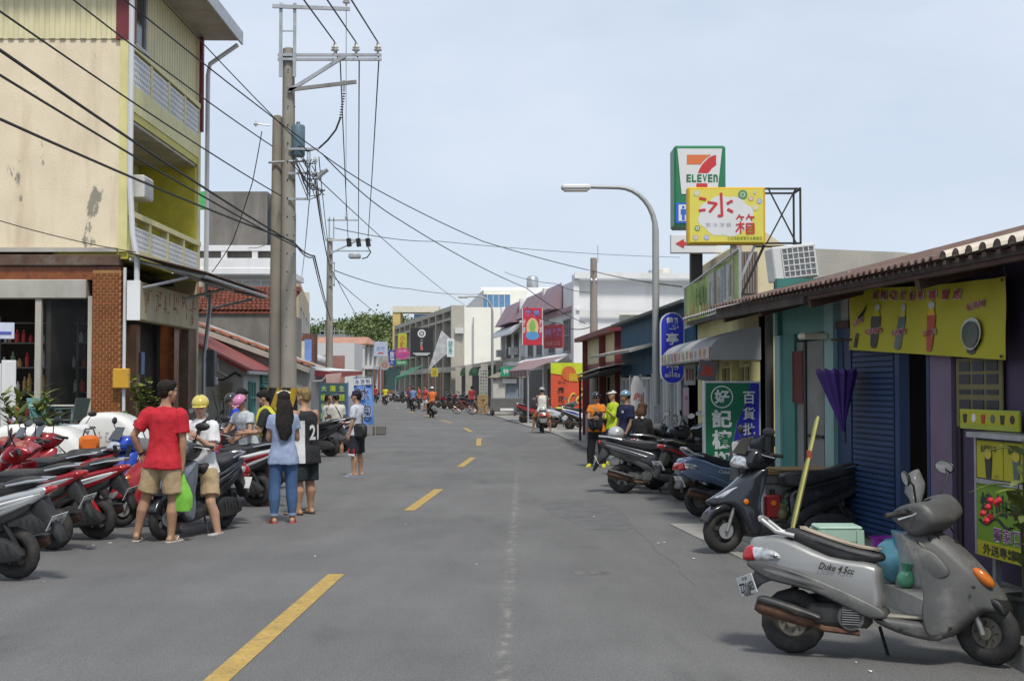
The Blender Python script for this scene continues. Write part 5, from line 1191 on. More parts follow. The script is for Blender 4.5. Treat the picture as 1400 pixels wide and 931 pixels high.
t=thing('water_tank','stainless steel water tank on the roof at centre','water tank',tuple(P(728,392,95)));q=P(728,392,95);T=Matrix.Translation((q.x,95,q.z-.1))
m=W(t);m.lathe([(.40,0),(.42,.05),(.42,.7),(.3,.85),(.1,.9),(0,.9)],16,STEEL,T);m.build('tank',None,t,smooth=40);m=W(t);m.box((q.x,95,q.z-.6),(.9,.9,1.0),WHITE);m.build('plinth',None,t)
t=thing('water_tank','cream and steel water tank on the white roof behind the lamp post','water tank',tuple(P(906,378,76)));q=P(908,378,76);T=Matrix.Translation((q.x,76,q.z-.05))
m=W(t);m.lathe([(.40,0),(.40,.42),(.3,.5),(0,.52)],16,simple((.6,.58,.5),.5),T);m.build('tank',None,t,smooth=40);m=W(t);m.lathe([(.16,0),(.16,.4),(0,.42)],12,STEEL,Matrix.Translation((q.x-.75,76,q.z-.05)));m.build('small_tank',None,t);m=W(t);m.box((q.x-.3,76,q.z-.5),(1.6,.9,.9),WHITE);m.build('plinth',None,t)
# ---- far right row
CW=mat('cream_wall',(.85,.83,.75),.8,var=.04,vs=.5,dirt=(.5,.46,.36),damt=.3,ds=.4,dstretch=(1,1,.3))
GRC2=mat('grey_frame',(.42,.395,.335),.8,var=.12,vs=.6,dirt=(.14,.13,.12),damt=.5,ds=.6)
FB=thing('concrete_terrace','row of grey concrete framed shop houses with a big blank cream end wall','building',(-6,140,0))
f1,f2=Vector((-6.2,140,0)),Vector((-16.5,188,0));d=f2-f1;Lf=d.length;X=frame(f2,-d,(0,0,1));Hf=ZA(420,140)
m=W(FB);m.add([(-6.2,140,0),(9,141,0),(9,141,Hf),(-6.2,140,Hf),(-6.2,140.4,0),(9,141.4,0),(9,141.4,Hf),(-6.2,140.4,Hf)],[(0,1,2,3),(4,7,6,5),(0,3,7,4),(3,2,6,7),(1,5,6,2)],CW);m.build('end_wall',None,FB)
m=W(FB);wp(m,(f1.x+1.2,f1.y+.5),(f2.x+1.2,f2.y),0,Hf-.6,10,GRC2);m.build('wall',None,FB)
m=W(FB);n_=9
for k in range(n_+1):m.box((Lf*k/n_,Hf/2+.1,-.4),(.45,Hf+.2,1.4),GRC2,X=X)
for z,hh in((Hf-.1,.5),(Hf-1.2,.25),(3.4,.6),(5.4,.35)):m.box((Lf/2,z,-.35),(Lf,hh,1.25),GRC2,X=X)
m.build('frame',None,FB)
for k in range(n_):
 for z in(4.55,6.6):window(FB,X@Matrix.Translation((0,0,-.95)),Lf*(k+.5)/n_,z,Lf/n_-1.2,1.2,3,1,GRC2,simple((.06,.07,.08),.2),sill=False)
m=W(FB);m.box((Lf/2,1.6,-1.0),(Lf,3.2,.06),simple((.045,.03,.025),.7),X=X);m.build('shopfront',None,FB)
m=W(FB)
for k in range(3):m.box((Lf*(k+5.8)/n_,1.6,.32),(1.0,3.2,.1),simple((.25,.11,.05),.7),X=X)
m.build('timber_column',None,FB)
m=W(FB);m.slab((-3.5,148,Hf-.1),(9,148,Hf-.1),(9,149,ZA(392,148)),(-3.5,149,ZA(392,148)),.3,CW);m.box((3.5,152,Hf+1.2),(13,8,2.4),CW);m.build('roof_house',None,FB)
X9=frame((-3,147.9,Hf),(1,0,0),(0,0,1));window(FB,X9,1.2,1.1,3.2,1.6,5,1,WHITE,simple((.12,.25,.42),.3))
m=W(FB);m.tube([(XA(647,139.7),139.7,3.5),(XA(647,139.7),139.7,ZA(434,139.7))],.07,6,STEEL);m.build('drain_pipe',None,FB)
m=W(FB);m.box((XA(628,139.6),139.6,ZA(452,139.6)),(.9,.5,.6),AC_W);m.build('air_conditioner',None,FB)
m=W(FB);m.add([(-5.6,147,Hf),(-3.2,147,Hf),(-3.2,147,Hf+2.4),(-5.6,158,Hf),(-3.2,158,Hf),(-3.2,158,Hf+2.4)],[(0,1,2),(5,4,3),(0,2,5,3),(1,4,5,2)],simple((.30,.32,.34),.6));m.build('sloped_roof',None,FB)
YT=thing('yellow_tower','yellow and white concrete stair tower behind the terrace','building',(-17,190,0));x0,x1=XA(536,190),XA(600,190);m=W(YT)
YW=simple((.55,.42,.15),.7);z1=ZA(418,190);m.box(((x0+x1)/2,192,z1-.5),(x1-x0,4,.9),simple((.62,.58,.48),.7));m.box((x0+.6,192.1,z1/2-.5),(1.1,3.9,z1-1),YW);m.box((x1-.6,192.1,z1/2-.5),(1.0,3.9,z1-1),YW);m.box(((x0+x1)/2,193,z1*.4),(x1-x0,2,z1*.8-1.2),YW);m.build('tower',None,YT)
m=W(YT);m.box(((x0+x1)/2+1.2,191,z1-1.7),(3.0,.3,1.1),simple((.16,.26,.4),.4));m.build('blue_glazing',None,YT)
# arched green canopies and grey shutters
for k,(px,c)in enumerate(((636,'green'),(648,'green'),(661,'grey'),(674,'green'),(688,'green'))):
 Y=112-k*5;t=thing('arched_canopy',['leftmost dark green arched canopy by the grey columns','second dark green arched canopy from the left of the arcade','pale grey arched canopy printed with marks between green ones','green arched canopy just left of the far lamp post','green arched canopy just right of the far lamp post'][k],'canopy',tuple(P(px,505,Y)),0,'arched canopies over the arcade')
 cm=simple((.03,.09,.05),.6)if c=='green' else simple((.38,.38,.37),.6);q=P(px,511,Y);r_=6.8/F*Y;m=W(t)
 poly=[(r_*math.cos(a),r_*1.3*math.sin(a))for a in[math.pi*i/10 for i in range(11)]];m.prism(poly+[(-r_,-.35*r_),(r_,-.35*r_)],frame(q,(1,0,0),(0,0,1)),.9,cm);m.build('hood',None,t)
 m=W(t)
 for a in(.5,1.05,1.57,2.1,2.64):m.beam(q+Vector((0,-.03,0)),q+Vector((r_*.95*math.cos(a),-.03,r_*1.24*math.sin(a))),.04,.03,simple((.09,.17,.11),.6)if c=='green' else GRC2)
 m.build('rib',None,t)
AR=thing('arcade','dark ground floor arcade with grey columns below the blank cream wall','building',(-1,105,0));m=W(AR)
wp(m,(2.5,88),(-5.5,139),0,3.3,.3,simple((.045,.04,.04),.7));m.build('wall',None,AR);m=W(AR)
for px,Y in((627,122),(641,110),(662,104),(683,94)):q=G(px,560);m.box((XA(px,Y),Y,1.7),(.55,.5,3.4),GRC2)
m.build('column',None,AR);m=W(AR);wp(m,(.6,86),(-6.4,139),3.3,3.6,2.5,GRC2);m.build('canopy_slab',None,AR)
for px0,px1,py0,py1,Y,c,name,label,txt,tcx in((561,592,448,488,138,(.025,.025,.028),'dark_banner','large black hanging banner with a white round emblem on the terrace','老街',(.55,.55,.55)),(544,556,456,478,160,(.42,.45,.04),'lime_sign','lime green vertical sign with small characters','小吃',(.45,.1,.05)),(531,541,479,500,165,(.03,.05,.28),'blue_sign','narrow dark blue vertical sign with white characters','民宿',(.6,.6,.65)),(611,621,463,488,136,(.60,.64,.64),'white_sign','white vertical sign with teal characters on the cream wall','診所',(.05,.25,.25)),(511,530,467,487,150,(.42,.45,.55),'pale_sign','pale blue square sign on a pole with a red mark','民宿',(.2,.3,.5)),(589,599,503,515,136,(.42,.36,.04),'yellow_sign','small yellow sign hanging under the terrace','冰',(.3,.2,.03)),(655,667,504,540,100,(.42,.41,.38),'menu_board','long white board of dark characters hanging below the grey arch','麵',(.1,.1,.1)),(541,557,493,499,158,(.05,.28,.12),'green_strip_sign','short green horizontal sign under the pink round sign','特產',(.6,.6,.55))):
 t,X,w_,h_=board(name,label,px0,px1,py0,py1,Y,simple(c,.55))
 if name=='dark_banner':
  m=W(t);ring(m,0,h_*.3,.28,.42,X,.01,SW);flat(m,circle(0,h_*.3,.2,12),X,.01,simple((.4,.4,.4),.5));m.build('emblem',None,t)
  m=W(t);put_text(m,'黑\n糖\n糕',X,0,-.1,.25,.8,simple((.5,.45,.4),.5),.02,.01);m.build('lettering',None,t);m=W(t);[m.box((0,-h_*.38-.14*k_,.01),(w_*(.75-.2*k_),.09,.02),SW,X=X)for k_ in(0,1)];m.build('caption',None,t,kind='stuff');m=W(t);m.box((0,-h_*.2,.01),(.25,.4,.02),simple((.5,.12,.1),.5),X=X);m.build('seal',None,t)
 elif name=='menu_board':
  m=W(t)
  for r_ in range(8):
   for c_ in range(3):put_text(m,'麵飯湯魚肉冰茶餅'[(r_+c_)%8],X,(c_-1)*w_*.28,h_*(.42-.12*r_),w_*.2,h_*.07,DKC,.02,.01)
  m.build('lettering',None,t,kind='stuff')
 elif w_>h_:m=W(t);put_text(m,txt,X,0,.1 if name=='pale_sign' else 0,w_*.7,h_*.5,simple(tcx,.5),.03,.01);m.build('lettering',None,t)
 else:
  m=W(t);put_text(m,'\n'.join(txt)if name!='pale_sign' else txt,X,0,0,w_*.6,h_*(.8 if name!='pale_sign' else.3),simple(tcx,.5),.03,.01);m.build('lettering',None,t)
 if name=='pale_sign':m=W(t);m.box((0,-h_*.28,.01),(w_*.4,.12,.03),simple((.5,.05,.05),.5),X=X);m.build('red_mark',None,t);m=W(t);q=X@Vector((0,0,-.06));m.tube([(q.x,q.y,0),(q.x,q.y,q.z-h_/2)],.09,8,STEEL);m.build('pole',None,t)
t=thing('round_sign','pink and violet scalloped round sign','sign',tuple(P(550,490,152)));X=frame(P(550,483,152),(1,0,0),(0,0,1));m=W(t);m.prism([(.85*math.cos(i*.1257)*(1+.09*math.cos(i*.1257*8)),.68*math.sin(i*.1257)*(1+.09*math.cos(i*.1257*8)))for i in range(50)],X,.15,simple((.50,.07,.20),.5));m.build('board',None,t)
m=W(t);put_text(m,'海產',X,0,.22,1.0,.4,simple((.6,.3,.45),.5),.03,.01);put_text(m,'小吃',X,0,-.25,1.0,.38,simple((.28,.08,.45),.5),.03,.01);m.build('lettering',None,t)
t=thing('round_sign','grey round sign with a faded red centre on a post by the far corner','sign',tuple(P(526,500,140)));X=frame(P(526,499,140),(1,0,0),(0,0,1));m=W(t);m.prism(circle(0,0,.55,24),X,.08,simple((.30,.27,.25),.6));m.build('disc',None,t);m=W(t);ring(m,0,0,.15,.3,X,.01,simple((.35,.14,.12),.6));m.build('ring',None,t);m=W(t);q=X@Vector((0,0,-.1));m.tube([(q.x,q.y,0),(q.x,q.y,q.z)],.1,8,IRON);m.build('post',None,t)
t=thing('cloth_awning','sloping green fabric awning over the far shopfronts','awning',tuple(P(555,520,140)));m=W(t);GA=simple((.04,.16,.09),.7,var=.1)
m.slab(P(539,517,141),P(556,512,134),P(578,499,137),P(562,503,145),.06,GA);m.build('cloth',None,t);m=W(t);m.slab(P(539,521,141),P(556,516,134),P(556,512,134),P(539,517,141),.05,GA);m.build('valance',None,t);m=W(t);q=P(541,519,140);m.tube([(q.x,q.y,0),(q.x,q.y,q.z)],.05,6,STEEL);m.build('post',None,t)
t=thing('tarpaulin','dark green tarpaulin wall hanging behind the green awning','tarpaulin',tuple(P(530,530,165)));m=W(t);m.slab(P(523,533,168),P(541,533,160),P(548,502,160),P(528,504,168),.1,simple((.015,.07,.05),.7));m.build('sheet',None,t);m=W(t);m.beam(P(528,503,168),P(548,501,160),.12,.12,IRON);m.build('rail',None,t)
t=thing('draped_sheet','loose white cloth draped down the front of the terrace beside the black banner','cloth',tuple(P(600,500,138)));m=W(t);m.prism([(.2,2.0),(1.3,1.0),(1.2,-.2),(.3,-.8),(-1.2,-2.2),(-.8,-1.0),(-.3,.6)],frame(P(601,478,137.5),(1,0,0),(0,0,1)),.08,simple((.42,.42,.43),.8,var=.3,vs=1.6));m.build('cloth',None,t)
# ---- end of the street
EB=thing('corner_building','white classical building with orange roof and arched window closing the street','building',(-26,222,0));Y=222
x0,x1,x2=XA(428,Y),XA(496,Y),XA(514,232);zr,zt,zs=ZA(463,Y),ZA(472,Y),ZA(502,Y);m=W(EB)
STW=mat('stucco_pale',(.54,.535,.53),.8,var=.05);wp(m,(x0,Y),(x1,Y),0,zt,12,STW);m.build('wall',None,EB)
m=W(EB);wp(m,(x1,Y+.1),(x2,Y+10),zs,zt,-8,simple((.25,.25,.25),.8));m.build('side_wall',None,EB)
m=W(EB)
for k in range(4):f_=k/3;m.box((x1+(x2-x1)*f_+.1,Y+10*f_-.1,zt/2),(.45,.45,zt),STW)
m.box(((x1+x2)/2,Y+5,zs),(1.0+abs(x2-x1),10.2,.6),STW);m.box(((x0+x1)/2,Y-.25,zs),(x1-x0+.6,.6,.55),STW);m.box(((x0+x1)/2,Y-.2,zt),(x1-x0+.8,.6,.5),STW);m.build('cornice',None,EB)
m=W(EB);m.slab((x0-1,Y-.6,zt+.25),(x1+.6,Y-.6,zt+.25),(x1+.2,Y+6,zt+1.6),(x0-1,Y+6,zt+1.6),.3,simple((.40,.205,.14),.8,var=.2,vs=1));m.slab((x1+.6,Y-.6,zt+.25),(x2+.8,Y+10,zt+.25),(x2-2,Y+11,zt+1.2),(x1+.2,Y+6,zt+1.6),.3,simple((.40,.205,.14),.8,var=.2,vs=1));m.build('roof',None,EB)
q0=P(476,488,Y-.1);X=frame(q0,(1,0,0),(0,0,1));m=W(EB);m.prism([(1.15*math.cos(a),.5+.8*math.sin(a))for a in[math.pi*i/12 for i in range(13)]]+[(-1.15,-.9),(1.15,-.9)],X@Matrix.Translation((0,0,.25)),.4,simple((.22,.22,.18),.4));aw=m.build('arched_window',None,EB)
m=W(EB)
for k in range(-2,3):m.box((k*.42,-.1,.28),(.05,1.9,.06),simple((.4,.4,.34),.6),X=X)
m.build('frame',None,aw)
m=W(EB)
for k in range(5):m.box((x0+1+k*(x1-x0-2)/4,Y-.1,1.6),(1.1,.2,2.6),simple((.06,.05,.05),.6))
m.build('shop_opening',None,EB)
RB=thing('red_brick_building','dull red building behind the round sign at the end of the street','building',(-20,236,0));m=W(RB);m.box((XA(521,236),240,ZA(503,236)/2),(3.5,8,ZA(503,236)),simple((.22,.09,.075),.8,var=.15));m.build('wall',None,RB);m=W(RB);m.box((XA(521,236),240,ZA(500,236)),(3.9,8.4,.4),simple((.5,.4,.2),.7));m.build('cornice',None,RB)
for px0,px1,py0,Y,c,label in((436,475,450,262,(.22,.24,.27),'grey blue antenna rack building behind the orange roof'),(478,497,460,258,(.30,.28,.25),'small flat roofed brown block behind the orange roof'),(516,540,478,250,(.33,.31,.27),'plain beige block behind the pale blue sign')):
 t=thing('distant_block',label,'building',(XA((px0+px1)/2,Y),Y,0));m=W(t);h_=ZA(py0+8,Y);m.box((XA((px0+px1)/2,Y),Y,h_/2),((px1-px0)/F*Y,6,h_),simple(c,.8,var=.1));m.build('wall',None,t)
 m=W(t);rr=random.Random(px0)
 for k in range(6):x=XA(px0+(px1-px0)*(k+.5)/6,Y);m.box((x,Y-2,h_+.5),(.12,.12,rr.uniform(.8,2.2)),STEEL)
 m.box((XA((px0+px1)/2,Y),Y-2,h_+.7),((px1-px0)/F*Y*.8,.1,.12),STEEL);m.build('rooftop_rail',None,t)
 # wooded hill
m=MB();vs=[];nx_,ny_=40,8
def hillz(px):return ZA(448-23*math.exp(-((px-505)/90)**2)-4*math.sin(px*.05),380)
for j in range(ny_+1):
 for i in range(nx_+1):
  px=150+i*17;f_=j/ny_;h_=hillz(px);vs.append((XA(px,380),300+f_*120,-1+(h_-5)*math.sin(math.pi*.5*min(1,f_*1.5))*(1+.06*noise.noise(Vector((i*.7,j,0))))))
m.add(vs,[(j*(nx_+1)+i,j*(nx_+1)+i+1,(j+1)*(nx_+1)+i+1,(j+1)*(nx_+1)+i)for j in range(ny_)for i in range(nx_)],simple((.05,.07,.025),.95,var=.3,vs=.1));struct('hill',m,None,60)
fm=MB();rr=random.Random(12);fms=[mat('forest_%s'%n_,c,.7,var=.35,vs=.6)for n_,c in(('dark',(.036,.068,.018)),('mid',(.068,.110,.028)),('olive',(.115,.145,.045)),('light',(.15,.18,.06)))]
for k in range(430):
 px=rr.uniform(395,660)if k<400 else rr.uniform(180,400);f_=rr.random();Y=302+f_*90
 zz=(hillz(px)-5)*math.sin(math.pi*.5*min(1,(Y-300)/120*1.5));rad=rr.uniform(2.0,4.6);c=Vector((XA(px,380)*Y/380*1.0,Y,zz+rad*.25));base=rr.choice([0,0,1,1,1,2,2,3])
 for q in range(130):
  v=Vector((rr.gauss(0,1),rr.gauss(0,1),rr.gauss(0,1))).normalized()*rad*rr.uniform(.6,1.05);v.z*=.8;v+=Vector((noise.noise(v*.4+c),0,noise.noise(v*.5+c*2)))*rad*.4
  nn=Vector((rr.gauss(0,1),rr.gauss(0,1),rr.gauss(0,1))).normalized();a=nn.orthogonal().normalized();b=nn.cross(a);s_=rr.uniform(.22,.52)
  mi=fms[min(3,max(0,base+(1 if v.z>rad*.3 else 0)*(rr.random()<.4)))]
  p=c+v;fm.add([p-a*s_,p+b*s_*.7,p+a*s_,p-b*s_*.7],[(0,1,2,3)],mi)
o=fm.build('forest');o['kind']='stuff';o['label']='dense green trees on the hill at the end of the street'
# ---- scooters
def spline(pts,per=4,closed=True):
 """smooth outline through the points; a point with a third value True stays a corner"""
 n=len(pts);out=[]
 for i in range(n if closed else n-1):
  p0,p1,p2,p3=pts[(i-1)%n],pts[i],pts[(i+1)%n],pts[(i+2)%n]
  c1,c2=len(p1)>2,len(p2)>2
  P0=Vector(p0[:2]);P1=Vector(p1[:2]);P2=Vector(p2[:2]);P3=Vector(p3[:2])
  t1=(P2-P1)if c1 else(P2-P0)*.5;t2=(P2-P1)if c2 else(P3-P1)*.5
  ln=(P2-P1).length;
  if t1.length>ln*1.5:t1=t1.normalized()*ln*1.5
  if t2.length>ln*1.5:t2=t2.normalized()*ln*1.5
  for k in range(per):
   t=k/per;h00=2*t**3-3*t**2+1;h10=t**3-2*t**2+t;h01=-2*t**3+3*t**2;h11=t**3-t**2
   out.append(P1*h00+t1*h10+P2*h01+t2*h11)
 return out
def pillow(mb,outline,w_,r_,m=None,deform=None,na=3,nf=2,k=1.0,per=3,y0=0,smoothcurve=True):
 """solid with a side outline (x, z), half width w_, edges rounded by r_"""
 o=spline(outline,per)if smoothcurve else[Vector(p[:2])for p in outline]
 n=len(o);area=sum(o[i].x*o[(i+1)%n].y-o[(i+1)%n].x*o[i].y for i in range(n))
 if area<0:o.reverse()
 nrm=[]
 for i in range(n):
  d=(o[(i+1)%n]-o[i-1]);d=d.normalized()if d.length>1e-9 else Vector((1,0));nrm.append(Vector((-d.y,d.x)))
 st=[]
 for i in range(na+1):
  a=math.pi/2*i/na;st.append((-(w_-r_)-r_*math.cos(a),r_*(1-math.sin(a))*k))
 for i in range(1,nf):st.append((-(w_-r_)+2*(w_-r_)*i/nf,0))
 st+=[(-y,d)for y,d in st[:na+1][::-1]]
 vs=[]
 for y,d in st:
  for i in range(n):
   p=o[i]+nrm[i]*d;v=Vector((p.x,y+y0,p.y));vs.append(deform(v)if deform else v)
 fs=[(s_*n+i,s_*n+(i+1)%n,(s_+1)*n+(i+1)%n,(s_+1)*n+i)for s_ in range(len(st)-1)for i in range(n)]
 fs.append(tuple(range(n-1,-1,-1)));fs.append(tuple((len(st)-1)*n+i for i in range(n)))
 return mb.add(vs,fs,m)
def torus(mb,c,R_,r_,wy,m,n=28,k=8,tread=0):
 vs=[];fs=[]
 for i in range(n):
  a=2*math.pi*i/n
  for j in range(k):
   b=2*math.pi*j/k;rad=R_-r_+r_*math.cos(b)
   if tread and math.cos(b)>.3 and i%2:rad-=tread
   vs.append((c[0]+rad*math.cos(a),c[1]+wy*math.sin(b),c[2]+rad*math.sin(a)))
 for i in range(n):
  for j in range(k):fs.append((i*k+j,i*k+(j+1)%k,((i+1)%n)*k+(j+1)%k,((i+1)%n)*k+j))
 mb.add(vs,fs,m)
def disc(mb,c,r_,wy,m,n=20):
 mb.lathe([(r_,-wy),(r_,wy)],n,m,Matrix.Translation(c)@Matrix.Rotation(math.pi/2,4,'X'))
def paint(col,rough=.28,metal=.0,dust=.25,name=None):
 return mat(name or 'scooter_paint_%02x%02x%02x_%d'%(*[int(c*255)for c in col],metal*100),col,rough,metal,var=.06,vs=4,coat=.5,dirt=tuple(.5*c+.5*d for c,d in zip(col,(.24,.225,.2))),damt=dust,ds=5)
SEATB=mat('seat_vinyl',(.028,.028,.030),.5,var=.15,vs=5,bump=.15,bs=150,dirt=(.09,.085,.08),damt=.4,ds=6)
PLAST=mat('scooter_black_plastic',(.030,.030,.031),.5,var=.15,vs=6,dirt=(.10,.095,.085),damt=.5,ds=6)
GREYP=mat('scooter_grey_plastic',(.12,.12,.12),.55,var=.15,vs=6)
CHROME=mat('chrome',(.62,.62,.62),.18,1,var=.04)
ALLOY=mat('alloy',(.30,.30,.29),.45,.6,var=.15,vs=8,dirt=(.15,.13,.10),damt=.6,ds=9)
ENGINE=mat('engine_metal',(.10,.098,.092),.55,.4,var=.25,vs=12,dirt=(.17,.15,.12),damt=.6,ds=12)
EXH=mat('exhaust_heat_shield',(.04,.04,.042),.45,.2,var=.2,vs=8,dirt=(.12,.10,.085),damt=.5,ds=8)
RUST=mat('rusty_exhaust',(.11,.055,.035),.8,.1,var=.35,vs=12)
LENSR=mat('red_lens',(.36,.012,.015),.12,var=.05,coat=.6);LENSO=mat('amber_lens',(.58,.15,.01),.15,var=.05,coat=.6)
LENSC=mat('clear_lens',(.52,.53,.54),.08,.5,var=.45,vs=26,coat=1.0)
PLATEM=mat('plate_white',(.62,.63,.62),.4,var=.06,vs=20,dirt=(.35,.34,.3),damt=.35,ds=12);PLATET=mat('plate_black',(.02,.022,.03),.5,var=0)
MIRG=mat('mirror_glass',(.75,.78,.82),.04,1,var=0)
DUSTY=mat('dusty_rim',(.17,.155,.125),.7,.2,var=.25,vs=9,dirt=(.08,.07,.06),damt=.6,ds=12)
RIMD=mat('dark_alloy',(.10,.10,.10),.4,.5,var=.2,vs=9)
def wheel(parent,x,r_,lod,steer=None,rimm=None,ty=.05,disc_=False,name='wheel'):
 n=30 if lod==0 else(20 if lod==1 else 12);rimm=rimm or ALLOY;z=r_
 w_=MB(steer);torus(w_,(x,0,z),r_,.062 if lod<2 else.06,ty,RUBBER,n,10 if lod==0 else 6,.005 if lod==0 else 0)
 o=w_.build(name,None,parent,smooth=45)
 q=MB(steer);Rr=r_-.105
 torus(q,(x,0,z),Rr+.035,.018,.040,rimm,n,6)
 if lod<2:
  disc(q,(x,0,z),.04,.045,rimm,12);disc(q,(x,0,z),Rr+.01,.006,BLACK,16)
  if rimm is DUSTY:
   disc(q,(x,0,z),Rr+.022,.018,rimm,22)
   for k in range(8):a=k*.785;e=Vector((math.cos(a),0,math.sin(a)));q.beam(Vector((x,0,z))+e*.055-Vector((0,.019,0)),Vector((x,0,z))+e*.075-Vector((0,.019,0)),.003,.022,BLACK,up=(0,1,0))
  for k in range(0 if rimm is DUSTY else 5 if lod==0 else 3):
   a=k*2*math.pi/(5 if lod==0 else 3)+.3;e=Vector((math.cos(a),0,math.sin(a)));q.beam(Vector((x,0,z))+e*.03,Vector((x,0,z))+e*(Rr+.03),.045,.03,rimm,up=(0,1,0))
  if disc_:disc(q,(x,.055,z),.08,.003,STEEL,20)
 else:disc(q,(x,0,z),Rr+.01,.01,rimm,10)
 q.build('rim',None,o,smooth=45)
 return o
def plate(parent,M,text,w_=.26,h_=.15,top=True,lod=0):
 p=MB(M);p.box((0,0,-.004),(w_,h_,.006),PLATEM,ch=.002);o=p.build('licence_plate',None,parent)
 if lod<2:
  q=MB(M);put_text(q,text,Matrix.Identity(4),0,-.012 if top else 0,w_*.86,h_*.5,PLATET,.02,.0015)
  if top:put_text(q,'澎湖',Matrix.Identity(4),0,h_*.34,w_*.32,h_*.18,PLATET,0,.0015)
  q.build('plate_number',None,o,kind='stuff')
def mirrors(parent,S,zb,side=.2,m_=None,lod=0,tilt=0,up_=.2,spread=.12,xb=0):
 for s_ in(-1,1):
  q=MB(S);a=Vector((xb,s_*side,zb));b=Vector((xb+.03,s_*(side+spread*.7),zb+up_*.75));c=Vector((xb+.0,s_*(side+spread),zb+up_))
  q.tube([a,b,c],.007,6 if lod<2 else 4,BLACK)
  T=Matrix.Translation(c)@Matrix.Rotation(s_*.25+tilt,4,'Z')@Matrix.Rotation(-.15,4,'Y')
  sh_=[(.055*math.cos(t_)+.0,.038*math.sin(t_))for t_ in[i*math.pi/8 for i in range(16)]]
  vs=[]
  for f_,xx in((1.0,-.010),(1.05,0),(.8,.014),(.4,.022)):
   for yy,zz in sh_:vs.append((xx,yy*f_*1.5,zz*f_*1.2))
  fs=[(i*16+j,i*16+(j+1)%16,(i+1)*16+(j+1)%16,(i+1)*16+j)for i in range(3)for j in range(16)]+[tuple(range(48,64))]
  q.add(vs,fs,m_ or BLACK,T)
  o=q.build('mirror',None,parent,smooth=40)
  g_=MB(S);g_.add([(-.0105,yy*1.42,zz*1.12)for yy,zz in sh_],[tuple(range(16))],MIRG,T);g_.build('mirror_glass',None,o)
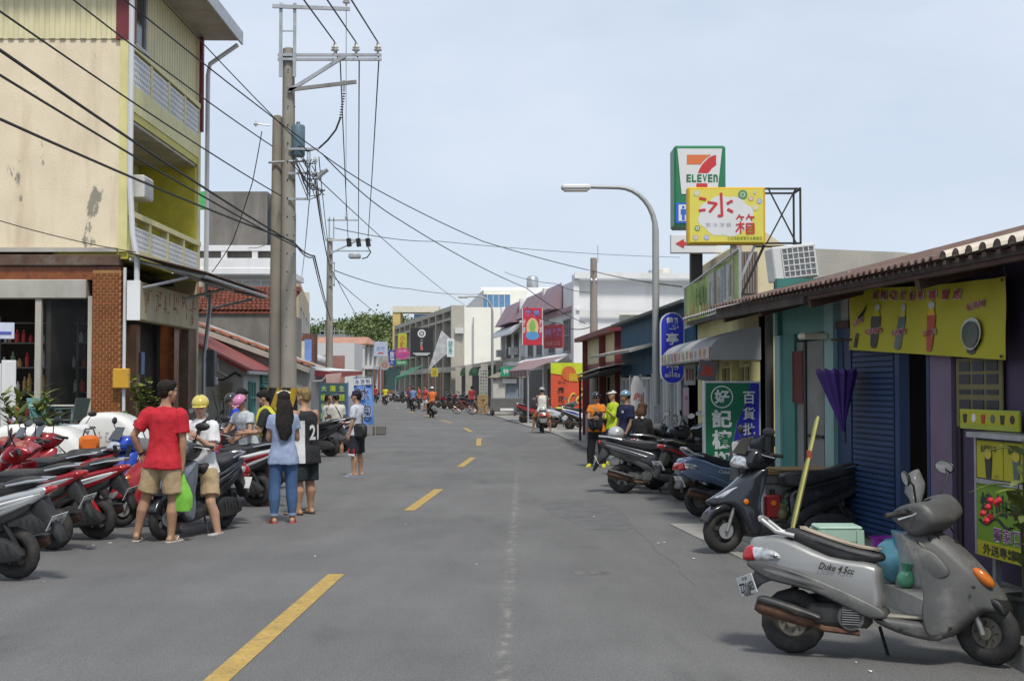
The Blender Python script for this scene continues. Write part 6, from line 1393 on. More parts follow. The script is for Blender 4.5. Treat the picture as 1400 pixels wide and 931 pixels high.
def scooter(name,label,loc,heading,body,style='sport',lod=0,steer=0.,lean=0.,platetxt='ABC-123',side=None,seatm=None,group='parked scooters',basket=None,accent=None,floor=None,bodyname=None,script=None,shieldm=None,stand=True,seat_top=None,tail_rail=None,cat='scooter',pitch=0,frontm=None,plate_yaw=0,mtilt=0):
 """origin between the wheels on the ground, +x forward"""
 t=thing(name,label,cat,loc,heading,group);t.rotation_euler=(lean,pitch,heading)
 side=side or body;seatm=seatm or SEATB;floor=floor or PLAST;frontm=frontm or body
 rw=.215 if style=='classic' else.235;xr,xf=-.60,.62
 per=3 if lod==0 else 2;na=3 if lod==0 else 2
 piv=Vector((xf-.12,0,.5));rake=Matrix.Rotation(-.42,4,'Y')
 S=Matrix.Translation(piv)@rake@Matrix.Rotation(steer,4,'Z')@rake.inverted()@Matrix.Translation(-piv)
 rm_=DUSTY if style=='classic' else(RIMD if len(label)%3 else ALLOY)
 wheel(t,xr,rw,lod,None,rm_);wheel(t,xf,rw,lod,S,rm_,disc_=(lod==0))
 sx=lambda x:x-.60
 if style=='classic':
  tail=[(-.30,.60),(-.275,.735),(-.2,.765),(-.05,.77),(.25,.66),(.545,.615),(.575,.50),(.585,.345),(.50,.29),(.37,.345),(.13,.435),(-.13,.49),(-.27,.555)]
  tail=[(sx(x),z)for x,z in tail]
  def df(v):
   f_=max(0,min(1,(v.x+.9)/.35));g_=.70+.30*f_;h_=1-.22*max(0,(v.z-.5)/.3)**2
   return Vector((v.x,v.y*g_*h_,v.z))
  q=MB();pillow(q,tail,.185,.085,side,df,na+1,2,.55,per);q.build('rear_body',None,t,smooth=50)
  q=MB();lo=[(-.295,.575),(-.27,.615),(-.05,.575),(.22,.49),(.50,.375),(.60,.32),(.60,.27),(.50,.27),(.37,.325),(.13,.425),(-.13,.478),(-.25,.54)]
  pillow(q,[(sx(x),z)for x,z in lo],.192,.03,shieldm or side,df,na,2,.6,per);q.build('lower_cowl',None,t,smooth=50)
  q=MB();so=[(-.045,.815),(.03,.825),(.15,.79),(.385,.72),(.52,.695),(.58,.68),(.585,.635),(.50,.622),(.29,.635),(.12,.70),(-.03,.765)]
  def ds(v):f_=max(0,min(1,(v.x+.65)/.3));return Vector((v.x,v.y*(.72+.28*f_)*(1-.25*max(0,(v.x+.15)/.15)),v.z))
  pillow(q,[(sx(x),z)for x,z in so],.155,.05,seatm,ds,na+1,2,.7,per);seat=q.build('seat',None,t,smooth=50)
  if seat_top:
   q=MB();pillow(q,[(sx(x),z+.020)for x,z in[(.04,.822),(.15,.792),(.385,.722),(.52,.698),(.572,.685),(.52,.680),(.385,.700),(.15,.765)]],.125,.025,seat_top,ds,2,2,.6,per);q.build('seat_top',None,seat,smooth=50)
  q=MB()
  fl=[(.52,.30),(.60,.285),(.84,.265),(.93,.30),(.97,.22),(.93,.15),(.72,.175),(.55,.24)]
  pillow(q,[(sx(x),z)for x,z in fl],.185,.05,shieldm or side,None,na,2,.6,per);q.build('floor_cowl',None,t,smooth=50)
  q=MB();q.box((sx(.76),0,.285),(.30,.27,.02),floor,ch=.008);q.build('floor_mat',None,t)
  q=MB();shd=[(.79,.80),(.88,.845),(.95,.835),(1.09,.735),(1.21,.61),(1.32,.47),(1.355,.385),(1.32,.345),(1.23,.345),(1.14,.28),(1.02,.18),(.90,.17),(.86,.30),(.885,.45),(.84,.66)]
  def dfs(v):
   hw=.200-.10*max(0,(v.x-.30)/.5)**1.3-.075*max(0,(v.z-.58)/.25);kx=v.y/.215
   return Vector((v.x-.55*kx*kx*.22*(.4+max(0,v.z-.25)),kx*hw,v.z))
  pillow(q,[(sx(x),z)for x,z in shd],.215,.07,frontm,dfs,na+1,6,.55,per);q.build('leg_shield',None,t,smooth=50)
  q=MB();pillow(q,[(sx(x),z)for x,z in[(.79,.78),(.83,.70),(.87,.52),(.875,.42),(.90,.42),(.905,.55),(.87,.73)]],.15,.02,shieldm or side,None,2,2,.6,per);ins_=q.build('inner_shield',None,t,smooth=50)
  if lod==0:
   q=MB();pillow(q,[(sx(x),z)for x,z in[(.80,.70),(.83,.735),(.92,.70),(1.0,.60),(.98,.55),(.90,.53),(.85,.56)]],.205,.02,frontm,lambda v:Vector((v.x-.02*abs(v.y),v.y*(.90-.10*max(0,v.z-.6)/.1),v.z)),2,1,.8,per);q.build('glovebox',None,ins_,smooth=50)
   q=MB()
   for x_,z_ in((.88,.79),(1.14,.50),(1.0,.24),(.70,.215)):q.ball((sx(x_),-.19 if z_<.7 else-.135,z_),.012,BLACK,6,4)
   q.build('screws',None,ins_,kind='stuff')
  fend=[(1.04,.36),(1.10,.445),(1.22,.470),(1.33,.43),(1.37,.36),(1.34,.35),(1.29,.395),(1.22,.415),(1.12,.395),(1.06,.33)]
  q=MB(S);pillow(q,[(sx(x),z)for x,z in fend],.07,.025,BLACK if side is SILV else GREYP,None,2,2,.5,per);q.build('front_fender',None,t,smooth=50)
  for s_ in(-1,1):
   q=MB();q.ball((sx(1.20),s_*.118,.56),(.085,.03,.035),LENSO,12,8,Matrix.Rotation(.72,4,'Y'));q.build('indicator',None,t,smooth=60)
  hb=[(.74,.93),(.77,.99),(.88,1.035),(.97,1.03),(1.035,.96),(1.03,.90),(.95,.835),(.88,.82),(.82,.86)]
  def dh(v):return Vector((v.x-.9*v.y*v.y,v.y,v.z+.10*abs(v.y)-.15*v.y*v.y))
  q=MB(S);pillow(q,[(sx(x),z)for x,z in hb],.225,.04,GREYP if shieldm is None else shieldm,dh,na+1,4,.9,per);q.build('handlebar_cowl',None,t,smooth=50)
  zb,xb=1.0,sx(.86)
  if lod==0:q=MB(S);q.slab((sx(.775),-.10,.985),(sx(.775),.10,.985),(sx(.86),.09,1.035),(sx(.86),-.09,1.035),-.012,BLACK);q.slab((sx(.785),-.075,1.003),(sx(.785),.075,1.003),(sx(.85),.07,1.042),(sx(.85),-.07,1.042),-.006,GLASSD);q.build('dial_panel',None,t)
  q=MB(S);q.ball((sx(.985 if side is SILV else 1.0),0,.925),(.045,.075,.045),LENSC,14,8);q.build('headlight',None,t,smooth=60)
  tl=[(-.312,.605),(-.295,.69),(-.19,.70),(-.10,.675),(-.06,.625),(-.11,.605),(-.22,.60)]
  q=MB();pillow(q,[(sx(x),z)for x,z in tl],.207,.06,LENSC,df,3,2,.5,per);lamp=q.build('tail_light',None,t,smooth=50)
  q=MB();pillow(q,[(sx(x-.012),z)for x,z in[(-.312,.607),(-.29,.692),(-.235,.70),(-.215,.65),(-.22,.603)]],.211,.06,LENSR,df,3,2,.45,per);q.build('brake_lens',None,lamp,smooth=50)
  q=MB()
  for s_ in(-1,1):
   q.tube([(sx(.02),s_*.13,.775),(sx(-.10),s_*.125,.80),(sx(-.20),s_*.11,.875)],.016,8,CHROME if tail_rail is None else tail_rail)
  q.tube([(sx(-.20),-.11,.875),(sx(-.215),-.06,.885),(sx(-.215),.06,.885),(sx(-.20),.11,.875)],.02,8,CHROME if tail_rail is None else tail_rail);q.build('grab_rail',None,t,smooth=50)
  pl=Matrix.Translation((sx(-.275),0,.455))@Matrix.Rotation(-.42,4,'Y')
  q=MB();pillow(q,[(sx(x),z)for x,z in[(-.20,.57),(-.27,.50),(-.32,.38),(-.28,.37),(-.22,.44),(-.10,.50)]],.09,.015,GREYP,None,2,2,.5,per);q.build('rear_mudguard',None,t,smooth=50)
 else:
  tail=[(-.36,.80),(-.30,.835),(-.14,.80),(.12,.735),(.42,.665),(.56,.60),(.575,.47),(.56,.36),(.50,.36),(.40,.44),(.14,.535),(-.12,.635),(-.28,.72)]
  def df(v):f_=max(0,min(1,(v.x+.96)/.5));return Vector((v.x,v.y*(.48+.52*f_),v.z))
  q=MB();pillow(q,[(sx(x),z)for x,z in tail],.165,.05,side,df,na,2,.7,per);q.build('rear_body',None,t,smooth=50)
  q=MB();lo=[(-.20,.70),(.0,.625),(.25,.53),(.50,.42),(.58,.36),(.60,.28),(.46,.27),(.30,.40),(.05,.50),(-.16,.60)]
  pillow(q,[(sx(x),z)for x,z in lo],.158,.03,PLAST,df,na,2,.7,per);q.build('lower_cowl',None,t,smooth=50)
  if accent is not None:
   q=MB()
   pillow(q,[(sx(x),z)for x,z in[(-.30,.775),(-.1,.735),(.2,.65),(.44,.57),(.40,.55),(.15,.60),(-.15,.69)]],.170,.02,accent,df,2,2,.7,per);q.build('side_accent',None,t,smooth=50)
  q=MB();so=[(-.26,.865),(-.20,.905),(-.05,.895),(.05,.86),(.18,.835),(.42,.828),(.55,.812),(.61,.765),(.60,.70),(.52,.665),(.35,.675),(.10,.735),(-.15,.80)]
  def ds(v):f_=max(0,min(1,(v.x+.86)/.5));return Vector((v.x,v.y*(.55+.45*f_)*(1-.3*max(0,(v.x+.12)/.14)),v.z))
  pillow(q,[(sx(x),z)for x,z in so],.165,.055,seatm,ds,na+1,2,.7,per);q.build('seat',None,t,smooth=50)
  q=MB();fl=[(.46,.36),(.56,.33),(.62,.315),(.90,.30),(1.0,.38),(1.04,.28),(.98,.17),(.75,.18),(.55,.22),(.46,.28)]
  pillow(q,[(sx(x),z)for x,z in fl],.165,.04,PLAST,None,na,2,.6,per);q.build('floor_cowl',None,t,smooth=50)
  q=MB();shd=[(.86,.83),(.93,.86),(1.02,.80),(1.16,.68),(1.32,.575),(1.40,.53),(1.36,.49),(1.24,.50),(1.14,.45),(1.08,.34),(1.02,.22),(.93,.20),(.90,.34),(.93,.50),(.90,.66)]
  def dfs(v):
   hw=.205-.15*max(0,(v.x-.45)/.36)**1.0-.04*max(0,(v.z-.65)/.2);kx=v.y/.21
   return Vector((v.x-.45*kx*kx*.22*(.4+max(0,v.z-.25)),kx*hw,v.z))
  pillow(q,[(sx(x),z)for x,z in shd],.21,.05,frontm,dfs,na,6,.6,per);q.build('leg_shield',None,t,smooth=50)
  if lod<2:
   for s_ in(-1,1):
    q=MB();pillow(q,[(sx(x),z)for x,z in[(1.02,.665),(1.14,.645),(1.28,.575),(1.33,.54),(1.20,.555),(1.08,.60)]],.012,.006,LENSC,lambda v,s_=s_:Vector((v.x,s_*(.150-.30*max(0,v.x-.42))+v.y,v.z+.015)),2,1,.8,per);q.build('headlight',None,t,smooth=50)
    q=MB();q.ball((sx(1.03),s_*.185,.52),(.03,.012,.03),LENSO,10,6);q.build('reflector',None,t,smooth=60)
  q=MB(S);fend=[(1.02,.42),(1.10,.49),(1.24,.51),(1.38,.45),(1.46,.34),(1.43,.32),(1.34,.41),(1.22,.445),(1.12,.43),(1.05,.38)]
  pillow(q,[(sx(x),z)for x,z in fend],.075,.025,PLAST if lod else body,None,2,2,.5,per);q.build('front_fender',None,t,smooth=50)
  hb=[(.74,.98),(.80,1.03),(.92,1.06),(1.02,1.03),(1.08,.93),(1.05,.87),(.95,.85),(.86,.86),(.78,.92)]
  def dh(v):return Vector((v.x-1.2*v.y*v.y,v.y,v.z+.05*abs(v.y)))
  q=MB(S);pillow(q,[(sx(x),z)for x,z in hb],.19,.06,body,dh,na,4,.6,per);q.build('handlebar_cowl',None,t,smooth=50)
  q=MB(S);pillow(q,[(sx(x),z)for x,z in[(.99,1.01),(1.06,.985),(1.115,.90),(1.07,.865),(1.0,.88)]],.145,.03,LENSC,lambda v:Vector((v.x-1.6*v.y*v.y,v.y,v.z)),2,4,.5,per);q.build('headlight',None,t,smooth=50)
  if lod<2:
   q=MB(S);q.slab((sx(1.06),-.13,1.01),(sx(1.06),.13,1.01),(sx(.96),.09,1.17),(sx(.96),-.09,1.17),.008,mat('smoked_screen',(.03,.03,.035),.1,var=0,coat=.5));q.build('windscreen',None,t)
  zb,xb=1.02,sx(.88)
  q=MB();pillow(q,[(sx(x),z)for x,z in[(-.385,.79),(-.36,.835),(-.24,.80),(-.10,.745),(-.12,.72),(-.28,.745)]],.10,.025,LENSR,lambda v:Vector((v.x,v.y*(.7+.3*max(0,min(1,(v.x+.98)/.3))),v.z)),2,2,.5,per);q.build('tail_light',None,t,smooth=50)
  if lod<2:
   q=MB();q.tube([(sx(.0),-.12,.84),(sx(-.2),-.13,.88),(sx(-.36),-.07,.895),(sx(-.36),.07,.895),(sx(-.2),.13,.88),(sx(.0),.12,.84)],.015,7,CHROME if tail_rail is None else tail_rail);q.build('grab_rail',None,t,smooth=50)
  pl=Matrix.Translation((sx(-.405),0,.52))@Matrix.Rotation(-.5,4,'Y')
  q=MB();pillow(q,[(sx(x),z)for x,z in[(-.28,.74),(-.36,.62),(-.47,.36),(-.43,.35),(-.33,.50),(-.18,.62)]],.06,.015,PLAST,None,2,2,.5,per);q.build('rear_mudguard',None,t,smooth=50)
  # grips, levers, fork, engine, exhaust
 for s_ in(-1,1):
  q=MB(S);zg=zb-.03
  q.tube([(xb-.02,s_*.17,zg+.01),(xb-.06,s_*.25,zg+.02),(xb-.115,s_*.36,zg+.012)],[.018,.019,.019],8 if lod<2 else 5,RUBBER)
  o=q.build('grip',None,t,smooth=50)
  if lod==0:q=MB(S);q.box((xb-.03,s_*.205,zg+.02),(.055,.06,.055),BLACK,ch=.01);q.box((xb-.06,s_*.205,zg+.03),(.01,.03,.012),ALLOY);q.build('switch_box',None,o)
  if lod<2:q=MB(S);q.tube([(xb+.02,s_*.19,zg+.02),(xb+.035,s_*.27,zg+.015),(xb-.03,s_*.36,zg-.005)],[.008,.006,.007],6,STEEL);q.build('brake_lever',None,o,smooth=50)
 mirrors(t,S,zb+.02,.16,None,lod,mtilt,.2,.12,xb)
 q=MB(S);top_=Vector((xf-.20,0,.78))
 for s_ in(-1,1):q.tube([(xf,s_*.075,rw),(xf-.08,s_*.07,rw+.24)],.02,8 if lod<2 else 5,ALLOY)
 q.tube([(xf-.06,0,rw+.2),top_],.03,8,BLACK);q.build('fork',None,t,smooth=50)
 q=MB();q.box((sx(.30),0,.27),(.42,.16,.15),ENGINE,ch=.03);pillow(q,[(sx(x),z)for x,z in[(-.14,.20),(-.12,.30),(.02,.385),(.26,.39),(.42,.31),(.42,.20),(.16,.165)]],.05,.03,PLAST,lambda v:Vector((v.x,v.y+.125,v.z)),2,1,.8,2);[q.beam((sx(-.06+.07*k),.178,.24),(sx(-.02+.07*k),.178,.345),.012,.012,PLAST)for k in range(5 if lod==0 else 0)]
 if lod<2:q.tube([(sx(-.1),.085,.26),(sx(.05),.1,.52)],.025,8,LENSR if body is REDP and lod==0 else BLACK)
 eng=q.build('engine',None,t,smooth=40)
 if lod<2:
  q=MB();disc(q,(sx(.39),-.135,.27),.085,.03,ENGINE,20);disc(q,(sx(.39),-.168,.27),.062,.004,BLACK,18)
  for k in range(7):q.beam((sx(.39)-.055,-.174,.27-.045+.015*k),(sx(.39)+.055,-.174,.27-.045+.015*k),.004,.005,ALLOY)
  q.build('fan_cover',None,eng,smooth=40)
 q=MB();q.tube([(sx(.38),-.10,.20),(sx(.44),-.13,.17),(sx(.22),-.15,.185),(sx(.12),-.155,.22)],.02,7,RUST)
 q.tube([(sx(.16),-.16,.225),(sx(.10),-.165,.24),(sx(-.18),-.17,.31),(sx(-.22),-.17,.32)],[.03,.052,.056,.04],10,RUST);ex=q.build('exhaust',None,t,smooth=40)
 q=MB();pillow(q,[(sx(x),z)for x,z in[(.20,.24),(.20,.275),(.06,.32),(-.14,.375),(-.20,.375),(-.20,.335),(-.05,.30),(.08,.255)]],.055,.03,EXH,lambda v:Vector((v.x,v.y-.185,v.z)),2,1,.6,per);q.build('heat_shield',None,ex,smooth=50)
 if plate_yaw:pl=Matrix.Translation((sx(-.305),-.07,.435))@Matrix.Rotation(-.35,4,'Y')
 X=pl@Matrix.Rotation(plate_yaw,4,'Z')@Matrix(((0,0,-1,0),(-1,0,0,0),(0,1,0,0),(0,0,0,1)))
 plate(t,X,platetxt,*((.20,.13)if plate_yaw else(.26,.15)),lod=lod)
 if stand:q=MB();q.tube([(sx(.55),.10,.2),(sx(.60),.19,.0)],.012,6,IRON);q.build('side_stand',None,t,smooth=40)
 if lod==0:
  q=MB(S);q.tube([(xb+.05,.1,zb-.05),(xb+.14,.12,zb-.25),(xb+.02,.05,zb-.42)],.006,5,BLACK);q.tube([(xb+.05,-.12,zb-.03),(xb+.12,-.1,zb-.2),(xb,-.04,zb-.4)],.006,5,BLACK);q.build('cable',None,t,smooth=40)
 if script:
  q=MB();X=Matrix(((1,0,0,0),(0,0,-1,0),(0,1,0,0),(0,0,0,1)))
  s1,cx_,cz,w_,h_,yy,mm,ang=script
  put_text(q,s1,Matrix.Translation((sx(cx_),-yy,cz))@Matrix.Rotation(ang,4,'Y')@X,0,0,w_,h_,mm,.02,0,shear=.35);q.build('badge_lettering',None,t,kind='stuff')
 return t
def at(px,py,fwd_px=None,fwd_py=None):return G(px,py)
SILV=paint((.275,.275,.268),.38,.35,.55,'faded_silver_paint');SILVD=mat('dull_grey_panel',(.095,.094,.091),.5,.15,var=.15,vs=5,dirt=(.25,.24,.215),damt=.55,ds=4.5,bump=.05,bs=60)
REDP=paint((.30,.012,.018),.25,.1,.12);BLUEPT=paint((.02,.065,.42),.22,.1,.1);DGREY=paint((.045,.047,.052),.25,.3,.25);WHITEP=paint((.66,.66,.66),.25,0,.1);SILVER2=paint((.52,.53,.54),.26,.45,.1);BLKP=paint((.022,.023,.026),.22,.2,.2);STEELB=paint((.16,.21,.32),.26,.4,.2)
def by_wheels(rear,front):
 """place and turn from the ground contact pixels of the rear and front wheel"""
 a,b=G(*rear),G(*front);h_=math.atan2(b.y-a.y,b.x-a.x);c=a+Vector((math.cos(h_),math.sin(h_),0))*.60
 return(c.x,c.y,0),h_
 # silver scooter in the foreground
loc,hd=by_wheels((1085,893),(1350,911))
loc=(loc[0]-.03*math.cos(hd),loc[1]-.03*math.sin(hd),0)
hero=scooter('scooter','dusty silver scooter with beige topped seat, nearest at the right kerb',loc,hd,SILV,'classic',0,-.45,-.10,'ZZV-603',SILV,None,'parked scooters',shieldm=SILVD,seat_top=mat('worn_seat_top',(.36,.30,.22),.7,var=.12,vs=8,dirt=(.2,.17,.13),damt=.4,ds=6),tail_rail=paint((.42,.42,.41),.4,.2,.3),floor=simple((.28,.26,.21),.8,var=.2,vs=8),script=('Duke 4.5cc',.30,.578,.23,.045,.187,BLACK,.13),frontm=SILVD,plate_yaw=.75,mtilt=.95)
hero.scale=(.955,.955,.955)
t=thing('plastic_cover','clear plastic bag tied over the left mirror of the dusty silver scooter','plastic bag',(0,0,0));
Mh=tmat(hero);q=MB(Mh);c=Vector((.16,.30,1.08));q.ball(c,(.06,.09,.12),mat('clear_bag',(.42,.42,.4),.25,var=.2,alpha=.38,coat=.3),12,9)
for i,p in enumerate(q.v):q.v[i]=p+Vector((noise.noise(p*14),noise.noise(p*15+Vector((3,1,0))),noise.noise(p*13)))*.022
q.build('bag',None,t,smooth=60);q=MB(Mh);q.tube([c+Vector((0,-.02,-.1)),c+Vector((.01,-.04,-.2))],[.02,.035],7,MATS['clear_bag']);q.build('neck',None,t)
# right kerb row
loc=G(990,757);hd2=R(187)
bl=scooter('scooter','black scooter facing the road with a red can and green bag on its floor',(loc.x+.62,loc.y+.10,0),hd2,BLKP,'sport',0,.25,.08,'NQE-825',BLKP,None,accent=None,frontm=paint((.030,.034,.042),.18,.35,.08),script=None)
t=thing('fuel_can','dark red plastic can standing on the floor of the black scooter','can',bl.location);T=tmat(bl)@Matrix.Translation((.12,.05,.34));t.matrix_world=Matrix.Translation(T.translation)
q=MB();q.box((0,0,.13),(.17,.13,.24),simple((.22,.012,.015),.35),ch=.02);q.build('can',None,t);q=MB();q.lathe([(.03,.25),(.03,.3),(0,.31)],10,BLACK);q.build('cap',None,t)
q=MB();flat(q,circle(0,.17,.028,12),frame((0,-.066,0),(1,0,0),(0,0,1)),.002,LENSO);q.build('label',None,t)
T=tmat(bl)@Vector((-.06,.03,.33));sack('grocery_bag','green plastic bag sitting on the floor of the black scooter','plastic bag',tuple(T),.11,mat('green_bag',(.035,.14,.075),.3,var=.35,vs=14),6)
T=tmat(bl)@Vector((.04,.12,.33));sack('grocery_bag','small olive bag between the red can and the green bag','plastic bag',tuple(T),.06,simple((.13,.12,.05),.4),7)
T=tmat(bl)@Vector((.34,-.28,1.0));t=thing('jacket','grey cloth jacket draped over the handlebar of the black scooter','jacket',tuple(T));q=MB()
vs=[];fs=[]
for i in range(9):
 for j in range(6):a=math.pi*i/8;vs.append((.09*(j-2.5)/2.5+.01*math.sin(i*2),.13*math.cos(a),.15*math.sin(a)-.28*(abs(i-4)/4)**2+.015*math.sin(j*2+i)))
for i in range(8):
 for j in range(5):k=i*6+j;fs.append((k,k+1,k+7,k+6))
q.add(vs,fs,simple((.25,.25,.25),.8,var=.2,vs=10));q.build('cloth',None,t,smooth=60)
a,b=G(957,706),None;hd3=R(14)
sb=scooter('scooter','steel blue scooter with black seat behind the black scooter',(a.x+.60*math.cos(hd3),a.y+.60*math.sin(hd3),0),hd3,STEELB,'classic',0,.2,-.05,'GSO-531',STEELB,None,script=('Cabin',.28,.575,.17,.045,.19,simple((.5,.52,.55),.4),.13))
t=thing('crate','blue plastic tray resting on a pink box on the floor of the steel blue scooter','crate',tuple(tmat(sb)@Vector((.1,0,.3))));q=MB();q.box((.02,0,.10),(.26,.26,.2),simple((.35,.16,.15),.6),ch=.01);q.build('box',None,t);q=MB();q.box((.0,0,.23),(.3,.3,.05),simple((.03,.08,.4),.5),ch=.01);q.build('tray',None,t)
t=thing('carton','beige box on the ground between the steel blue and black scooters','box',tuple(G(985,700)));q=MB();q.box((.12,.2,.22),(.36,.3,.44),simple((.34,.31,.26),.7),rz=.2,ch=.02);q.build('box',None,t);q=MB();q.box((.12,.2,.445),(.38,.32,.02),simple((.38,.35,.3),.7),rz=.2);q.build('lid',None,t)
a=G(850,674);b=R(-9);a=(a.x+.6,a.y-.1,0);g3=scooter('scooter','dark grey sporty scooter with silver helmet on its tail beside the orange shirt woman',a,b,DGREY,'sport',0,.2,-.06,'NPU-027',DGREY,None,accent=paint((.20,.20,.21),.25,.4,.1),tail_rail=SILVER2)
# more scooters tucked behind them
BLK2=BLKP
for lab,px,py,hd_,col,st_,ac in(('dark scooter with a raised black mirror close to the blue door',900,668,14,DGREY,'sport',None),('black scooter with red front panel next to the green and blue sign board',935,682,24,BLKP,'sport',REDP),('dark scooter standing in front of the white vertical flag',888,640,8,BLKP,'classic',None),('black scooter half hidden behind the dark red paneled one',915,655,14,DGREY,'sport',None)):
 p=G(px,py);scooter('scooter',lab,(p.x+.5,p.y,0),R(hd_),col,st_,1,.3,-.05,'MKL-309',col,accent=ac,frontm=ac or col)
for lab,px,py,hd_,col,st_,ac in(('blue and white scooter parked in front of the dragon sign',786,588,25,WHITEP,'sport',BLUEPT),('silver scooter with a lime cloth on its seat left of the blue and white one',762,586,30,SILVER2,'classic',None),('red scooter with black exhaust beside the white tank top rider',722,579,25,REDP,'sport',None)):
 p=G(px,py);scooter('scooter',lab,(p.x+.35,p.y+.25,0),R(hd_),col,st_,1,.3,-.05,'EWE-218',col,accent=ac)
p=G(762,586);t=thing('seat_cloth','lime green cloth lying on the silver scooter seat','cloth',(p.x+.1,p.y+.1,.78));q=MB();q.ball((0,0,.02),(.2,.14,.06),simple((.40,.55,.05),.7),12,6,Matrix.Rotation(.4,4,'Z'));q.build('cloth',None,t,smooth=60)
# left front row, tails towards the road
def lrow(lab,rear,hd_,col,st_='sport',ac=None,lod=0,pt='MFK-715',**k):
 a=G(*rear);h_=R(hd_);return scooter('scooter',lab,(a.x+.6*math.cos(h_),a.y+.6*math.sin(h_),0),h_,col,st_,lod,k.pop('steer',.2),k.pop('lean',-.07),pt,k.pop('side',col),accent=ac,**k)
lrow('silver sporty scooter with white plate, nearest at the bottom left edge',(22,792),170,SILVER2,'sport',WHITEP,pt='MFK-715')
lrow('dark red scooter with grey seat between the silver and the bright red one',(72,752),170,REDP,'sport',SILVER2,pt='NKE-852')
lrow('red and white scooter with black seat and red spring, third in the left row',(133,737),171,REDP,'sport',WHITEP,pt='MGT-309')
lrow('dark red scooter seen only by its long black seat in the left row',(100,720),170,REDP,'sport',None,lod=1,pt='KLM-662')
# facing the road
def lface(lab,front,hd_,col,st_='sport',lod=0,**k):
 a=G(*front);h_=R(hd_);return scooter('scooter',lab,(a.x-.62*math.cos(h_),a.y-.62*math.sin(h_),0),h_,col,st_,lod,k.pop('steer',.25),k.pop('lean',.06),k.pop('pt','NRB-120'),col,**k)
rb=lface('red scooter with square headlight and wire basket behind the man in red',(166,721),206,REDP,'classic',0,steer=.25)
T=tmat(rb)
q=MB();
q2=MB()
for k in range(7):
 y=-.13+.26*k/6;q2.tube([(.56,y,.80),(.66,y,.80)],.004,4,IRON);q2.tube([(.66,y,.80),(.70,y,.98)],.004,4,IRON);q2.tube([(.56,y,.80),(.52,y,.98)],.004,4,IRON)
for z,e in((.80,.13),(.86,.135),(.92,.14),(.98,.145)):q2.tube([(.56-(z-.8)*.2,-e,z),(.66+(z-.8)*.2,-e,z),(.66+(z-.8)*.2,e,z),(.56-(z-.8)*.2,e,z),(.56-(z-.8)*.2,-e,z)],.005,4,IRON)
q2.build('front_basket',None,rb,smooth=40)
q2=MB();q2.box((.72,0,.70),(.05,.15,.12),LENSC,ch=.02);q2.build('square_headlight',None,rb)
lface('bright blue scooter with clear headlight facing the road beside the red row',(138,711),218,BLUEPT,'sport',0,steer=.2)
lface('red scooter with orange cloth on its handlebar in the left background',(108,665),-70,REDP,'classic',1,shieldm=WHITEP,steer=.2)
t=thing('orange_bag','orange bag hanging on a scooter between white shells and blue scooter','bag',tuple(P(122,606,20)));q=MB();q.box((0,0,0),(.30,.22,.24),simple((.60,.13,.01),.6),rz=.3,ch=.05);q.build('bag',None,t,smooth=40);q=MB();q.tube([(-.1,0,.1),(-.06,0,.22),(.06,0,.22),(.1,0,.1)],.012,5,BLACK);q.build('strap',None,t)
lface('red scooter with round white mirror at the far left edge',(2,712),214,REDP,'sport',0,steer=.2)
lface('dark red scooter with two black mirrors left of the white shells',(30,700),214,REDP,'sport',1,steer=.2)
# the scooter the yellow helmet man sits on, and its neighbours
dk=lface('dark grey scooter under the man with yellow helmet, front wheel by the red shirt man',(222,738),250,DGREY,'sport',0,steer=.0,lean=.0,frontm=paint((.22,.24,.28),.22,.3,.08),accent=paint((.075,.08,.09),.2,.4,.05))
lrow('white scooter with red side stripe and big black seat left of the blouse woman',(352,692),166,WHITEP,'sport',REDP,pt='PKD-411',lean=-.03)
lface('red scooter with black screen behind the yellow helmet man',(262,690),226,REDP,'sport',1)
lrow('black cruiser scooter under the pink helmet rider',(372,668),172,BLKP,'sport',None,lod=1,pt='LMN-207')
lrow('grey scooter with black seat in the middle of the crowd',(318,668),160,DGREY,'sport',None,lod=1,pt='MPA-330')
lrow('white and black scooter with red tail light behind the jersey man',(468,618),175,WHITEP,'sport',BLKP,lod=1,pt='NHC-565')
lrow('black scooter beside the white and black one left of the capped man',(452,624),175,BLKP,'sport',None,lod=1,pt='NFF-118')
# ---- people
def remesh(mb,vox,it=3,disp=None):
 me=mb.mesh('blob');ob=bpy.data.objects.new('blob',me)
 md=ob.modifiers.new('r','REMESH');md.mode='VOXEL';md.voxel_size=vox
 if it:sm=ob.modifiers.new('s','SMOOTH');sm.iterations=it;sm.factor=.5
 out=evaluate(ob);bpy.data.objects.remove(ob);bpy.data.meshes.remove(me)
 if disp:
  ns=[v.normal.copy()for v in out.vertices]
  for v,n_ in zip(out.vertices,ns):v.co+=n_*disp(v.co)
 for p in out.polygons:p.use_smooth=True
 return out
def etube(mb,pts,rad,fwd,n=14,m=None):
 """closed tube with radii (depth along fwd, breadth across)"""
 pts=[Vector(p)for p in pts];k=len(pts);vs=[]
 for i,p in enumerate(pts):
  t=(pts[min(i+1,k-1)]-pts[max(i-1,0)]).normalized();f=(Vector(fwd)-t*Vector(fwd).dot(t)).normalized();s_=t.cross(f)
  a,b=rad[i]if isinstance(rad[i],tuple)else(rad[i],rad[i])
  for j in range(n):q=2*math.pi*j/n;vs.append(p+f*(a*math.cos(q))+s_*(b*math.sin(q)))
 fs=[(i*n+j,i*n+(j+1)%n,(i+1)*n+(j+1)%n,(i+1)*n+j)for i in range(k-1)for j in range(n)]+[tuple(range(n-1,-1,-1)),tuple((k-1)*n+j for j in range(n))]
 mb.add(vs,fs,m)
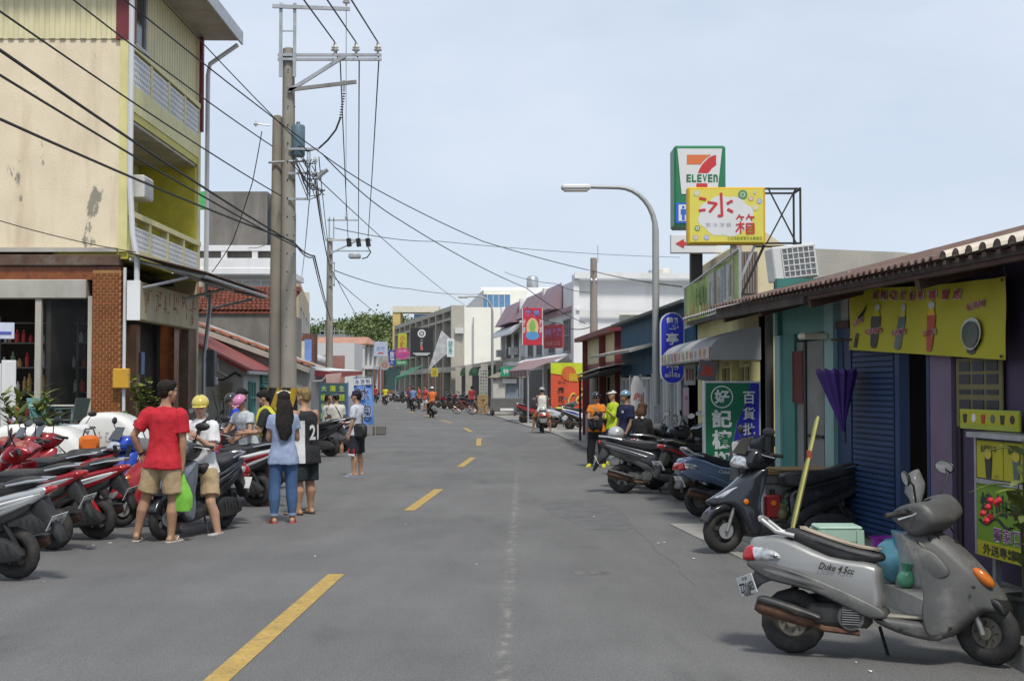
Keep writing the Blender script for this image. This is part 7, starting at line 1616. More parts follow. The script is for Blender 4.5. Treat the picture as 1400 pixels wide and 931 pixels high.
def SKIN(k=0):
 return[mat('skin_light',(.50,.30,.20),.5,var=.08,vs=6),mat('skin_mid',(.40,.225,.14),.5,var=.08,vs=6),mat('skin_tan',(.30,.16,.095),.5,var=.08,vs=6)][k]
HAIRM={}
def hairmat(col):
 return mat('hair_%02x%02x%02x'%tuple(int(c*255)for c in col),col,.55,var=.5,vs=30,bump=.7,bs=90,spec=.25)
def cloth(col,rough=.85):
 return mat('cloth_%02x%02x%02x_%d'%(*[int(c*255)for c in col],rough*100),col,rough,var=.09,vs=5,bump=.5,bs=16)
def denim():return mat('denim',(.055,.115,.24),.85,var=.12,vs=9,bump=.15,bs=120,dirt=(.16,.26,.42),damt=.7,ds=4.5,dstretch=(1,1,.5))
EYEW=simple((.6,.57,.54),.3,var=0);EYEB=simple((.02,.015,.012),.2,var=0);LIP=simple((.26,.10,.085),.5,var=0)
DL=((.0,.05,-1),(-.02,.03,-1));DA=((.0,.16,-1),(.12,.05,-1))
def person(label,x,y,head,H=1.68,skin=1,lod=None,z=None,lean=(0,0,1),legs=(DL,DL),arms=(DA,DA),look=(0,0),top='tee',topc=(.5,.05,.05),bot='shorts',botc=(.4,.3,.18),hair='short',hairc=(.015,.012,.01),shoe='flip',shoec=(.6,.58,.55),helmet=None,cap=None,female=False,build=1.0,glasses=False,hem=-.035,group=None,cuff=None):
 t=thing('person',label,'person',(x,y,0),head,group);vox=max(.0095,y/1316*.95);lod=0 if y<26 else(1 if y<60 else 2)
 vox=min(vox,.024)
 U=H;up=Vector(lean).normalized();F_=Vector((1,0,0));F_=(F_-up*F_.dot(up)).normalized();Lf=up.cross(F_)
 tl,cl_=.235*U,.235*U
 dirs=[]
 for sgn,(th,ca)in zip((1,-1),legs):dirs.append((Vector((th[0],th[1]*sgn,th[2])).normalized(),Vector((ca[0],ca[1]*sgn,ca[2])).normalized()))
 hipz=z if z is not None else max(-(d[0].z*tl+d[1].z*cl_)for d in dirs)+.036*U
 hp=Vector((0,0,hipz))
 J={'hip':hp}
 def sp_(s_,f_=0,l_=0):return hp+up*(s_*U)+F_*(f_*U)+Lf*(l_*U)
 sw=(.098 if female else.110)*build;hw=.053
 sec=[(-.045,.058,.080),(0,.064,.098 if female else.094),(.05,.060,.092),(.11,.054,.076 if female else.082),(.18,.060,.086),(.25,.063,.096),(.292,.054,sw*.98),(.318,.040,.072),(.338,.031,.040),(.36,.029,.031),(.405,.028,.030)]
 b=MB();off=.0 if top is None else-.004
 etube(b,[sp_(s_,.004*(1 if.2<s_<.28 else 0))for s_,a,c in sec],[(a*U*build+off,c*U*(build if s_<.3 else 1)+off)for s_,a,c in sec],F_,16)
 # head
 yaw,pit=look
 hx=(F_*math.cos(yaw)+Lf*math.sin(yaw));hz0=up.copy();hx2=(hx*math.cos(pit)-hz0*math.sin(pit));hz=(hz0*math.cos(pit)+hx*math.sin(pit));hy=hz.cross(hx2)
 hc=sp_(.421)+hx2*(.012*U)+hz*(.006*U)
 HM=Matrix(((hx2.x,hy.x,hz.x,hc.x),(hx2.y,hy.y,hz.y,hc.y),(hx2.z,hy.z,hz.z,hc.z),(0,0,0,1)))
 def hb(mb,c,r_,m=None,nu=14,nv=10):
  q=MB();q.ball((0,0,0),tuple(k*U*1.05 for k in r_),m,nu,nv,Matrix.Identity(4));mb.add([HM@(v+Vector(c)*U)for v in q.v],q.f,m)
 hb(b,(-.008,0,.016),(.052,.043,.050));hb(b,(.012,0,-.020),(.040,.036,.048));hb(b,(.033,0,-.052),(.014,.016,.012));
 hb(b,(.052,0,-.010),(.010,.0085,.014));hb(b,(.045,0,.018),(.012,.030,.008))
 for s_ in(-1,1):hb(b,(-.002,s_*.044,-.006),(.010,.006,.016));hb(b,(.030,s_*.022,-.014),(.016,.014,.014))
 # legs
 ank=[]
 for sgn,(th,ca)in zip((1,-1),dirs):
  a=hp+Lf*(sgn*hw*U)+Vector((0,0,-.01));k=a+th*tl;e=k+ca*cl_;bw=build
  etube(b,[a+th*(-.03*U),a,a.lerp(k,.45),k-th*.04,k,k+ca*.04,k.lerp(e,.33)-F_*.008*U,k.lerp(e,.7),e],[.045*U*bw,.054*U*bw,.046*U*bw,.036*U*bw,.034*U*bw,.034*U*bw,.037*U*bw,.027*U,.0215*U],F_,12)
  fd=Vector((1,.18*sgn,0)).normalized()if z is None or True else F_
  h0=Vector((e.x,e.y,e.z-.036*U))
  etube(b,[h0-fd*.034*U+Vector((0,0,.018*U)),h0-fd*.02*U+Vector((0,0,.026*U)),h0+fd*.02*U+Vector((0,0,.030*U)),h0+fd*.07*U+Vector((0,0,.017*U)),h0+fd*.105*U+Vector((0,0,.011*U)),h0+fd*.122*U+Vector((0,0,.008*U))],[(.012*U,.015*U),(.022*U,.021*U),(.026*U,.021*U),(.015*U,.026*U),(.010*U,.027*U),(.006*U,.016*U)],Vector((0,0,1)),10)
  ank.append((k,e,h0,fd));J['knee%d'%sgn]=k;J['foot%d'%sgn]=h0
  # arms
 hands=[]
 for sgn,(ua,fa)in zip((1,-1),arms):
  vec=lambda q:(F_*q[0]+Lf*(sgn*q[1])+up*q[2]).normalized()
  ua_,fa_=vec(ua),vec(fa);a=sp_(.297,0,sgn*(sw-.010));e=a+ua_*.172*U;w_=e+fa_*.145*U;bw=(build+1)/2*(.88 if female else 1)
  etube(b,[a-ua_*.02*U+up*.004*U,a+ua_*.01*U,a.lerp(e,.4),e-ua_*.02*U,e,e+fa_*.03*U,e.lerp(w_,.5),w_],[(.026 if top in(None,'tank')else.020)*U*bw,(.034 if top in(None,'tank')else.026)*U*bw,.028*U*bw,.024*U*bw,.0235*U*bw,.025*U*bw,.021*U*bw,(.013*U,.017*U)],F_,10)
  # palm
  ax=fa_;n_=-Lf*sgn;n_=n_-ax*n_.dot(ax)
  if n_.length<.2:n_=-up-ax*(-up).dot(ax)
  n_.normalize();sd=n_.cross(ax)
  if sd.dot(F_)<0:sd=-sd
  etube(b,[w_-ax*.008*U,w_+ax*.012*U,w_+ax*.045*U,w_+ax*.056*U],[(.011*U,.016*U),(.012*U,.021*U),(.010*U,.024*U),(.008*U,.022*U)],n_,10)
  hands.append((w_,ax,n_,sd));J['elbow%d'%sgn]=e;J['hand%d'%sgn]=w_+ax*.05*U;J['wrist%d'%sgn]=w_
 sk=SKIN(skin);me=remesh(b,vox if lod else min(vox,.014),3 if vox<.012 else 1)
 # fingers and face go into the same body mesh
 x_=MB()
 if lod<2:
  for(w_,ax,n_,sd)in hands:
   for i,(o_,l_)in enumerate(((.018,.040),(.006,.046),(-.006,.043),(-.018,.034))):
    p0=w_+ax*.045*U+sd*o_*U;p1=w_+ax*.056*U+sd*o_*1.05*U+n_*.001;d1=(ax+n_*(.35+.08*i)).normalized();d2=(ax*.6+n_*(.8+.05*i)).normalized()
    p2=p1+d1*l_*.5*U;p3=p2+d2*l_*.5*U;x_.tube([p0,p1,p2,p3],[.0052*U,.0052*U,.0048*U,.0036*U],6,sk)
   p0=w_+ax*.012*U+sd*.014*U;p1=w_+ax*.028*U+sd*.030*U+n_*.006*U;p2=w_+ax*.050*U+sd*.034*U+n_*.016*U;x_.tube([p0,p1,p2],[.008*U,.0062*U,.0042*U],6,sk)
  for s_ in(-1,1):
   hb(x_,(.0445,s_*.0165,.001),(.006,.0085,.0042),EYEW,8,6);hb(x_,(.0492,s_*.0165,.001),(.0028,.0042,.0042),EYEB,8,6);hb(x_,(.0495,s_*.0165,.0125),(.003,.011,.0022),EYEB,8,4)
  hb(x_,(.0475,0,-.034),(.005,.0125,.0042),LIP,8,6)
  if glasses:
   for s_ in(-1,1):hb(x_,(.056,s_*.018,.001),(.003,.016,.012),EYEB,10,6)
 bm=bmesh.new();bm.from_mesh(me)
 if x_.f:
  m2=x_.mesh('x',60);m2_mats=list(m2.materials);base=len(bm.faces);bm.from_mesh(m2)
  me.materials.clear();me.materials.append(sk)
  mp_=[]
  for mm in m2_mats:
   if mm==sk:mp_.append(0)
   else:me.materials.append(mm);mp_.append(len(me.materials)-1)
  bm.faces.ensure_lookup_table()
  for f in bm.faces[base:]:f.material_index=mp_[f.material_index]if f.material_index<len(mp_)else 0
  for f in bm.faces[:base]:f.material_index=0
  bm.to_mesh(me);bpy.data.meshes.remove(m2)
 else:me.materials.append(sk)
 bm.free();link('body',me,t)
 seed=Vector((x*3.1,y*1.7,0))
 def folds(amp):return lambda c:(noise.noise(Vector((c.x*7,c.y*7,c.z*2.6))+seed)*.6+noise.noise(Vector((c.x*16+c.z*6,c.y*16,c.z*6))+seed)*.5)*amp
 # lower garment
 bc=denim()if bot=='jeans' else cloth(botc)
 g_=MB();fr={'shorts':.82,'short':.5,'jeans':1,'pants':1,'knee':1.0}[bot];ex=.012 if bot=='jeans' else.022
 etube(g_,[sp_(s_)for s_ in(-.05,0,.05,.088)],[(.058*U*build+.02,.088*U*build+.015),(.067*U*build+.010,.099*U*build+.010),(.063*U*build+.008,.094*U*build+.008),(.058*U*build+.006,.087*U*build+.006)],F_,16)
 for sgn,(th,ca),(k,e,h0,fd)in zip((1,-1),dirs,ank):
  a=hp+Lf*(sgn*hw*U)+Vector((0,0,-.01));r0=.054*U*build+ex;
  if fr<1 or bot=='knee':
   f1=.97 if bot=='knee' else fr;etube(g_,[a-th*.02*U,a.lerp(k,.1),a.lerp(k,f1*.6),a.lerp(k,f1)],[r0*.9,r0,r0*.97,r0*.95+.006],F_,14)
  else:
   f2=.84 if cuff else.97;rj=.004 if bot=='jeans' else.016
   etube(g_,[a-th*.02*U,a.lerp(k,.1),a.lerp(k,.6),k,k.lerp(e,.35),k.lerp(e,f2)],[r0*.9,r0,.045*U*build+rj+.004,.040*U*build+rj+.006,.040*U*build+rj+.006,(.026*U if bot=='jeans' else.030*U)+rj],F_,14)
 me=remesh(g_,vox,2,folds(.014 if bot!='jeans' else.008));me.materials.append(bc);link('jeans' if bot=='jeans' else 'shorts' if(fr<1 or bot=='knee')else 'trousers',me,t)
 if cuff:
  for sgn,(k,e,h0,fd)in zip((1,-1),ank):q=MB();c0=k.lerp(e,.80);c1=k.lerp(e,.88);q.tube([c0,c1],[.026*U+.013,.026*U+.014],14,cuff,cap=True);q.build('cuff',None,t,smooth=40)
  # upper garment
 if top:
  tc_=cloth(topc);g_=MB();o=.012
  ts=[(hem,.086,.121),(0,.080,.113),(.05,.066,.098),(.11,.059,.088 if not female else.083),(.18,.062,.090),(.25,.065,.098),(.292,.055,sw*.98 if top!='tank' else sw*.80),(.306,.047,sw*.80 if top!='tank' else sw*.66),(.320,.040,.066 if top!='tank' else.055),(.336,.034,.046),(.350,.031,.037)][:9 if top=='tank' else 10]
  etube(g_,[sp_(s_)for s_,a,c in ts],[(a*U*build+o,c*U*(build if s_<.3 else 1)+(o if s_<.28 else.006))for s_,a,c in ts],F_,18)
  if top!='tank':
   for sgn,(ua,fa),(w_,ax,n_,sd)in zip((1,-1),arms,hands):
    a=sp_(.297,0,sgn*(sw-.010));e=J['elbow%d'%sgn];ud=(e-a).normalized();bw=(build+1)/2*(.9 if female else 1)
    g_.ball(a-Lf*(sgn*.006*U)-up*.004*U,.036*U*bw+.006,None,12,8)
    if top=='long':etube(g_,[a-ud*.02*U+up*.004*U,a+ud*.01*U,a.lerp(e,.5),e,e.lerp(w_,.5),e.lerp(w_,.96)],[.032*U,.042*U*bw,.037*U*bw,.032*U*bw,.028*U*bw,.022*U*bw],F_,12)
    else:etube(g_,[a-ud*.016*U-Lf*(sgn*.004*U),a+ud*.012*U,a.lerp(e,.4),a.lerp(e,.72 if not female else.5)],[.034*U,.041*U*bw+.003,.040*U*bw+.006,.040*U*bw+.010],F_,12)
  me=remesh(g_,vox,2,folds(.021));me.materials.append(tc_)
  link({'tee':'tee_shirt','tank':'tank_top','long':'jacket'}[top],me,t)
  # hair
 if hair:
  hm=hairmat(hairc);g_=MB()
  if helmet is None:hb(g_,(-.013,0,.026),(.054,.048,.050),None)
  hb(g_,(-.030,0,.000),(.032,.041,.042 if helmet is None else.03),None)
  if hair=='short' and helmet is None:hb(g_,(.024,0,.052),(.026,.034,.020))
  if hair in('long','bob'):
   hb(g_,(.014,0,.046),(.040,.044,.026))
   ln_=-.20 if hair=='long' else-.055
   for s_ in(-1,1):etube(g_,[HM@(Vector((-.01,s_*.040,.01))*U),HM@(Vector((-.016,s_*.047,-.035))*U),HM@(Vector((-.03,s_*.045,-.075))*U)],[(.026*U,.012*U),(.028*U,.013*U),(.022*U,.010*U)],hx2,10)
   bk=[HM@(Vector((-.040,0,.0))*U),HM@(Vector((-.052,0,-.045))*U)]
   rd=[(.024*U,.050*U),(.026*U,.062*U)]
   if hair=='long':
    for q_ in(.30,.24,.18,.13):bk.append(sp_(q_,-.080 if q_<.28 else-.066,.006*math.sin(q_*60)));rd.append((.019*U,{.30:.074,.24:.066,.18:.054,.13:.032}[q_]*U))
   else:bk.append(HM@(Vector((-.044,0,-.075))*U));rd.append((.026*U,.058*U))
   etube(g_,bk,rd,hx2,12)
  me=remesh(g_,max(vox,.010),1,lambda c:noise.noise(Vector((c.x*26,c.y*26,c.z*5)))*.006+noise.noise(Vector((c.x*60,c.y*60,c.z*12)))*.003)
  me.materials.append(hm);link('hair',me,t)
 if helmet is not None:
  hm=paint(helmet,.2,0,.05,'helmet_%02x%02x%02x'%tuple(int(c*255)for c in helmet));q=MB();n_=20
  pr=[(math.cos(a),math.sin(a))for a in[math.pi/2*i/7-.10 for i in range(8)]]
  vs=[HM@(Vector((-.004+.066*r_*math.cos(2*math.pi*j/n_),.058*r_*math.sin(2*math.pi*j/n_),.022+.056*z_))*U)for r_,z_ in pr for j in range(n_)]
  fs=[(i*n_+j,i*n_+(j+1)%n_,(i+1)*n_+(j+1)%n_,(i+1)*n_+j)for i in range(7)for j in range(n_)]
  q.add(vs,fs,hm);q.add([v.copy()for v in vs[:n_]]+[HM@(Vector((-.004,0,.02))*U)],[(j,(j+1)%n_,n_)for j in range(n_)],BLACK);ho=q.build('helmet',None,t,smooth=60)
  q=MB();q.tube([HM@(Vector((.0,s_*.052,.0))*U)if abs(s_)==1 else HM@(Vector((.012,0,-.074))*U)for s_ in(-1,0,1)],.006,5,BLACK);
  q.add([HM@(Vector((.048+.012*math.cos(a),.056*math.sin(a)*.9,.022))*U)for a in[-1.2+.4*i for i in range(7)]]+[HM@(Vector((.058+.016*math.cos(a),.056*math.sin(a)*.9,.018))*U)for a in[-1.2+.4*i for i in range(7)]],[(i,i+1,i+8,i+7)for i in range(6)],hm if cap is None else BLACK);q.build('helmet_strap',None,ho,smooth=50)
 if cap is not None and helmet is None:
  q=MB();n_=18;hm=cloth(cap)
  pr=[(math.cos(a),math.sin(a))for a in[math.pi/2*i/6 for i in range(7)]]
  q.add([HM@(Vector((-.008+.060*r_*math.cos(2*math.pi*j/n_),.053*r_*math.sin(2*math.pi*j/n_),.026+.046*z_))*U)for r_,z_ in pr for j in range(n_)],[(i*n_+j,i*n_+(j+1)%n_,(i+1)*n_+(j+1)%n_,(i+1)*n_+j)for i in range(6)for j in range(n_)],hm)
  q.add([HM@(Vector((.02+.03*math.cos(a),.05*math.sin(a),.030))*U)for a in[-1.3+.433*i for i in range(7)]]+[HM@(Vector((.03+.066*math.cos(a),.046*math.sin(a),.022))*U)for a in[-1.3+.433*i for i in range(7)]],[(i,i+1,i+8,i+7)for i in range(6)],hm);q.build('cap',None,t,smooth=50)
  # footwear
 for sgn,(k,e,h0,fd)in zip((1,-1),ank):
  q=MB();sm=simple(shoec,.6)if shoe!='shoe' else cloth(shoec);s0=Vector((0,0,1));sd=s0.cross(fd)
  ol=[(-.042,0),(-.036,-.019),(-.005,-.021),(.04,-.025),(.09,-.031),(.122,-.024),(.134,0),(.122,.024),(.09,.031),(.04,.025),(-.005,.021),(-.036,.019)]
  M=Matrix(((fd.x,sd.x,0,h0.x),(fd.y,sd.y,0,h0.y),(0,0,1,max(.014,h0.z+.004)),(0,0,0,1)))
  q.prism([(a*U,c*U)for a,c in ol],M,.014,sm if shoe=='flip' else(simple((.5,.5,.48),.6)if lod==0 else sm))
  if shoe=='flip':
   tp=M@(Vector((.10,0,.012))*U);
   for s_ in(-1,1):q.tube([M@(Vector((.028,s_*.025,.004))*U),M@(Vector((.055,s_*.022,.026))*U),M@(Vector((.085,s_*.004,.024))*U),tp],.006,5,sm)
   q.build('sandal',None,t)
  else:
   etube(q,[h0+fd*(a*U)+Vector((0,0,z_*U))for a,z_ in((-.04,.022),(-.025,.03),(.015,.032),(.06,.022),(.105,.015),(.128,.010))],[(.016*U,.017*U),(.026*U,.024*U),(.03*U,.025*U),(.021*U,.029*U),(.014*U,.029*U),(.008*U,.018*U)],Vector((0,0,1)),10,sm);q.build('shoe',None,t,smooth=60)
 t['_']=0;del t['_']
 M=tmat(t);J['M']=M;J['hp']=hp;J['sp']=sp_;J['F']=F_;J['L']=Lf;J['t']=t;J['U']=U
 return J
def band(J,pts,w_,m,name='strap',th=.006):
 """a flat strap lying on a garment: points (s, fwd, left) in body fractions"""
 q=MB();P_=[J['sp'](*p)for p in pts];vs=[]
 for i,p in enumerate(P_):
  d=(P_[min(i+1,len(P_)-1)]-P_[max(0,i-1)]).normalized();nrm=p-J['sp'](pts[i][0]);nrm=nrm.normalized()if nrm.length>1e-5 else J['F'];s_=d.cross(nrm).normalized()*w_/2
  vs+=[p-s_,p+s_,p-s_+nrm*th,p+s_+nrm*th]
 fs=[]
 for i in range(len(P_)-1):k=4*i;fs+=[(k+2,k+3,k+7,k+6),(k,k+2,k+6,k+4),(k+1,k+5,k+7,k+3)]
 q.add(vs,fs,m);return q.build(name,None,J['t'],smooth=50)
KH=(.44,.325,.185)
# man in the red T-shirt, seen from behind, hand on hip
p0=G(222,741)
J=person('man in red T-shirt and khaki shorts seen from behind with hand on hip',p0.x,p0.y,R(84),1.75,1,lean=(.02,-.03,1),legs=(((.05,.26,-1),(-.03,.24,-1)),((.08,.03,-1),(-.04,-.04,-1))),arms=(((-.14,.62,-1),(.42,-.30,-1)),((.02,.12,-1),(.10,.0,-1))),look=(-.75,.0),topc=(.50,.018,.030),botc=KH,shoec=(.62,.58,.53),hem=-.05)
q=MB(J['M'].inverted());wq=J['M']@J['wrist1'];q=MB();q.tube([J['wrist1'].lerp(J['elbow1'],.08),J['wrist1'].lerp(J['elbow1'],.18)],.031,10,BLACK);q.build('watch',None,J['t'])
hq=J['M']@J['hand-1'];t=thing('carrier_bag','bright lime green plastic carrier bag held by the man in red','bag',tuple(hq-Vector((0,0,.42))));q=MB()
n_=14;prof=[(.085,.055,0),(.105,.06,.05),(.10,.055,.16),(.075,.045,.25),(.04,.02,.33),(.018,.012,.40)]
vs=[(a*math.cos(6.283*j/n_)*(1+.12*math.sin(j*3.1+z_*9)),b_*math.sin(6.283*j/n_)*(1+.15*math.cos(j*2.3)),z_)for a,b_,z_ in prof for j in range(n_)]
q.add(vs,[(i*n_+j,i*n_+(j+1)%n_,(i+1)*n_+(j+1)%n_,(i+1)*n_+j)for i in range(5)for j in range(n_)]+[tuple(range(n_-1,-1,-1))],mat('lime_plastic',(.20,.50,.06),.35,var=.2,vs=14));q.build('bag',None,t,smooth=35)
q=MB();q.tube([(0,.01,.38),(.0,.012,.44)],[.012,.014],6,MATS['lime_plastic']);q.build('handle',None,t)
# man on the dark grey scooter with yellow helmet
Md=tmat(dk)
sp0=Md@Vector((-.16,0,0));J=person('man in white T-shirt and yellow helmet sitting on dark grey scooter looking at his hand',sp0.x,sp0.y,R(244),1.70,0,z=.745,lean=(.06,0,1),legs=(((.28,.30,-1),(-.22,.14,-1)),((.55,.42,-1),(-.1,.1,-1))),arms=(((.30,.20,-1),(.62,-.22,.50)),((.45,.1,-1),(1,-.1,-.15))),look=(.55,.30),topc=(.74,.74,.75),botc=KH,shoe='shoe',shoec=(.20,.19,.18),helmet=(.62,.50,.10))
band(J,[(.335,.0,.062),(.31,.05,.055),(.25,.074,.03),(.18,.073,-.01),(.10,.070,-.05),(.06,.05,-.085)],.045,simple((.035,.028,.03),.7),'cross_strap')
# woman with long black hair
p0=G(387,715)
J=person('woman with long black hair in blue grey blouse and jeans seen from behind',p0.x,p0.y,R(104),1.62,1,lean=(.01,0,1),legs=(((.02,.05,-1),(-.03,.02,-1)),((.05,.04,-1),(-.03,.03,-1))),arms=(((.16,.16,-1),(.9,-.05,.28)),((.2,.14,-1),(.9,-.2,.2))),look=(.1,.12),topc=(.27,.33,.47),bot='jeans',hair='long',shoec=(.55,.12,.13),female=True,cuff=simple((.20,.27,.38),.8),hem=-.055,build=.97)
hq=J['M']@((J['hand1']+J['hand-1'])/2);t=thing('tablet','dark handheld screen held by the woman in jeans','phone',tuple(hq));q=MB();q.box((-.03,.05,.03),(.22,.014,.13),simple((.03,.032,.045),.25),rz=.25,ch=.005);q.build('case',None,t);q=MB();q.box((-.03,.042,.03),(.2,.004,.11),GLASSD,rz=.25);q.build('screen',None,t)
q=MB()
for k in range(9):a=-1.2+.3*k;q.ball(J['sp'](.50,.008+.0*k,0)+J['L']*(.052*1.62*math.sin(a))+J['F']*.0+Vector((0,0,-.03*(math.sin(a))**2)),.016,WHT if k%2 else simple((.6,.5,.15),.5),8,6)
q.build('flower_headband',None,J['t'],kind='stuff')
# man in the jersey
p0=G(417,703)
J=person('blond haired man in black and white basketball jersey with number 21',p0.x,p0.y,R(146),1.66,1,lean=(.02,0,1),legs=(((.04,.06,-1),(-.03,.03,-1)),((.05,.05,-1),(-.02,.04,-1))),arms=(((.12,.14,-1),(.5,.0,-1)),((.10,.18,-1),(.35,.0,-1))),look=(.1,.05),top='tank',topc=(.020,.020,.022),bot='knee',botc=(.018,.024,.026),hairc=(.235,.155,.065),shoec=(.035,.03,.03),build=1.13,hem=-.10)
U=J['U']
q=MB();gv=[(-.095,.086,.121),(-.02,.083,.117),(.05,.066,.098),(.12,.060,.0885),(.19,.0625,.091),(.24,.0645,.096)]
vs=[]
for s_,ga,gb in gv:
 for k in range(7):
  a=.12-(.85)*(k-3)/3*.72;rx,ry=(ga*1.13*U+.021,gb*1.13*U+.021);
  vs.append(J['sp'](s_)+J['F']*(rx*math.cos(math.pi/2+a-.12+.12)*-1*0+rx*math.sin(.30*(k-3)/3*3.0))+J['L']*(ry*math.cos(.30*(k-3)/3*3.0)))
q.add(vs,[(i*7+k,i*7+k+1,(i+1)*7+k+1,(i+1)*7+k)for i in range(5)for k in range(6)],cloth((.60,.60,.60)));q.build('side_panel',None,J['t'],smooth=60)
bk=-(J['F']*(.066*1.13*U+.026));X=frame(J['sp'](.165)+bk,-J['L'],J['sp'](1)-J['sp'](0))
X=Matrix.Translation(bk.normalized()*.004)@X
q=MB();
def curved(mb,s_,cx_,cy_,w_,h_,m_):
 vs_,fs_,x0_,x1_,y0_,y1_=text_geo(s_,.03)
 out_=[]
 for v in vs_:
  xx=(v.x-(x0_+x1_)/2)/(x1_-x0_)*w_+cx_;yy_=(v.y-(y0_+y1_)/2)/(y1_-y0_)*h_+cy_
  out_.append(X@Vector((xx,yy_,.008-1.6*xx*xx)))
 mb.add(out_,fs_,m_)
X=frame(J['sp'](.16)+bk*1.06,J['L']*-1,(0,0,1));X=frame(J['sp'](.16)+bk*1.08,Vector((0,0,1)).cross(bk)*1,(0,0,1))
NW=simple((.66,.66,.66),.7)
curved(q,'21',0,-.02,.17,.20,NW);q.build('jersey_print',None,J['t'],kind='stuff')
# man with navy cap
p0=G(488,651)
J=person('man in navy cap, pale grey T-shirt and black shorts standing by the blue flag',p0.x,p0.y,R(160),1.60,1,legs=(((.06,.05,-1),(-.05,.02,-1)),((.0,.05,-1),(-.06,.03,-1))),arms=(((.02,.14,-1),(.30,.0,-1)),((.05,.12,-1),(.2,0,-1))),look=(0,.05),topc=(.50,.51,.56),bot='knee',botc=(.018,.02,.028),shoec=(.22,.40,.62),cap=(.015,.02,.06),build=.98,glasses=True)
q=MB();hp=J['hp'];kk=J['knee1'];q.prism([(-.06,.05),(.07,.03),(.07,-.06),(-.06,-.05)],frame(kk+Vector((.0,.096,.06)),-J['F'],(0,0,1)),.012,cloth((.45,.02,.03)));q.prism([(-.06,-.05),(.07,-.06),(.07,-.10),(-.06,-.08)],frame(kk+Vector((.0,.098,.06)),-J['F'],(0,0,1)),.012,cloth((.62,.62,.62)));q.build('shorts_stripe',None,J['t'])
bq=J['M']@(J['sp'](.04)-J['F']*.13+J['L']*.03+J['L']*.10);t=thing('shoulder_bag','black shoulder bag hanging behind the man with navy cap','bag',tuple(bq),R(160));q=MB();q.box((0,0,-.02),(.26,.15,.28),simple((.02,.02,.022),.6),ch=.05);q.build('bag',None,t,smooth=40)
q=MB();Mi=tmat(t).inverted();q=MB(Mi@J['M']);q.tube([J['sp'](.06,-.10,.06),J['sp'](.2,-.075,.02),J['sp'](.325,-.01,-.05),J['sp'](.24,.07,-.02),J['sp'](.1,.06,.06)],.012,6,BLACK);q.build('strap',None,t,smooth=50)
# the group behind
def pp(px,Y):return XA(px,Y),Y
x,y=pp(341,19.6);J=person('rider in pale grey shirt and pink helmet looking down at a scooter',x,y,R(235),1.60,1,z=.80,lean=(.25,0,1),legs=(((.7,.35,-.5),(.1,.1,-1)),((.7,.35,-.5),(.1,.1,-1))),arms=(((.5,.3,-.8),(.9,-.1,-.1)),((.5,.45,-.8),(.6,.3,-.4))),look=(0,.5),topc=(.50,.53,.55),botc=(.05,.05,.06),helmet=(.60,.22,.38),female=True)
x,y=pp(371,18.9);J=person('man in black T-shirt with yellow backpack straps reaching toward a scooter',x,y,R(178),1.64,1,lean=(.12,0,1),arms=(((.35,.15,-1),(1,-.1,.05)),((.3,.1,-1),(.9,0,.1))),legs=(((.0,.08,-1),(-.05,.04,-1)),((.05,.06,-1),(-.03,.04,-1))),look=(0,.35),topc=(.022,.022,.024),botc=(.30,.24,.17),shoec=(.45,.2,.18))
YST=simple((.58,.55,.03),.6)
for l_ in(.066,-.066):band(J,[(.10,-.075,l_),(.2,-.078,l_),(.28,-.07,l_),(.33,-.035,l_*.9),(.345,.0,l_*.85),(.325,.045,l_*.9),(.27,.076,l_),(.18,.078,l_),(.1,.05,l_*1.4)],.06,YST,'backpack_strap')
x,y=pp(337,21.6);J=person('person in bright blue shirt and dark helmet bending behind the pink helmet rider',x,y,R(200),1.62,1,lean=(.35,0,1),arms=(((.6,.15,-.8),(1,-.1,-.2)),((.6,.15,-.8),(1,0,-.2))),look=(0,.4),topc=(.02,.06,.50),botc=(.05,.05,.07),helmet=(.03,.03,.035),group=None)
x,y=pp(319,22.4);J=person('man in black tank top with bare shoulders at the back of the crowd',x,y,R(20),1.66,1,lean=(.18,0,1),arms=(((.3,.2,-1),(1,-.1,0)),((.3,.2,-1),(1,-.2,0))),look=(.1,.25),top='tank',topc=(.02,.02,.022),botc=(.06,.06,.08))
x,y=pp(446,33.6);J=person('person in white shirt with a raised arm behind the jersey man',x,y,R(15),1.70,1,z=.62,top='long',topc=(.68,.69,.71),botc=(.08,.08,.10),bot='pants',lean=(.05,0,1),arms=(((.45,.45,.35),(-.35,-.65,.35)),((.55,.45,.2),(-.5,-.5,.55))),look=(0,.2),shoe='shoe',shoec=(.1,.1,.1))
x,y=pp(461,33.2);J=person('person in cream T-shirt with grey cap and thin black strap',x,y,R(120),1.70,1,z=.66,topc=(.58,.56,.50),botc=(.1,.1,.12),lean=(.08,0,1),arms=(((.3,.1,-1),(.8,-.1,.1)),((.25,.12,-1),(.8,0,.1))),look=(0,.35),cap=(.12,.12,.16),shoec=(.2,.2,.2))
band(J,[(.33,-.02,.05),(.28,-.07,.03),(.18,-.074,-.02),(.08,-.06,-.07)],.02,BLACK,'bag_strap')
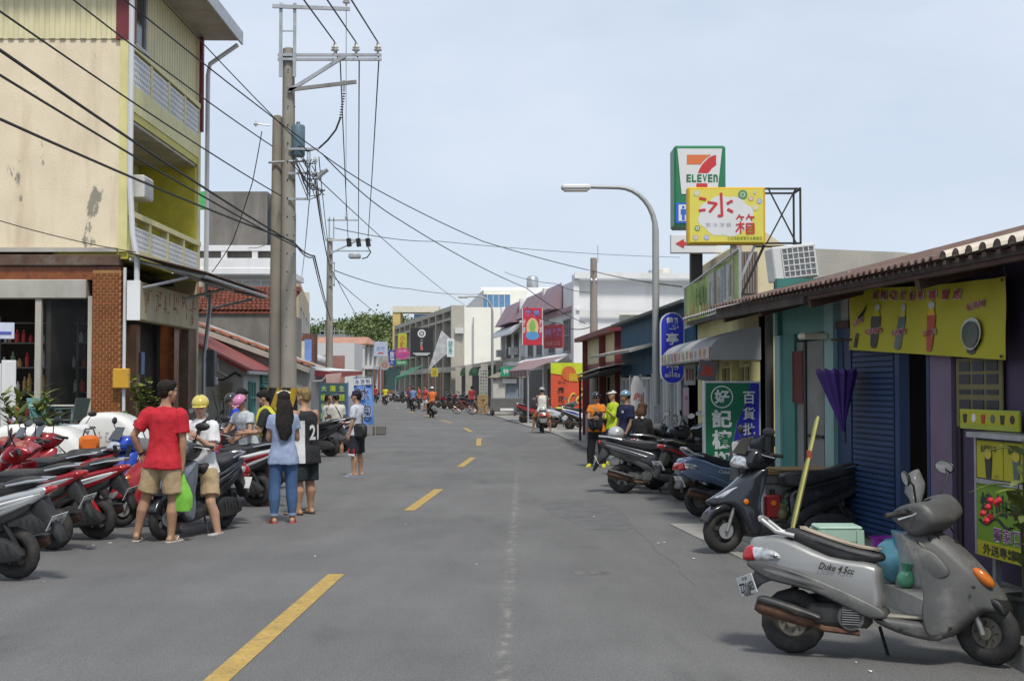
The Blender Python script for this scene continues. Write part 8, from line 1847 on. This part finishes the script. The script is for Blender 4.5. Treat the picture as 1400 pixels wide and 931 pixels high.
# right side group
p0=G(816,638)
J=person('woman in orange T-shirt with black helmet and dark jacket over her arms',p0.x,p0.y,R(258),1.56,1,topc=(.62,.19,.015),bot='pants',botc=(.012,.012,.015),shoe='shoe',shoec=(.52,.48,.03),helmet=(.02,.02,.024),glasses=True,female=True,legs=(((.03,.09,-1),(-.02,.07,-1)),((.03,.09,-1),(-.02,.07,-1))),arms=(((.35,.05,-.8),(.55,-.55,.75)),((.4,.1,-.9),(.75,-.6,.1))),look=(-.1,.15))
bq=J['M']@(J['sp'](.13,.10,.03));t=thing('jacket','black jacket bundled in front of the woman in orange','jacket',tuple(bq));q=MB();q.ball((0,0,.03),(.11,.08,.16),None,14,10);q.ball((-.10,.02,-.10),(.10,.08,.15),None,12,9);q.ball((.05,0,-.12),(.06,.06,.13),None,12,9)
me=remesh(q,.022,1,lambda c:noise.noise(c*11)*.03+noise.noise(c*24)*.012);me.materials.append(cloth((.018,.018,.02)));link('cloth',me,t)
x,y=pp(838,28.4);J=person('person in lime yellow vest and white cap behind the woman in orange',x,y,R(205),1.60,1,top='long',topc=(.48,.62,.03),bot='pants',botc=(.10,.13,.22),cap=(.62,.60,.57),shoe='shoe',shoec=(.5,.48,.05),arms=(((.3,.1,-.9),(.7,-.2,.8)),((.3,.1,-.9),(.7,0,-.3))),female=True)
x,y=pp(856,24.8);J=person('man in navy polo shirt with shiny steel blue helmet and glasses',x,y,R(208),1.60,2,topc=(.012,.016,.055),bot='pants',botc=(.02,.022,.035),shoe='shoe',shoec=(.03,.03,.03),helmet=(.16,.27,.36),build=1.1,arms=(((.1,.12,-1),(.5,-.1,-1)),((.1,.12,-1),(.5,-.1,-1))),look=(-.3,-.05))
X=frame(J['sp'](.255,.078*1.1+.012,.045),J['L']*-1,(0,0,1));X=frame(J['sp'](.25,0,.05)+J['F']*.145,Vector((0,0,1)).cross(J['F'])*1,(0,0,1));q=MB();q.box((0,0,-.012),(.07,.045,.006),simple((.55,.55,.6),.6),X=X);q.build('chest_badge',None,J['t'])
x,y=pp(874,22.6);J=person('woman with reddish brown bob and black top sitting on a scooter facing away',x,y,R(50),1.58,1,z=.62,lean=(.12,0,1),top='long',topc=(.014,.014,.016),bot='pants',botc=(.02,.02,.024),hair='bob',hairc=(.085,.038,.020),shoe='shoe',shoec=(.03,.03,.03),female=True,legs=(((.8,.3,-.4),(.1,.1,-1)),((.8,.3,-.4),(.1,.1,-1))),arms=(((.4,.12,-.9),(.9,0,-.1)),((.4,.12,-.9),(.9,0,-.1))),look=(.1,.15))
q=MB()
for a,b_ in((-.05,.0),(.03,-.02)):q.ball(J['sp'](.33,-.055,a),.028,simple((.62,.58,.55),.6),8,6)
q.build('collar_trim',None,J['t'],kind='stuff')
p=Vector((x,y,0));scooter('scooter','dark scooter ridden by the woman with brown bob hair',(p.x+.1,p.y+.1,0),R(50),BLKP,'classic',1,0,0,'LRE-330',BLKP)
hq=tmat(g3)@Vector((-.70,.04,.88));t=thing('helmet','silver open face helmet resting on the tail of the dark grey sporty scooter','helmet',tuple(hq));q=MB();q.ball((0,0,.06),(.135,.12,.115),paint((.50,.50,.51),.2,.4,.05),18,12)
for i,v in enumerate(q.v):
 if v.z<.0:q.v[i]=Vector((v.x*.96,v.y*.96,.0))
q.build('shell',None,t,smooth=50);q=MB();q.tube([(.13,-.08,.04),(.155,0,.04),(.13,.08,.04)],.012,6,BLACK);q.build('visor',None,t)
# riders on the road
SEATP=dict(z=.80,legs=(((.85,.25,-.45),(.05,.05,-1)),((.85,.25,-.45),(.05,.05,-1))),arms=(((.45,.2,-.85),(.85,.12,-.25)),((.45,.2,-.85),(.85,.12,-.25))))
def rider(px,py,hd_,label,slabel,col,topc,helm,lod,style='sport',top='tee',botc=(.03,.03,.04),ac=None,**k):
 g0=G(px,py);h_=R(hd_);c=g0+Vector((math.cos(h_),math.sin(h_),0))*.6
 sc_=scooter('scooter',slabel,(c.x,c.y,0),h_,col,style,lod,0,0,'QRS-640',col,group='scooters ridden along the street',accent=ac,stand=False)
 kw=dict(SEATP);kw.update(k);r0=c-Vector((math.cos(h_),math.sin(h_),0))*.14
 person(label,r0.x,r0.y,h_,1.68,2,top=top,topc=topc,botc=botc,helmet=helm,**kw)
 return sc_
rider(742,592,92,'rider in white tank top and grey helmet with feet on the road beside dragon sign','grey scooter with orange tail light under the white tank top rider',paint((.16,.17,.17),.3,.3,.2),(.68,.67,.62),(.33,.34,.35),1,'classic','tank',(.50,.16,.04),legs=(((.55,.42,-.75),(-.12,.18,-1)),((.55,.42,-.75),(-.12,.18,-1))))
rider(592,571,100,'rider in orange shirt and white helmet heading down the street','scooter with red tail light under the orange shirt rider',paint((.10,.10,.11),.3,.2,.2),(.62,.16,.04),(.65,.65,.65),2,botc=(.05,.05,.06),ac=REDP)
rider(566,562,102,'rider in pale blue shirt riding ahead of the orange rider','dark scooter under the pale blue shirt rider',BLKP,(.16,.24,.45),(.10,.03,.04),2)
rider(528,554,104,'rider in yellow shirt farthest down the street','dark scooter under the yellow shirt rider',BLKP,(.60,.52,.03),(.05,.02,.02),2)
# people far down the street
for px,Y,lab,tc_,bc_,hd_ in((513,128,'distant person in dark red shirt left of the yellow rider',(.28,.03,.04),(.04,.04,.05),80),(560,98,'distant person in maroon shirt behind the pale blue rider',(.22,.03,.06),(.05,.05,.07),250),(573,94,'distant person in orange red shirt near the pale blue rider',(.50,.10,.04),(.05,.05,.07),200),(582,88,'distant person in red and white with bare legs left of the orange rider',(.50,.08,.10),(.60,.58,.58),230),(645,86,'distant person in navy and red beside the row of parked scooters',(.30,.03,.04),(.03,.04,.10),120)):
 person(lab,XA(px,Y),Y,R(hd_),1.66,1,topc=tc_,botc=bc_,bot='shorts' if px==582 else 'pants',shoe='shoe',shoec=(.05,.05,.05))
 # scooters parked far down on the right, small
fs_=[(603,563,'first'),]
lst=[(642,561,BLKP,'black scooter beside the red wheeled bicycle, first of the far row'),(634,560,DGREY,'dark grey scooter second from the bicycles in the far row'),(626,559.5,BLKP,'black scooter under the white cloth edge, third from the bicycles'),(617,559,REDP,'dark red scooter fourth from the bicycles in the far row'),(609,557.5,BLKP,'black scooter just right of the orange rider'),(576,553.5,DGREY,'dark scooter between the pale blue and orange riders'),(566,552,WHITEP,'white scooter parked behind the pale blue rider'),(558,551,BLKP,'black scooter under the green awning post'),(552,550,SILVER2,'silver scooter in front of the green tarpaulin'),(547,549.5,BLKP,'black scooter right of the yellow rider in the far row'),(541,548.5,WHITEP,'white scooter closest to the yellow rider on the right'),(503,548,SILVER2,'silver scooter parked on the left at the end of the street'),(510,547,BLKP,'black scooter beside the distant person in dark red')]
for px,py,col,lab in lst:p=G(px,py);scooter('scooter',lab,(p.x,p.y+.3,0),R(30 if px>520 else 150),col,'sport',2,.2,-.05,'MKA-111',col,group='scooters parked far down the street')
# bicycles
def bicycle(label,px,py,hd_,col,pos):
 p=G(px,py);t=thing('bicycle',label,'bicycle',(p.x,p.y,0),R(hd_),'bicycles by the far lamp post');fm=paint(col,.3,.1,.1);t.rotation_euler=(-.08,0,R(hd_))
 for x in(-.52,.52):
  q=MB();torus(q,(x,0,.33),.33,.022,.02,RUBBER,22,6);w_=q.build('wheel',None,t,smooth=50);q=MB()
  for k in range(10):a=k*.628;q.tube([(x,0,.33),(x+.31*math.cos(a),0,.33+.31*math.sin(a))],.006,4,STEEL if pos else fm)
  torus(q,(x,0,.33),.315,.012,.012,fm,20,4);q.build('spokes',None,w_)
 q=MB()
 for a,b_ in(((-.52,.33),(-.15,.75)),((-.52,.33),(-.05,.30)),((-.05,.30),(-.18,.82)),((-.05,.30),(.36,.80)),((-.15,.74),(.36,.80)),((.34,.92),(.52,.33))):q.tube([(a[0],0,a[1]),(b_[0],0,b_[1])],.02,6,fm)
 q.build('frame',None,t);q=MB();q.box((-.19,0,.86),(.24,.13,.06),BLACK,ch=.02);q.build('saddle',None,t);q=MB();q.tube([(.26,-.27,.98),(.36,-.1,1.0),(.36,.1,1.0),(.26,.27,.98)],.014,6,STEEL);q.build('handlebar',None,t);q=MB();disc(q,(-.05,.03,.30),.09,.008,STEEL,12);q.box((-.05,.1,.18),(.09,.08,.02),BLACK);q.build('crank',None,t)
bicycle('bicycle with red wheels at the left of the two by the far lamp post',636,566,160,(.34,.06,.04),0);bicycle('bicycle with yellowish frame at the right of the two by the far lamp post',657,567,165,(.36,.27,.08),1)
p=G(672,566);t=thing('carton','tall brown cardboard box against the grey column by the far lamp post','box',(p.x-.55,p.y+1.5,0));q=MB();q.box((0,0,.55),(.65,.5,1.1),CARD,ch=.01);q.build('box',None,t);q=MB();q.box((0,0,1.11),(.66,.51,.02),simple((.42,.29,.15),.8));q.build('lid',None,t)
# ---- lamp posts, utility poles, wires
LMP=mat('lamp_pole_grey',(.36,.37,.36),.5,.3,var=.12,vs=3,dirt=(.24,.23,.21),damt=.5,ds=3)
def lamp(label,x,y,top,reach):
 t=thing('street_lamp',label,'street lamp',(x,y,0));q=MB();q.tube([(0,0,0),(0,0,.3)],.14,12,LMP)
 pts=[(0,0,.3),(0,0,top-.95)]+[(-(1-math.cos(a))*.78,0,top-.95+math.sin(a)*.92)for a in[math.pi/2*i/8 for i in range(1,9)]]+[(-reach+.3,0,top-.02)]
 q.tube(pts,[.085,.07]+[.058-.002*i for i in range(8)]+[.04],10,LMP);q.build('pole',None,t,smooth=50)
 q=MB();q.box((-reach+.05,0,top-.03),(.62,.24,.12),simple((.62,.62,.60),.45),ch=.04);h_=q.build('lamp_head',None,t,smooth=30);q=MB();q.box((-reach+.05,0,top-.1),(.5,.19,.03),simple((.5,.5,.46),.2),ch=.01);q.build('lens',None,h_)
 q=MB();q.box((0,-.1,1.1),(.14,.03,.4),STEEL,ch=.01);q.build('hatch',None,t)
lamp('tall grey street lamp with curved arm beside the blue oval sign',XA(897,27.5),27.5,5.88,1.72)
p=G(673,567);lamp('grey street lamp with curved arm in front of the blank cream wall',p.x,p.y,ZA(405,p.y),1.75)
t=thing('utility_pole','plain grey pole with wires crossing it in front of the white building','pole',(XA(812,44),44,0));q=MB();q.tube([(0,0,0),(0,0,ZA(353,44))],[.16,.11],12,POLEC);q.build('pole',None,t,smooth=50)
q=MB();q.tube([(-.1,0,5.2),(.1,0,5.2)],.12,8,STEEL);q.tube([(.14,0,5.8),(.14,0,6.4)],.012,5,STEEL);q.build('wire_clamp',None,t,smooth=50)
INS=mat('porcelain',(.62,.60,.56),.25,var=.05)
def insulator(parent,M,c,s_=1.0):
 q=MB(M);q.lathe([(.03*s_,0),(.03*s_,.05*s_),(.09*s_,.06*s_),(.10*s_,.09*s_),(.05*s_,.11*s_),(.09*s_,.14*s_),(.08*s_,.17*s_),(.04*s_,.2*s_),(.045*s_,.24*s_),(0,.25*s_)],12,INS,Matrix.Translation(c));q.build('insulator',None,parent,smooth=40)
Y=30.0
U1=thing('utility_pole','tall concrete utility pole with steel crossarms and white insulators','pole',(XA(392,Y),Y,0));M1=tmat(U1).inverted()
zt=ZA(66,Y);xb=XA(392,Y)
q=MB(M1);q.tube([(xb+.05,Y,0),(xb+.03,Y,3.5),(xb,Y,zt-.03),(xb,Y,zt)],[.195,.18,.135,.09],16,POLEC);pl_=q.build('pole',None,U1,smooth=50)
q=MB(M1)
for z in[2.6+.42*i for i in range(16)]:
 for a in(-1.57,-.6):q.ball((xb+.02+.172*math.cos(a),Y+.172*math.sin(a),z),.018,BLACK,6,4)
q.build('step_holes',None,pl_,kind='stuff')
HZ=mat('hazard_yellow',(.40,.25,.02),.6,var=.2,vs=6)
def hazard(parent,M,x,y,z0,z1,r_):
 q=MB(M);n_=24;L_=8;vs=[];
 for i in range(L_+1):
  for j in range(n_):a=2*math.pi*j/n_+i*.25;vs.append((x+r_*math.cos(a),y+r_*math.sin(a),z0+(z1-z0)*i/L_))
 for i in range(L_):
  for j in range(n_):
   q.add([vs[i*n_+j],vs[i*n_+(j+1)%n_],vs[(i+1)*n_+(j+1)%n_],vs[(i+1)*n_+j]],[(0,1,2,3)],HZ if(j//4)%2 else BLACK)
 q.build('hazard_band',None,parent,smooth=50)
hazard(U1,M1,xb+.05,Y,.6,1.65,.203)
za=ZA(78,Y);xr=XA(521,Y)
for dz in(0,-.10):q=MB(M1);q.beam((xb-.22,Y-.16,za+dz),(xr,Y-.16,za+dz),.07,.06,STEEL);q.build('crossarm',None,U1)
q=MB(M1);q.beam((XA(394,Y),Y-.2,ZA(128,Y)),(XA(471,Y),Y-.2,ZA(80,Y)),.07,.08,STEEL);q.beam((XA(394,Y),Y-.2,ZA(126,Y)),(XA(487,Y),Y-.2,ZA(115,Y)),.07,.08,simple((.23,.22,.21),.6));q.build('brace',None,U1)
for px in(383,402):q=MB(M1);q.beam((XA(px,Y),Y-.19,ZA(108,Y)),(XA(px,Y),Y-.19,ZA(8,Y)),.07,.05,STEEL);q.build('upright',None,U1)
q=MB(M1);q.beam((XA(372,Y),Y-.24,ZA(13,Y)),(XA(478,Y),Y-.24,ZA(17,Y)),.06,.08,STEEL);q.build('top_arm',None,U1)
q=MB(M1);q.beam((XA(384,Y),Y-.2,ZA(46,Y)),(XA(400,Y),Y-.2,ZA(46,Y)),.025,.03,STEEL);q.build('rung',None,U1)
ins_px=[457,486,516]
for px in ins_px:insulator(U1,M1,(XA(px,Y),Y-.16,za+.04),.95)
insulator(U1,M1,(XA(473,Y),Y-.24,ZA(12,Y)),.9)
q=MB(M1);q.lathe([(.14,0),(.16,.04),(.16,.68),(.14,.72),(.05,.74),(.04,.8)],14,simple((.10,.16,.20),.5),Matrix.Translation((XA(405,Y)+.02,Y-.05,ZA(215,Y))));q.build('transformer',None,U1,smooth=40)
q=MB(M1);q.tube([(XA(470,Y),Y-.2,ZA(113,Y)),(XA(470,Y),Y-.2,ZA(128,Y))],.03,6,STEEL)
for k in range(10):q.lathe([(.02,0),(.045,.015),(.02,.03)],8,GREYP,Matrix.Translation((XA(470-k*.5,Y),Y-.2,ZA(132+k*3.6,Y))))
q.tube([P(466,160,Y-.2),P(459,178,Y-.2),P(448,192,Y-.2),P(436,203,Y-.2),P(420,207,Y-.2),P(408,200,Y-.2)],.022,6,BLACK);q.build('cable_drop',None,U1,smooth=50)
q=MB(M1)
for py,px1 in((206,436),(239,422),(274,422)):q.beam((XA(395,Y),Y-.2,ZA(py,Y)),(XA(px1,Y),Y-.2,ZA(py,Y)),.045,.05,STEEL)
for px in(421,424):q.beam((XA(px,Y),Y-.22,ZA(210,Y)),(XA(px,Y),Y-.22,ZA(276,Y)),.03,.03,STEEL)
q.build('service_bracket',None,U1)
for py in(222,240,258):insulator(U1,M1,(XA(431,Y),Y-.2,ZA(py+4,Y)),.6)
q=MB(M1);rr=random.Random(4)
for k in range(18):
 a=P(rr.uniform(398,428),rr.uniform(205,240),Y-.3);b_=P(rr.uniform(425,445),rr.uniform(215,275),Y-.3);mm=(a+b_)/2-Vector((0,0,rr.uniform(.1,.4)));q.tube([a,a.lerp(mm,.6),mm,b_.lerp(mm,.5),b_],.011,5,BLACK)
q.tube([P(448,232,Y-.3),P(440,238,Y-.3),P(434,245,Y-.3)],.05,6,STEEL);q.build('service_wiring',None,U1,smooth=50,kind='stuff')
U2=thing('utility_pole','shorter weathered concrete pole standing against the left of the tall one','pole',(XA(376,Y+.1),Y+.1,0));M2=tmat(U2).inverted();q=MB(M2);x_=XA(376,Y+.1);q.tube([(x_,Y+.1,0),(x_+.02,Y+.1,ZA(160,Y)),(x_+.02,Y+.1,ZA(157,Y))],[.17,.115,.07],14,mat('pole_concrete_brown',(.205,.18,.145),.85,var=.15,vs=2,dirt=(.10,.09,.075),damt=.7,ds=1.6,dstretch=(2,2,.2)));q.build('pole',None,U2,smooth=50)
hazard(U2,M2,x_,Y+.1,.6,1.65,.185)
q=MB(M2);q.tube([(x_-.15,Y-.05,ZA(223,Y)),(XA(422,Y),Y-.2,ZA(222,Y))],.03,6,STEEL);q.tube([(x_-.13,Y,ZA(172,Y)),(x_-.5,Y-.05,ZA(170,Y))],.015,6,STEEL);q.build('bracket',None,U2)
insulator(U2,M2,(x_-.45,Y-.05,ZA(174,Y)),.5)
Y3=61.0
U3=thing('utility_pole','second utility pole with black hanging insulators down the left side','pole',(XA(450,Y3),Y3,0));M3=tmat(U3).inverted();x_=XA(450,Y3)
q=MB(M3);q.tube([(x_,Y3,0),(x_,Y3,ZA(326,Y3))],[.19,.13],12,POLEC);q.build('pole',None,U3,smooth=50)
q=MB(M3);q.beam((x_-.2,Y3-.2,ZA(329,Y3)),(XA(508,Y3),Y3-.2,ZA(329,Y3)),.08,.08,simple((.45,.43,.38),.6));q.build('crossarm',None,U3)
q=MB(M3);q.beam((x_,Y3-.2,ZA(348,Y3)),(XA(486,Y3),Y3-.2,ZA(331,Y3)),.07,.07,STEEL);q.beam((x_,Y3-.2,ZA(344,Y3)),(XA(506,Y3),Y3-.2,ZA(344,Y3)),.05,.05,STEEL);q.build('brace',None,U3)
q=MB(M3);q.beam((x_,Y3-.2,ZA(330,Y3)),(x_,Y3-.2,ZA(298,Y3)),.06,.06,STEEL);q.beam((XA(456,Y3),Y3-.2,ZA(330,Y3)),(XA(456,Y3),Y3-.2,ZA(298,Y3)),.06,.06,STEEL);q.beam((XA(447,Y3),Y3-.2,ZA(302,Y3)),(XA(489,Y3),Y3-.2,ZA(302,Y3)),.06,.06,STEEL);q.build('top_frame',None,U3)
for px in(477,490,503):
 q=MB(M3);q.tube([(XA(px-.5,Y3),Y3-.25,ZA(327,Y3)),(XA(px+1,Y3),Y3-.25,ZA(338,Y3))],.11,8,BLACK);q.build('insulator',None,U3,smooth=50)
q=MB(M3);q.box((XA(485,Y3),Y3-.2,ZA(351,Y3)),(.55,.4,.22),STEEL,ch=.05)
q.tube([P(503,338,Y3-.3),P(507,345,Y3-.3),P(502,352,Y3-.3),P(495,354,Y3-.3)],.03,6,BLACK);q.build('switch_box',None,U3,smooth=40)
insulator(U3,M3,(XA(473,Y3),Y3-.2,ZA(301,Y3)),.9)
q=MB(M3)
for py in(360,376,390):q.beam((x_,Y3-.2,ZA(py,Y3)),(XA(458,Y3),Y3-.2,ZA(py,Y3)),.05,.05,STEEL)
q.beam((XA(457,Y3),Y3-.2,ZA(360,Y3)),(XA(457,Y3),Y3-.2,ZA(392,Y3)),.05,.05,STEEL);q.build('service_bracket',None,U3)
WIRE=mat('wire_black',(.016,.016,.017),.6,var=0)
def wire(label,pts,r_=.014,sag=.0,group='overhead wires',cat='wire'):
 pts=[Vector(p)for p in pts];t=thing('overhead_wire',label,cat,tuple(pts[0]),0,group);out=[]
 for a,b_ in zip(pts,pts[1:]):
  n_=14
  for k in range(n_):
   f_=k/n_;q_=a.lerp(b_,f_);q_.z-=sag*4*f_*(1-f_);out.append(q_)
 out.append(pts[-1]);q=W(t);q.tube(out,r_,5,WIRE);q.build('cable',None,t,smooth=60)
def ext(a,b_,f_):a,b_=Vector(a),Vector(b_);return a+(a-b_)*f_
def WL(label,a,b_,end,r_=.014,sag=.05,more=()):
 """from beyond the left frame edge through two sightings to a pole"""
 A_,B_=P(*a),P(*b_);wire(label,[ext(A_,Vector(end),.5),A_,Vector(end)]+list(more),r_,sag)
WL('first wire down the yellow building, thin and highest at the left edge',(0,16,14),(175,140,20),P(384,268,29.8),.013,.06)
WL('thick black cable crossing the cream wall, second from the top at the left edge',(0,69,14),(175,188,20),P(404,334,29.7),.02,.06,[P(430,350,33),P(452,438,Y3-.3)])
WL('third black cable at the left edge crossing the lower part of the cream wall',(0,103,14),(175,213,20),P(406,338,29.7),.016,.06)
WL('lowest thick black cable at the left edge passing above the rusty awning',(0,163,14),(175,235,20),P(402,330,29.7),.018,.06)
WL('thin sagging wire low across the cream wall to the balcony',(0,302,26),(90,322,26.5),P(186,345,27.5),.01,.05)
WL('wire entering from the top edge left of the balcony',(100,0,18),(250,110,24),P(372,200,29.8),.013,.05)
WL('wire crossing the balcony top to the poles then over the street to the right',(170,0,20),(300,95,26),P(434,206,29.7),.013,.04,[P(520,262,33),P(660,330,38),P(812,371,43.9),P(932,392,24.6)])
WL('thin wire beside the balcony wire running to the pole bracket',(222,0,22),(310,80,26),P(422,208,29.7),.011,.04)
wire('sagging cable from pole bracket across the street to the right roofs',[P(440,210,29.7),P(545,300,36),P(720,394,50),P(800,442,52)],.014,.12)
prev=[(-3.9,-12,8.7),(-3.45,-12,8.7),(-2.95,-12,8.7)]
for i,px in enumerate(ins_px):
 e=Vector((XA(px,Y),Y-.16,za+.29));s0=P([415,447,480][i],0,23.0)
 wire(['leftmost of three thick lines overhead from the top edge to the tall pole','middle of three thick lines overhead from the top edge to the tall pole','rightmost of three thick lines overhead from the top edge to the tall pole'][i],[s0+(s0-e)*4,e],.017,.0)
 e2=P([476,490,503][i],328,Y3-.25);b0=Vector((XA([464,490,517][i],Y),Y-.1,za-.12))
 wire(['left of three lines running from the tall pole to the second pole','middle of three lines running from the tall pole to the second pole','right of three lines running from the tall pole to the second pole'][i],[e,b0,e2],.016,.12)
wire('fine line from the top insulator to the second pole frame',[Vector((XA(473,Y),Y-.24,ZA(10,Y))),P(473,300,Y3-.2)],.008,.1)
for i,(a,b_)in enumerate((((431,226),(447,330)),((431,244),(451,360)),((432,262),(455,376)))):
 wire(['upper of three service wires between the pole brackets','middle of three service wires between the pole brackets','lower of three service wires between the pole brackets'][i],[P(*a,Y-.2),P(*b_,Y3-.2)],.014,.35)
wire('cable looping from the tall pole down to the rusty awning',[P(358,180,Y),P(345,250,Y-.2),P(318,330,Y+2),P(290,372,34)],.012,.03)
wire('cable from the crossing splice down to the far service bracket',[P(404,334,29.7),P(428,352,33),P(447,424,Y3-.3)],.016,.1)
wire('upper of two far wires stretching right from the second pole',[P(458,312,Y3),P(600,330,100),P(930,352,140)],.022,.2)
wire('lower of two far wires stretching right from the second pole',[P(458,370,Y3),P(560,395,100),P(660,402,130)],.022,.2)
wire('wire from the plain pole toward the white building corner',[P(812,400,44),P(760,388,56),P(690,372,66)],.012,.1)
wire('slack cable on the white building facade ending at the plain pole',[P(720,420,64),P(765,442,60),P(812,445,44)],.018,.2)
for i,(a,b_,l_)in enumerate(((P(430,240,29.7),P(640,420,95),'long wire from the pole brackets to the far cream wall'),(P(424,262,29.7),P(412,380,66),'wire dropping from the tall pole to the peach terrace building'),(P(404,300,29.8),P(340,338,56),'short wire from the poles to the white slotted parapet'),(P(436,215,29.7),P(452,356,Y3-.3),'extra service wire left of the three lines between poles'),(P(452,366,Y3),P(512,470,150),'wire from the second pole to the pale blue square sign'),(P(455,378,Y3),P(545,448,170),'wire from the second pole to the far terrace roof'))):wire(l_,[a,b_],.012 if i<4 else.02,.25)
# ---- furniture and plants by the left shop
def chair(label,x,y,z0,rz,col):
 t=thing('chair',label,'chair',(x,y,z0),rz);cm=simple(col,.5,var=.08);q=MB();q.box((0,0,.43),(.44,.44,.03),cm,ch=.012);q.build('seat',None,t)
 q=MB();q.slab((-.2,.2,.46),(.2,.2,.46),(.23,.30,.88),(-.23,.30,.88),.025,cm);q.build('backrest',None,t)
 for dx in(-.2,.2):
  for dy in(-.19,.19):q=MB();q.beam((dx,dy,.42),(dx*1.18,dy*1.2,0),.05,.04,cm);q.build('leg',None,t)
  q=MB();q.beam((dx*1.1,-.2,.66),(dx*1.1,.25,.68),.05,.03,cm);q.beam((dx*1.1,-.2,.66),(dx,-.19,.43),.04,.04,cm);q.build('armrest',None,t)
chair('dark green plastic chair beside the brick pillar',XA(97,27.3),27.3,.56,R(250),(.08,.11,.105));chair('teal plastic chair near the door post of the left shop',XA(63,27.4),27.4,.56,R(60),(.14,.33,.33))
g=MB();g.box((-11.5,27.1,.27),(6.2,1.7,.54),CONC);struct('shop_step',g)
t=thing('table','pale folding table inside the left shop entrance','table',(XA(76,27.6),27.6,.56));q=MB();q.box((0,0,.72),(.95,.5,.03),simple((.5,.48,.44),.5),ch=.008);q.build('table_top',None,t)
for dx in(-.4,.4):q=MB();q.beam((dx,0,0),(dx,0,.7),.05,.3,STEEL);q.build('leg',None,t)
plant('potted_plant','yellow green palm like bush at the foot of the white ribbed fence',(XA(46,22.2),22.2,0),300,1.45,1.5,.36,.040,[LEAFY,LEAFY,LEAF,LEAFO],(.2,.3),seed=9,up_=.7,stems=7)
plant('potted_plant','taller pot plant with pale leaves in front of the dark arcade',(XA(200,26.2),26.2,0),240,1.5,.8,.19,.065,[LEAFY,LEAF,LEAFY,LEAFO],(.24,.5),simple((.5,.5,.48),.6),seed=5,stems=6)
plant('potted_plant','dark green bushy plant below the taller pot plant',(XA(186,24.6),24.6,0),150,1.0,.9,.17,.06,[LEAF,LEAFD,LEAFD],(.22,.3),seed=6,stems=6)
plant('potted_plant','thin twiggy plant in a red pot by the grey plastered wall',(XA(305,34),34,0),26,1.6,.8,.18,.02,[LEAFY,LEAFO],(.32,.5),simple((.28,.06,.04),.7),seed=7,stems=7)
plant('shrub','small green weeds by the teal window of the cottage',(XA(322,35.2),35.2,0),24,1.3,.4,.15,.03,[LEAF,LEAFY],(.0,.1),seed=8,stems=4)
# white fibreglass shells behind the left scooters
SHELL=mat('white_fibreglass',(.72,.71,.67),.35,var=.05,vs=2,coat=.3,dirt=(.5,.47,.4),damt=.4,ds=3)
def shell(label,px,py,Y,w_,h_,text):
 c=P(px,py,Y);t=thing('fibreglass_shell',label,'shell',(c.x,Y,0),0,'white fibreglass shells behind the scooters');q=MB()
 ol=[(-w_/2,.25),(-w_/2,h_*.62),(-w_*.36,h_*.92),(-w_*.1,h_),(w_*.2,h_*.93),(w_*.40,h_*.70),(w_/2,h_*.5),(w_/2,.25)]
 pillow(q,ol,.42,.16,SHELL,None,4,2,.8,4);q.build('shell',None,t,smooth=50)
 q=MB();q.box((0,-.425,.33),(w_*.94,.02,.10),simple((.45,.06,.03),.6));q.box((0,-.43,.24),(w_*.9,.02,.07),simple((.55,.42,.06),.6));q.build('red_trim',None,t)
 q=MB();X=frame((0,-.436,.33),(1,0,0),(0,0,1));[q.add([(w_*(-.44+.08*k),-.035,.002),(w_*(-.38+.08*k),-.035,.002),(w_*(-.41+.08*k),.035,.002)],[(0,1,2)],simple((.15,.02,.02),.6),X)for k in range(11)];q.build('trim_pattern',None,t,kind='stuff')
 q=MB();X=frame((0,-.43,h_*.62),(1,0,0),(0,0,1))
 for k in range(8):q.box((-.16+.12*(k//3)+.02*(k%2),.10-.07*(k%3),.004),(.05 if k%2 else.012,.012 if k%2 else.05,.004),simple((.2,.2,.22),.6),X=X)
 q.build('small_writing',None,t,kind='stuff')
 q=MB();q.box((0,.1,.12),(w_*.7,.5,.25),BLACK,ch=.04);q.build('base',None,t)
shell('left white fibreglass shell with red trim behind the red scooters',42,600,21.5,1.25,1.08,'');shell('middle white fibreglass shell with red trim behind the red scooters',86,602,21.2,1.05,1.05,'');shell('white fibreglass shell beside the brick pillar and blue scooter',158,586,24.0,1.35,1.22,'')
# ---- tidy
for _t in[o for o in COL.objects if o.get('category')]:
 pass
bpy.data.scenes.remove(TS)
